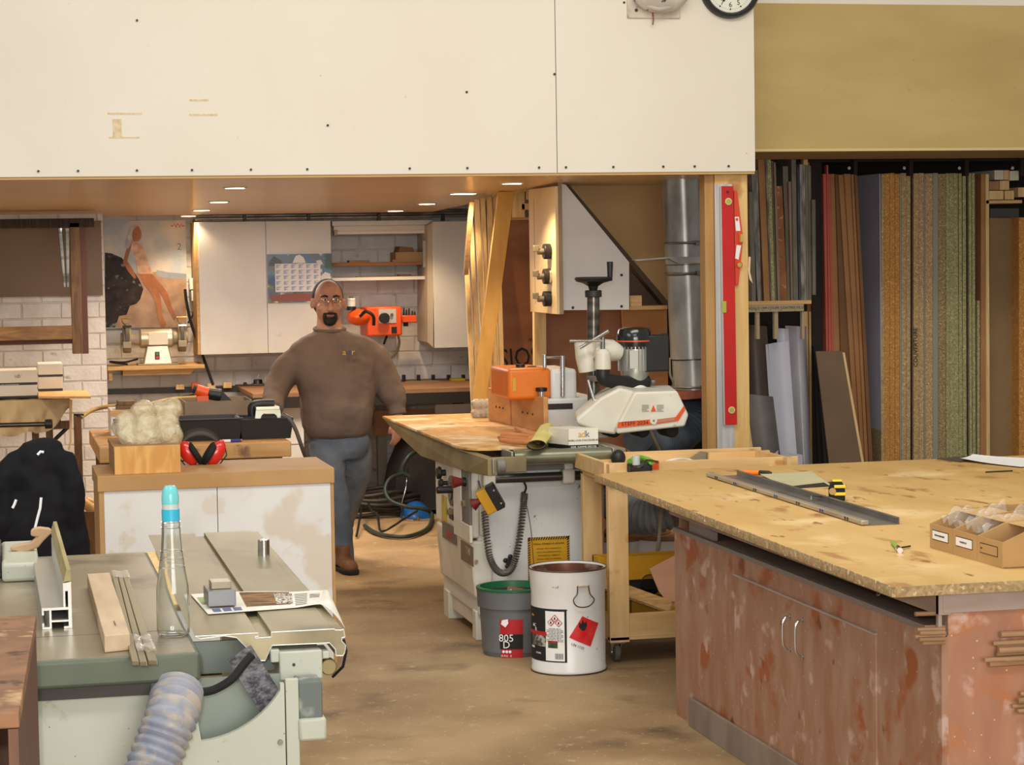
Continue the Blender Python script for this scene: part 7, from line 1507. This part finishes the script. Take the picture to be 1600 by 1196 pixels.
# pale body with a quarter-round opening on the front
Yf0=Ys+.06
def FP_(x,y,Y=Yf0): return PY(x,y,Y)
xb0=XL_; xb1_=FP_(467,1100).x; cxp=FP_(303,1003); Rr=154*Yf0*1.03/FP
zc_=zA-.03
arcp=[V((cxp.x+Rr*math.cos(t),Yf0,cxp.z+Rr*math.sin(t))) for t in [(-1.52+1.52*k/16) for k in range(17)]]
arcp=[p for p in arcp if p.z<zc_]
xv=FP_(446,1100).x
poly=[V((xb0,Yf0,0)),V((xv-.002,Yf0,0)),V((xv-.002,Yf0,zc_)),V((arcp[-1].x,Yf0,zc_))]+arcp[::-1]+[V((arcp[0].x-.02,Yf0,zc_)),V((xb0,Yf0,zc_))]
MB().prism(poly,(0,.02,0)).build('front_panel',m_pg,ts,smooth=False)
MB().box(xv+.001,xb1_,Yf0,Yf0+.02,0,zS-.09).build('corner_panel',m_pg,ts,smooth=False,bev=.002); MB().box(xb1_-.02,xb1_,Yf0+.02,YsB-.1,0,zS-.12).build('side_panel',m_pg,ts,smooth=False)
MB().box(xb0,xb1_-.02,Yf0+.14,Yf0+.15,.0,zc_).build('inner_plate',m_pgd,ts,smooth=False)
T_=frame(PY(400,1068,Yf0+.1),V((.5,0,-.87)),V((.87,0,.5))); MB(T_).box(-.09,.09,-.03,.04,-.005,.005).build('dusty_segment',mk('sawdust_metal','6f6c70','45434a',ns=60,det=2,lo=.4,hi=.6,rough=.5,bump=.8),ts,smooth=False)
q=pbox(467,1066,504,1123,Yf0-.0,.1); MB().box(*q).build('motor_box',mk('dark_green_grey','5e6660','9a9d94',ns=9,lo=.55,hi=.62,rough=.5),ts,bev=.003)
q=pbox(467,1123,511,1159,Yf0-.01,.2); MB().box(*q).build('foot_ledge',m_pg,ts,bev=.008)
p=FP_(438,1160); MB().cyl(p,p-V((0,.006,0)),.007,n=12).build('panel_bolt',steel,ts)
MB().tube(arc([PY(310,1083,Ys+.03),PY(335,1078,Ys+.04),PY(362,1062,Ys+.04),PY(380,1040,Ys+.05),PY(394,1024,Ys+.06)]),.011,8).build('black_cable',blackm,ts)
# sliding table extrusion
Yg=5.71; pr=[(305,998),(403,990),(404,998),(398,999),(399,1001),(424,999),(424,991),(522,982),(523,988),(533,988),(537,987),(539,999),(534,1000),(534,1005),(540,1012),(539,1022),(536,1028),(525,1028),(524,1018),(515,1008),(425,1012),(421,1020),(414,1036),(404,1036),(388,1018),(370,1000),(350,997),(313,1002)]
Yg2=PZ(230,838,zS).y
P_=[PY(x,y,Yg) for x,y in pr]; dz=zS+.003-P_[0].z
for p in P_: p.z+=dz; 
for i in (0,1,6,7): P_[i].z=zS+.003
m_al=mk('dusty_aluminium','a3997a','857b5f',sc=(1,.3,1),ns=5,det=4,rough=.38,metal=.55,stain=('6f6650',3,.62,.75))
sl_t=MB().prism(P_,(.024,Yg2-Yg,0)).build('sliding_table',m_al,ts,smooth=False,bev=.001)
n_=len(P_); o=MB(); 
for i in (range(0,len(P_))): pass
for i in range(len(P_)): MB().cyl(P_[i]-V((0,.0005,0)),P_[(i+1)%len(P_)]-V((0,.0005,0)),.0016,n=6).build('cut_edge',mk('cut_aluminium','dcdcd4',rough=.35,metal=.3),ts)
MB().box(xR+.012,xb1_-.02,Yf0+.3,Yf0+.31,zc_-.02,zS-.035).build('inner_plate',m_pgd,ts,smooth=False)
MB().tube([PY(537,1000,Yg+.02),PY(541,1018,Yg),PY(536,1042,Yg+.02),PY(520,1058,Yg+.06)],.004,6).build('release_cable',blackm,ts)
q=pbox(437,1018,504,1063,Yg-.03,.12); MB().box(*q).build('carriage_block',m_pg,ts,bev=.004); q=pbox(423,1016,437,1036,Yg-.02,.1); MB().box(*q).build('carriage_lip',m_pg,ts,bev=.003); q=pbox(504,1018,515,1030,Yg-.02,.1); MB().box(*q).build('carriage_lip',m_pg,ts,bev=.003)
p=PY(459,1039,Yg-.03); MB().cyl(p,p-V((0,.003,0)),.004,n=10).build('set_screw',iron,ts)
p=PY(514,1043,Yg+.05); MB().tube([p,p+V((0,.03,0))],.022,24).build('guide_wheel',mk('brass_wheel','8c7f58',rough=.4,metal=.6),ts,bev=.003)
MB().cyl(PY(412,874,7.2),PY(412,843,7.2),.019,n=20).build('stop_pin',chrome,ts,bev=.003)
# dust hose
o=flex([PY(276,1083,Ys+.02),PY(273,1102,Ys-.02),PY(266,1125,Ys-.05),PY(253,1160,Ys-.07),PY(236,1205,Ys-.1),PY(220,1260,Ys-.14),PY(190,1330,Ys-.1)],.062,'dust_hose',mk('dusty_blue_hose','97969a','7b8294',ns=14,det=5,rough=.55,stain=('a9a094',18,.48,.62)),'grey-blue ribbed dust hose hanging below the table saw',pitch=.023,amp=.07)
# ---- things on the saw ----
zt=zS+.0018
bp=PZ(273,996,zt)+V((0,.035,0)); bo=thing('spray_bottle','clear plastic bottle with a turquoise cap standing on the table saw','bottle',bp)
k_=bp.y*1.03/FP
prb=[(.001,0),(20,0),(24,3),(25,10),(25,60),(24,75),(20,100),(16,130),(14.5,150),(14,168),(13,175)]
m_pet=mk('clear_pet','f6fafa',rough=.05,trans=1,ior=1.4)
M=MB(); pr_=[(r*k_,z*k_) for r,z in prb]; inn=[(max(.0005,(r-.9)*k_),max(.9*k_,z*k_)) for r,z in prb][::-1]
M.lathe(pr_+inn,bp,40,cap=(True,True)); M.build('bottle_body',m_pet,bo)
for z in (88,100,112,124,140,152,160): r=[r for r,zz_ in prb if zz_<=z][-1]
for z,r in ((172,14.2),(164,14.6),(128,16.6),(116,18.2),(104,19.8)): MB().tube([bp+V((r*k_*math.cos(i/32*6.2832),r*k_*math.sin(i/32*6.2832),z*k_)) for i in range(32)],.0012,6,closed=True).build('neck_ridge',m_pet,bo)
m_tq=mk('turquoise_cap','35b0cf',rough=.3); m_tq2=mk('turquoise_translucent','74cfd2',rough=.2,alpha=.9)
MB().lathe([(13.5*k_,174*k_),(13.5*k_,192*k_)],bp,32).build('cap_ring',m_tq,bo,bev=.001); MB().lathe([(12.5*k_,192*k_),(12.5*k_,200*k_)],bp,32).build('cap_collar',mk('pale_collar','bcc9c0',rough=.3),bo)
MB().lathe([(13*k_,200*k_),(13*k_,212*k_),(11*k_,222*k_),(8*k_,227*k_),(.001,228*k_)],bp,32).build('dome_cap',m_tq2,bo)
# timber block with nail
def obl(pts,h,name,mat,label,cat,zz_=None,bev=.002,grp=None):
    z0=zt if zz_ is None else zz_
    return MB().prism([PZ(x,y,z0+h)-V((0,0,h)) for x,y in pts],(0,0,h)).build(name,mat,None,smooth=False,bev=bev,label=label,cat=cat,group=grp)
hb_=.042
o=obl([(163,994),(203,990),(171,895),(136,897)],hb_,'timber_block',mk('pale_beech','c9b092','bca284',sc=(8,1.2,8),ns=3,rough=.6),'squared pale timber block with a nail in it lying on the table saw','timber')
PM[o.name]=Matrix.Translation(o.location)
MB().cyl(PZ(178,971,zt+hb_+.002),PZ(181,978,zt+hb_+.002),.0015,n=6).build('nail',steel,o)
zf=zt
for k,(x0,x1,y0,x2,x3,y2) in enumerate(((206,217,1035,175,183,900),(218,230,1036,184,191,899),(231,246,1034,192,200,900))):
    obl([(x0,y0-2),(x1,y0-2),(x3,y2),(x2,y2)],.012,'aluminium_strip',MC['dusty_aluminium'],['left strip of the three aluminium profiles beside the timber block','middle strip of the three aluminium profiles','right strip of the three aluminium profiles nearest the bottle'][k],'metal strip',grp='aluminium profiles taped together on the saw')
M=MB(); M.grid(lambda u,v:(lambda p:p+V((0,0,.014+.003*math.sin(u*9)+.002*math.sin(v*14))))(PZ(204+30*u+12*v,1000+28*v,zt)),10,10); M.build('film_wrap',mk('film_thin','f4f0e6',rough=.1,alpha=.35,spec=.9),None,label='clear film wrapped round the front end of the aluminium strips',cat='film')
M=MB(); M.grid(lambda u,v:(lambda p:p+V((0,0,.014+.002*math.sin(u*9))))(PZ(174+26*u+4*v,899+11*v,zt)),8,6); M.build('film_wrap',MC['film_thin'],None,label='clear film wrapped round the far end of the aluminium strips',cat='film')
# fence: aluminium extrusion with a timber face
Yp_=PZ(88,983,zt).y
fc=thing('rip_fence','white-cut aluminium rip fence extrusion with a timber face on the saw','fence',PZ(88,983,zt))
K_=Yp_*1.03/FP; O=PY(66,981,Yp_); O.z=zt
def fp(x,y): return V((O.x+(x-66)*K_,Yp_,O.z+(981-y)*K_))
out=[(66,981),(66,972),(70,972),(70,977),(77,977),(77,971),(80,971),(80,969),(77,968),(77,955),(70,955),(70,960),(66,960),(66,949),(98,949),(98,945),(103,944),(103,925),(99,925),(98,916),(109,912),(110,981),(98,981),(98,978),(104,976),(104,971),(80,971),(80,977),(88,977),(88,981)]
L_=1.0; dr=(PZ(60,845,zt)-PZ(88,983,zt)); dr.normalize()
solid=[[(66,981),(66,972),(69,972),(69,978),(77,978),(77,981)],[(66,960),(66,949),(105,949),(105,953),(69,953),(69,960)],[(77,953),(80,953),(80,981),(77,981)],[(80,968),(105,968),(105,971),(80,971)],[(98,978),(105,978),(105,981),(98,981)],[(105,912),(110,911),(110,981),(105,981)],[(98,925),(98,913),(105,912),(105,925),(102,925)],[(98,925),(101,925),(101,949),(98,949)]]
for pl_ in solid: MB().prism([fp(x,y) for x,y in pl_],dr*L_).build('extrusion_wall',mk('fence_aluminium','c4c2ba','b2afa4',sc=(1,.3,1),ns=4,rough=.3,metal=.5),fc,smooth=False)
MB().prism([fp(x,y) for x,y in ((92,911),(109,908),(109,870),(100,868))],dr*.001).build('end_cap',MC['fence_aluminium'],fc) if 0 else None
a1=PZ(98,950,zt+.1)
MB().prism([fp(99,911),fp(110,910),fp(110,893),fp(104,893)],dr*(L_+.12)).build('timber_face',mk('fence_timber','a89a6c','96885a',sc=(8,1,8),ns=3,rough=.6),fc,smooth=False)
# pale wooden push handle on the fence and grey casting
ph_=[(15,857),(22,853),(48,848),(57,840),(48,838),(48,830),(52,826),(62,824),(78,826),(83,832),(76,838),(68,846),(60,856),(48,861),(40,864),(30,866),(26,862),(18,862)]
Yh_=PZ(50,930,zt).y+.55; ph0=[PY(x,y,Yh_) for x,y in ph_]
MB().prism(ph0,(0,.025,-.0)).build('push_handle',mk('pale_push_wood','c4a380','b28f6a',ns=4,rough=.6),None,bev=.005,seg=3,smooth=True,label='pale wooden push handle resting on the grey casting at the saw',cat='handle')
Yc_=PZ(30,925,zt).y+.2
q=pbox(3,880,62,911,Yc_,.55); MB().box(q[0],q[1],q[2],q[3],zt,q[5]+.0).build('machine_casting',m_pg,None,bev=.012,seg=3,label='pale green cast block at the left edge of the saw table',cat='machine part')
q=pbox(-14,868,3,912,Yc_+.1,.4); MB().box(q[0],q[1],q[2],q[3],zt,q[5]).build('dark_bracket',iron,None,bev=.004,label='dark metal bracket at the far left edge of the saw table',cat='bracket')
# newspaper and steel blocks
zn=zS+.005
def news(u,v):
    A_,B_,C_,D_=PZ(325,961,zn),PZ(500,948,zn),PZ(505,925,zn),PZ(298,930,zn)
    p=A_.lerp(B_,u).lerp(D_.lerp(C_,u),v); return p+V((0,0,.002+.004*math.sin(u*4)*v+.006*max(0,u-.75)*4*max(0,math.sin((u-.75)*9))))
nw=MB().grid(news,24,12,.001).build('newspaper',mk('newsprint','ddd8cc','cfc9bb',ns=12,rough=.7),None,label='folded newspaper with a brown picture lying across the sliding table',cat='newspaper'); PM[nw.name]=Matrix.Translation(nw.location)
def nq(u0,u1,v0,v1,name,mat,o_=.0008): return MB().grid(lambda u,v:news(u0+(u1-u0)*u,v0+(v1-v0)*v)+V((0,0,o_)),10,5).build(name,mat,nw)
nq(.36,.74,.2,.95,'news_picture',mk('news_picture','8c6436','4f3418',sc=(1,3,1),ns=14,lo=.4,hi=.6,rough=.6)); nq(.62,.76,.25,.85,'headline_block',mk('headline_ink','d8cfc0','3b342c',ns=160,det=1,lo=.48,hi=.52,rough=.6),.0014)
for k in range(7): nq(.78,.88,.12+k*.11,.16+k*.11,'text_line',mk('print_grey2','8a8478'),.001)
for k in range(3): nq(.06+k*.09,.13+k*.09,.06,.2,'scribble',mk('scribble_blue','5b6288'),.001)
nq(.02,.1,.45,.8,'green_print',mk('print_green','8fa06a'),.001); nq(.9,.98,.5,.75,'news_picture',mk('news_small','6b625a','b0a698',ns=90),.001)
def fold(u,v):
    A_=news(1,v); E_=PZ(539-22*v,975-44*v,zn); return A_.lerp(E_,u)+V((0,0,.008*math.sin(u*3.14)-.012*u*u*(1-v)))
MB().grid(fold,12,8,.001).build('folded_corner',MC['newsprint'],nw)
def blk(x0,x1,yt,yb,z0,d,name,mat,label,bev=.002):
    A_=PZ(x0,yb,z0);B_=PZ(x1,yb,z0); Y=(A_.y+B_.y)/2; h=PY((x0+x1)/2,yt,Y).z-PY((x0+x1)/2,yb,Y).z
    MB().box(PY(x0,yb,Y).x,PY(x1,yb,Y).x,Y,Y+d,z0,z0+h).build(name,mat,None,smooth=False,bev=bev,label=label,cat='block'); return z0+h
z2=blk(325,369,924,948,zn+.007,.13,'steel_block',mk('steel_block_grey','77787a','6a6b6d',ns=4,rough=.35,metal=.5),'larger dark steel block on the newspaper')
A_=PY(335,922,5.95)
Yz=PZ(347,948,zn+.007).y+.035; MB().box(PY(330,915,Yz).x,PY(361,915,Yz).x,Yz,Yz+.07,z2+.0005,z2+.02).build('steel_block',mk('ground_steel','b5a587','8d8370',ns=6,rough=.25,metal=.7),None,smooth=False,bev=.0015,label='smaller shiny block stacked on the steel block',cat='block')
# ================= NEAR CRATE AT THE LEFT EDGE =================
zK=1.04; A_=PZ(57,961,zK); B_=PZ(14,1200,zK); d_=(B_-A_).normalized(); n_=V((d_.y,-d_.x,0)); n_=n_ if n_.x<0 else -n_
m_osb=mk('worn_osb','8d6546','6f4c33',sc=(1,1,1),ns=9,det=5,rough=.7,stain=[('b8946c',9,.56,.66),('4d3524',14,.62,.7)]); m_osbd=mk('dark_worn_board','6b4a38','573a2b',sc=(6,6,1),ns=4,rough=.7)
cr=thing('wooden_stand','worn wooden stand close to the camera at the left edge','stand',(A_.x-.3,A_.y-.3,0))
Q=[A_,A_+d_*1.1,A_+d_*1.1+n_*.9,A_+n_*.9]
MB().prism([p-V((0,0,.03)) for p in Q],(0,0,.03)).build('top_board',m_osb,cr,smooth=False,bev=.003)
MB().prism([V((p.x,p.y,0)) for p in [A_+n_*.002+d_*.002,A_+d_*1.1+n_*.002,A_+d_*1.1+n_*.02,A_+n_*.02]],(0,0,zK-.031)).build('side_board',m_osbd,cr,smooth=False)
MB().prism([V((p.x,p.y,0)) for p in [A_+n_*.021+d_*.002,A_+n_*.88,A_+n_*.88+d_*.02,A_+n_*.021+d_*.02]],(0,0,zK-.031)).build('back_board',m_osbd,cr,smooth=False)
# ================= SUB-PARTS: hang small pieces on the part they belong to =================
UP={'door_handle':'door','handle_rosette':'door','iris':'eye','glasses_lens':'glasses_rim','glasses_arm':'glasses_rim','glasses_bridge':'glasses_rim','boot_sole':'boot','collar':'sweatshirt','cuff':'sweatshirt','embroidered_letter':'sweatshirt',
'stop_button':'switch_frame','start_button':'switch_frame','vial':'vial_ring','label_text_panel':'product_label','label_red_bar':'product_label','label_photo':'product_label','hazard_diamond':'product_label','diamond_field':'product_label','hazard_pictogram':'product_label','green_mark':'product_label','red_mark':'product_label','barcode_bar':'product_label','label_black_band':'product_label','label_dot':'product_label','label_emblem':'product_label','flame_symbol':'flammable_sticker',
'date_print':'date_page','green_date_print':'date_page','axle_bolt':'caster_wheel','fence_hole':'fence_board','hazard_stripes':'warning_sheet','fine_print':'warning_sheet','label_field':'label_frame','name_badge_text':'name_badge','stop_knob':'control_box','box_face':'control_box','knob_stem':'knob','side_knob':'hood_cover','hood_slot':'hood_base','badge_dot':'round_badge','roller_pin':'roller','clock_numeral':'clock_face','minute_mark':'clock_face','clock_hand':'clock_face','cooling_fin':'motor_base','red_line':'fan_cowl','stripe_text_bar':'orange_stripe','screw_hole':'channel_flange','price_dot':'price_label','orange_dot':'price_label','end_cap':'tube','crank_handle':'handwheel','valve_stem':'brass_valve','text_line':None}
def ctr(o):
    b=[V(c) for c in o.bound_box]; return sum(b,V())/8
for o in list(bpy.data.objects):
    if o.parent and o.parent.parent is None:
        base=o.name.split('.')[0]; t=UP.get(base)
        if t and not o.parent.type=='MESH':
            c=[s for s in o.parent.children if s.name.split('.')[0]==t and s is not o]
            if c:
                k=min(c,key=lambda s:(ctr(s)-ctr(o)).length); o.parent=k
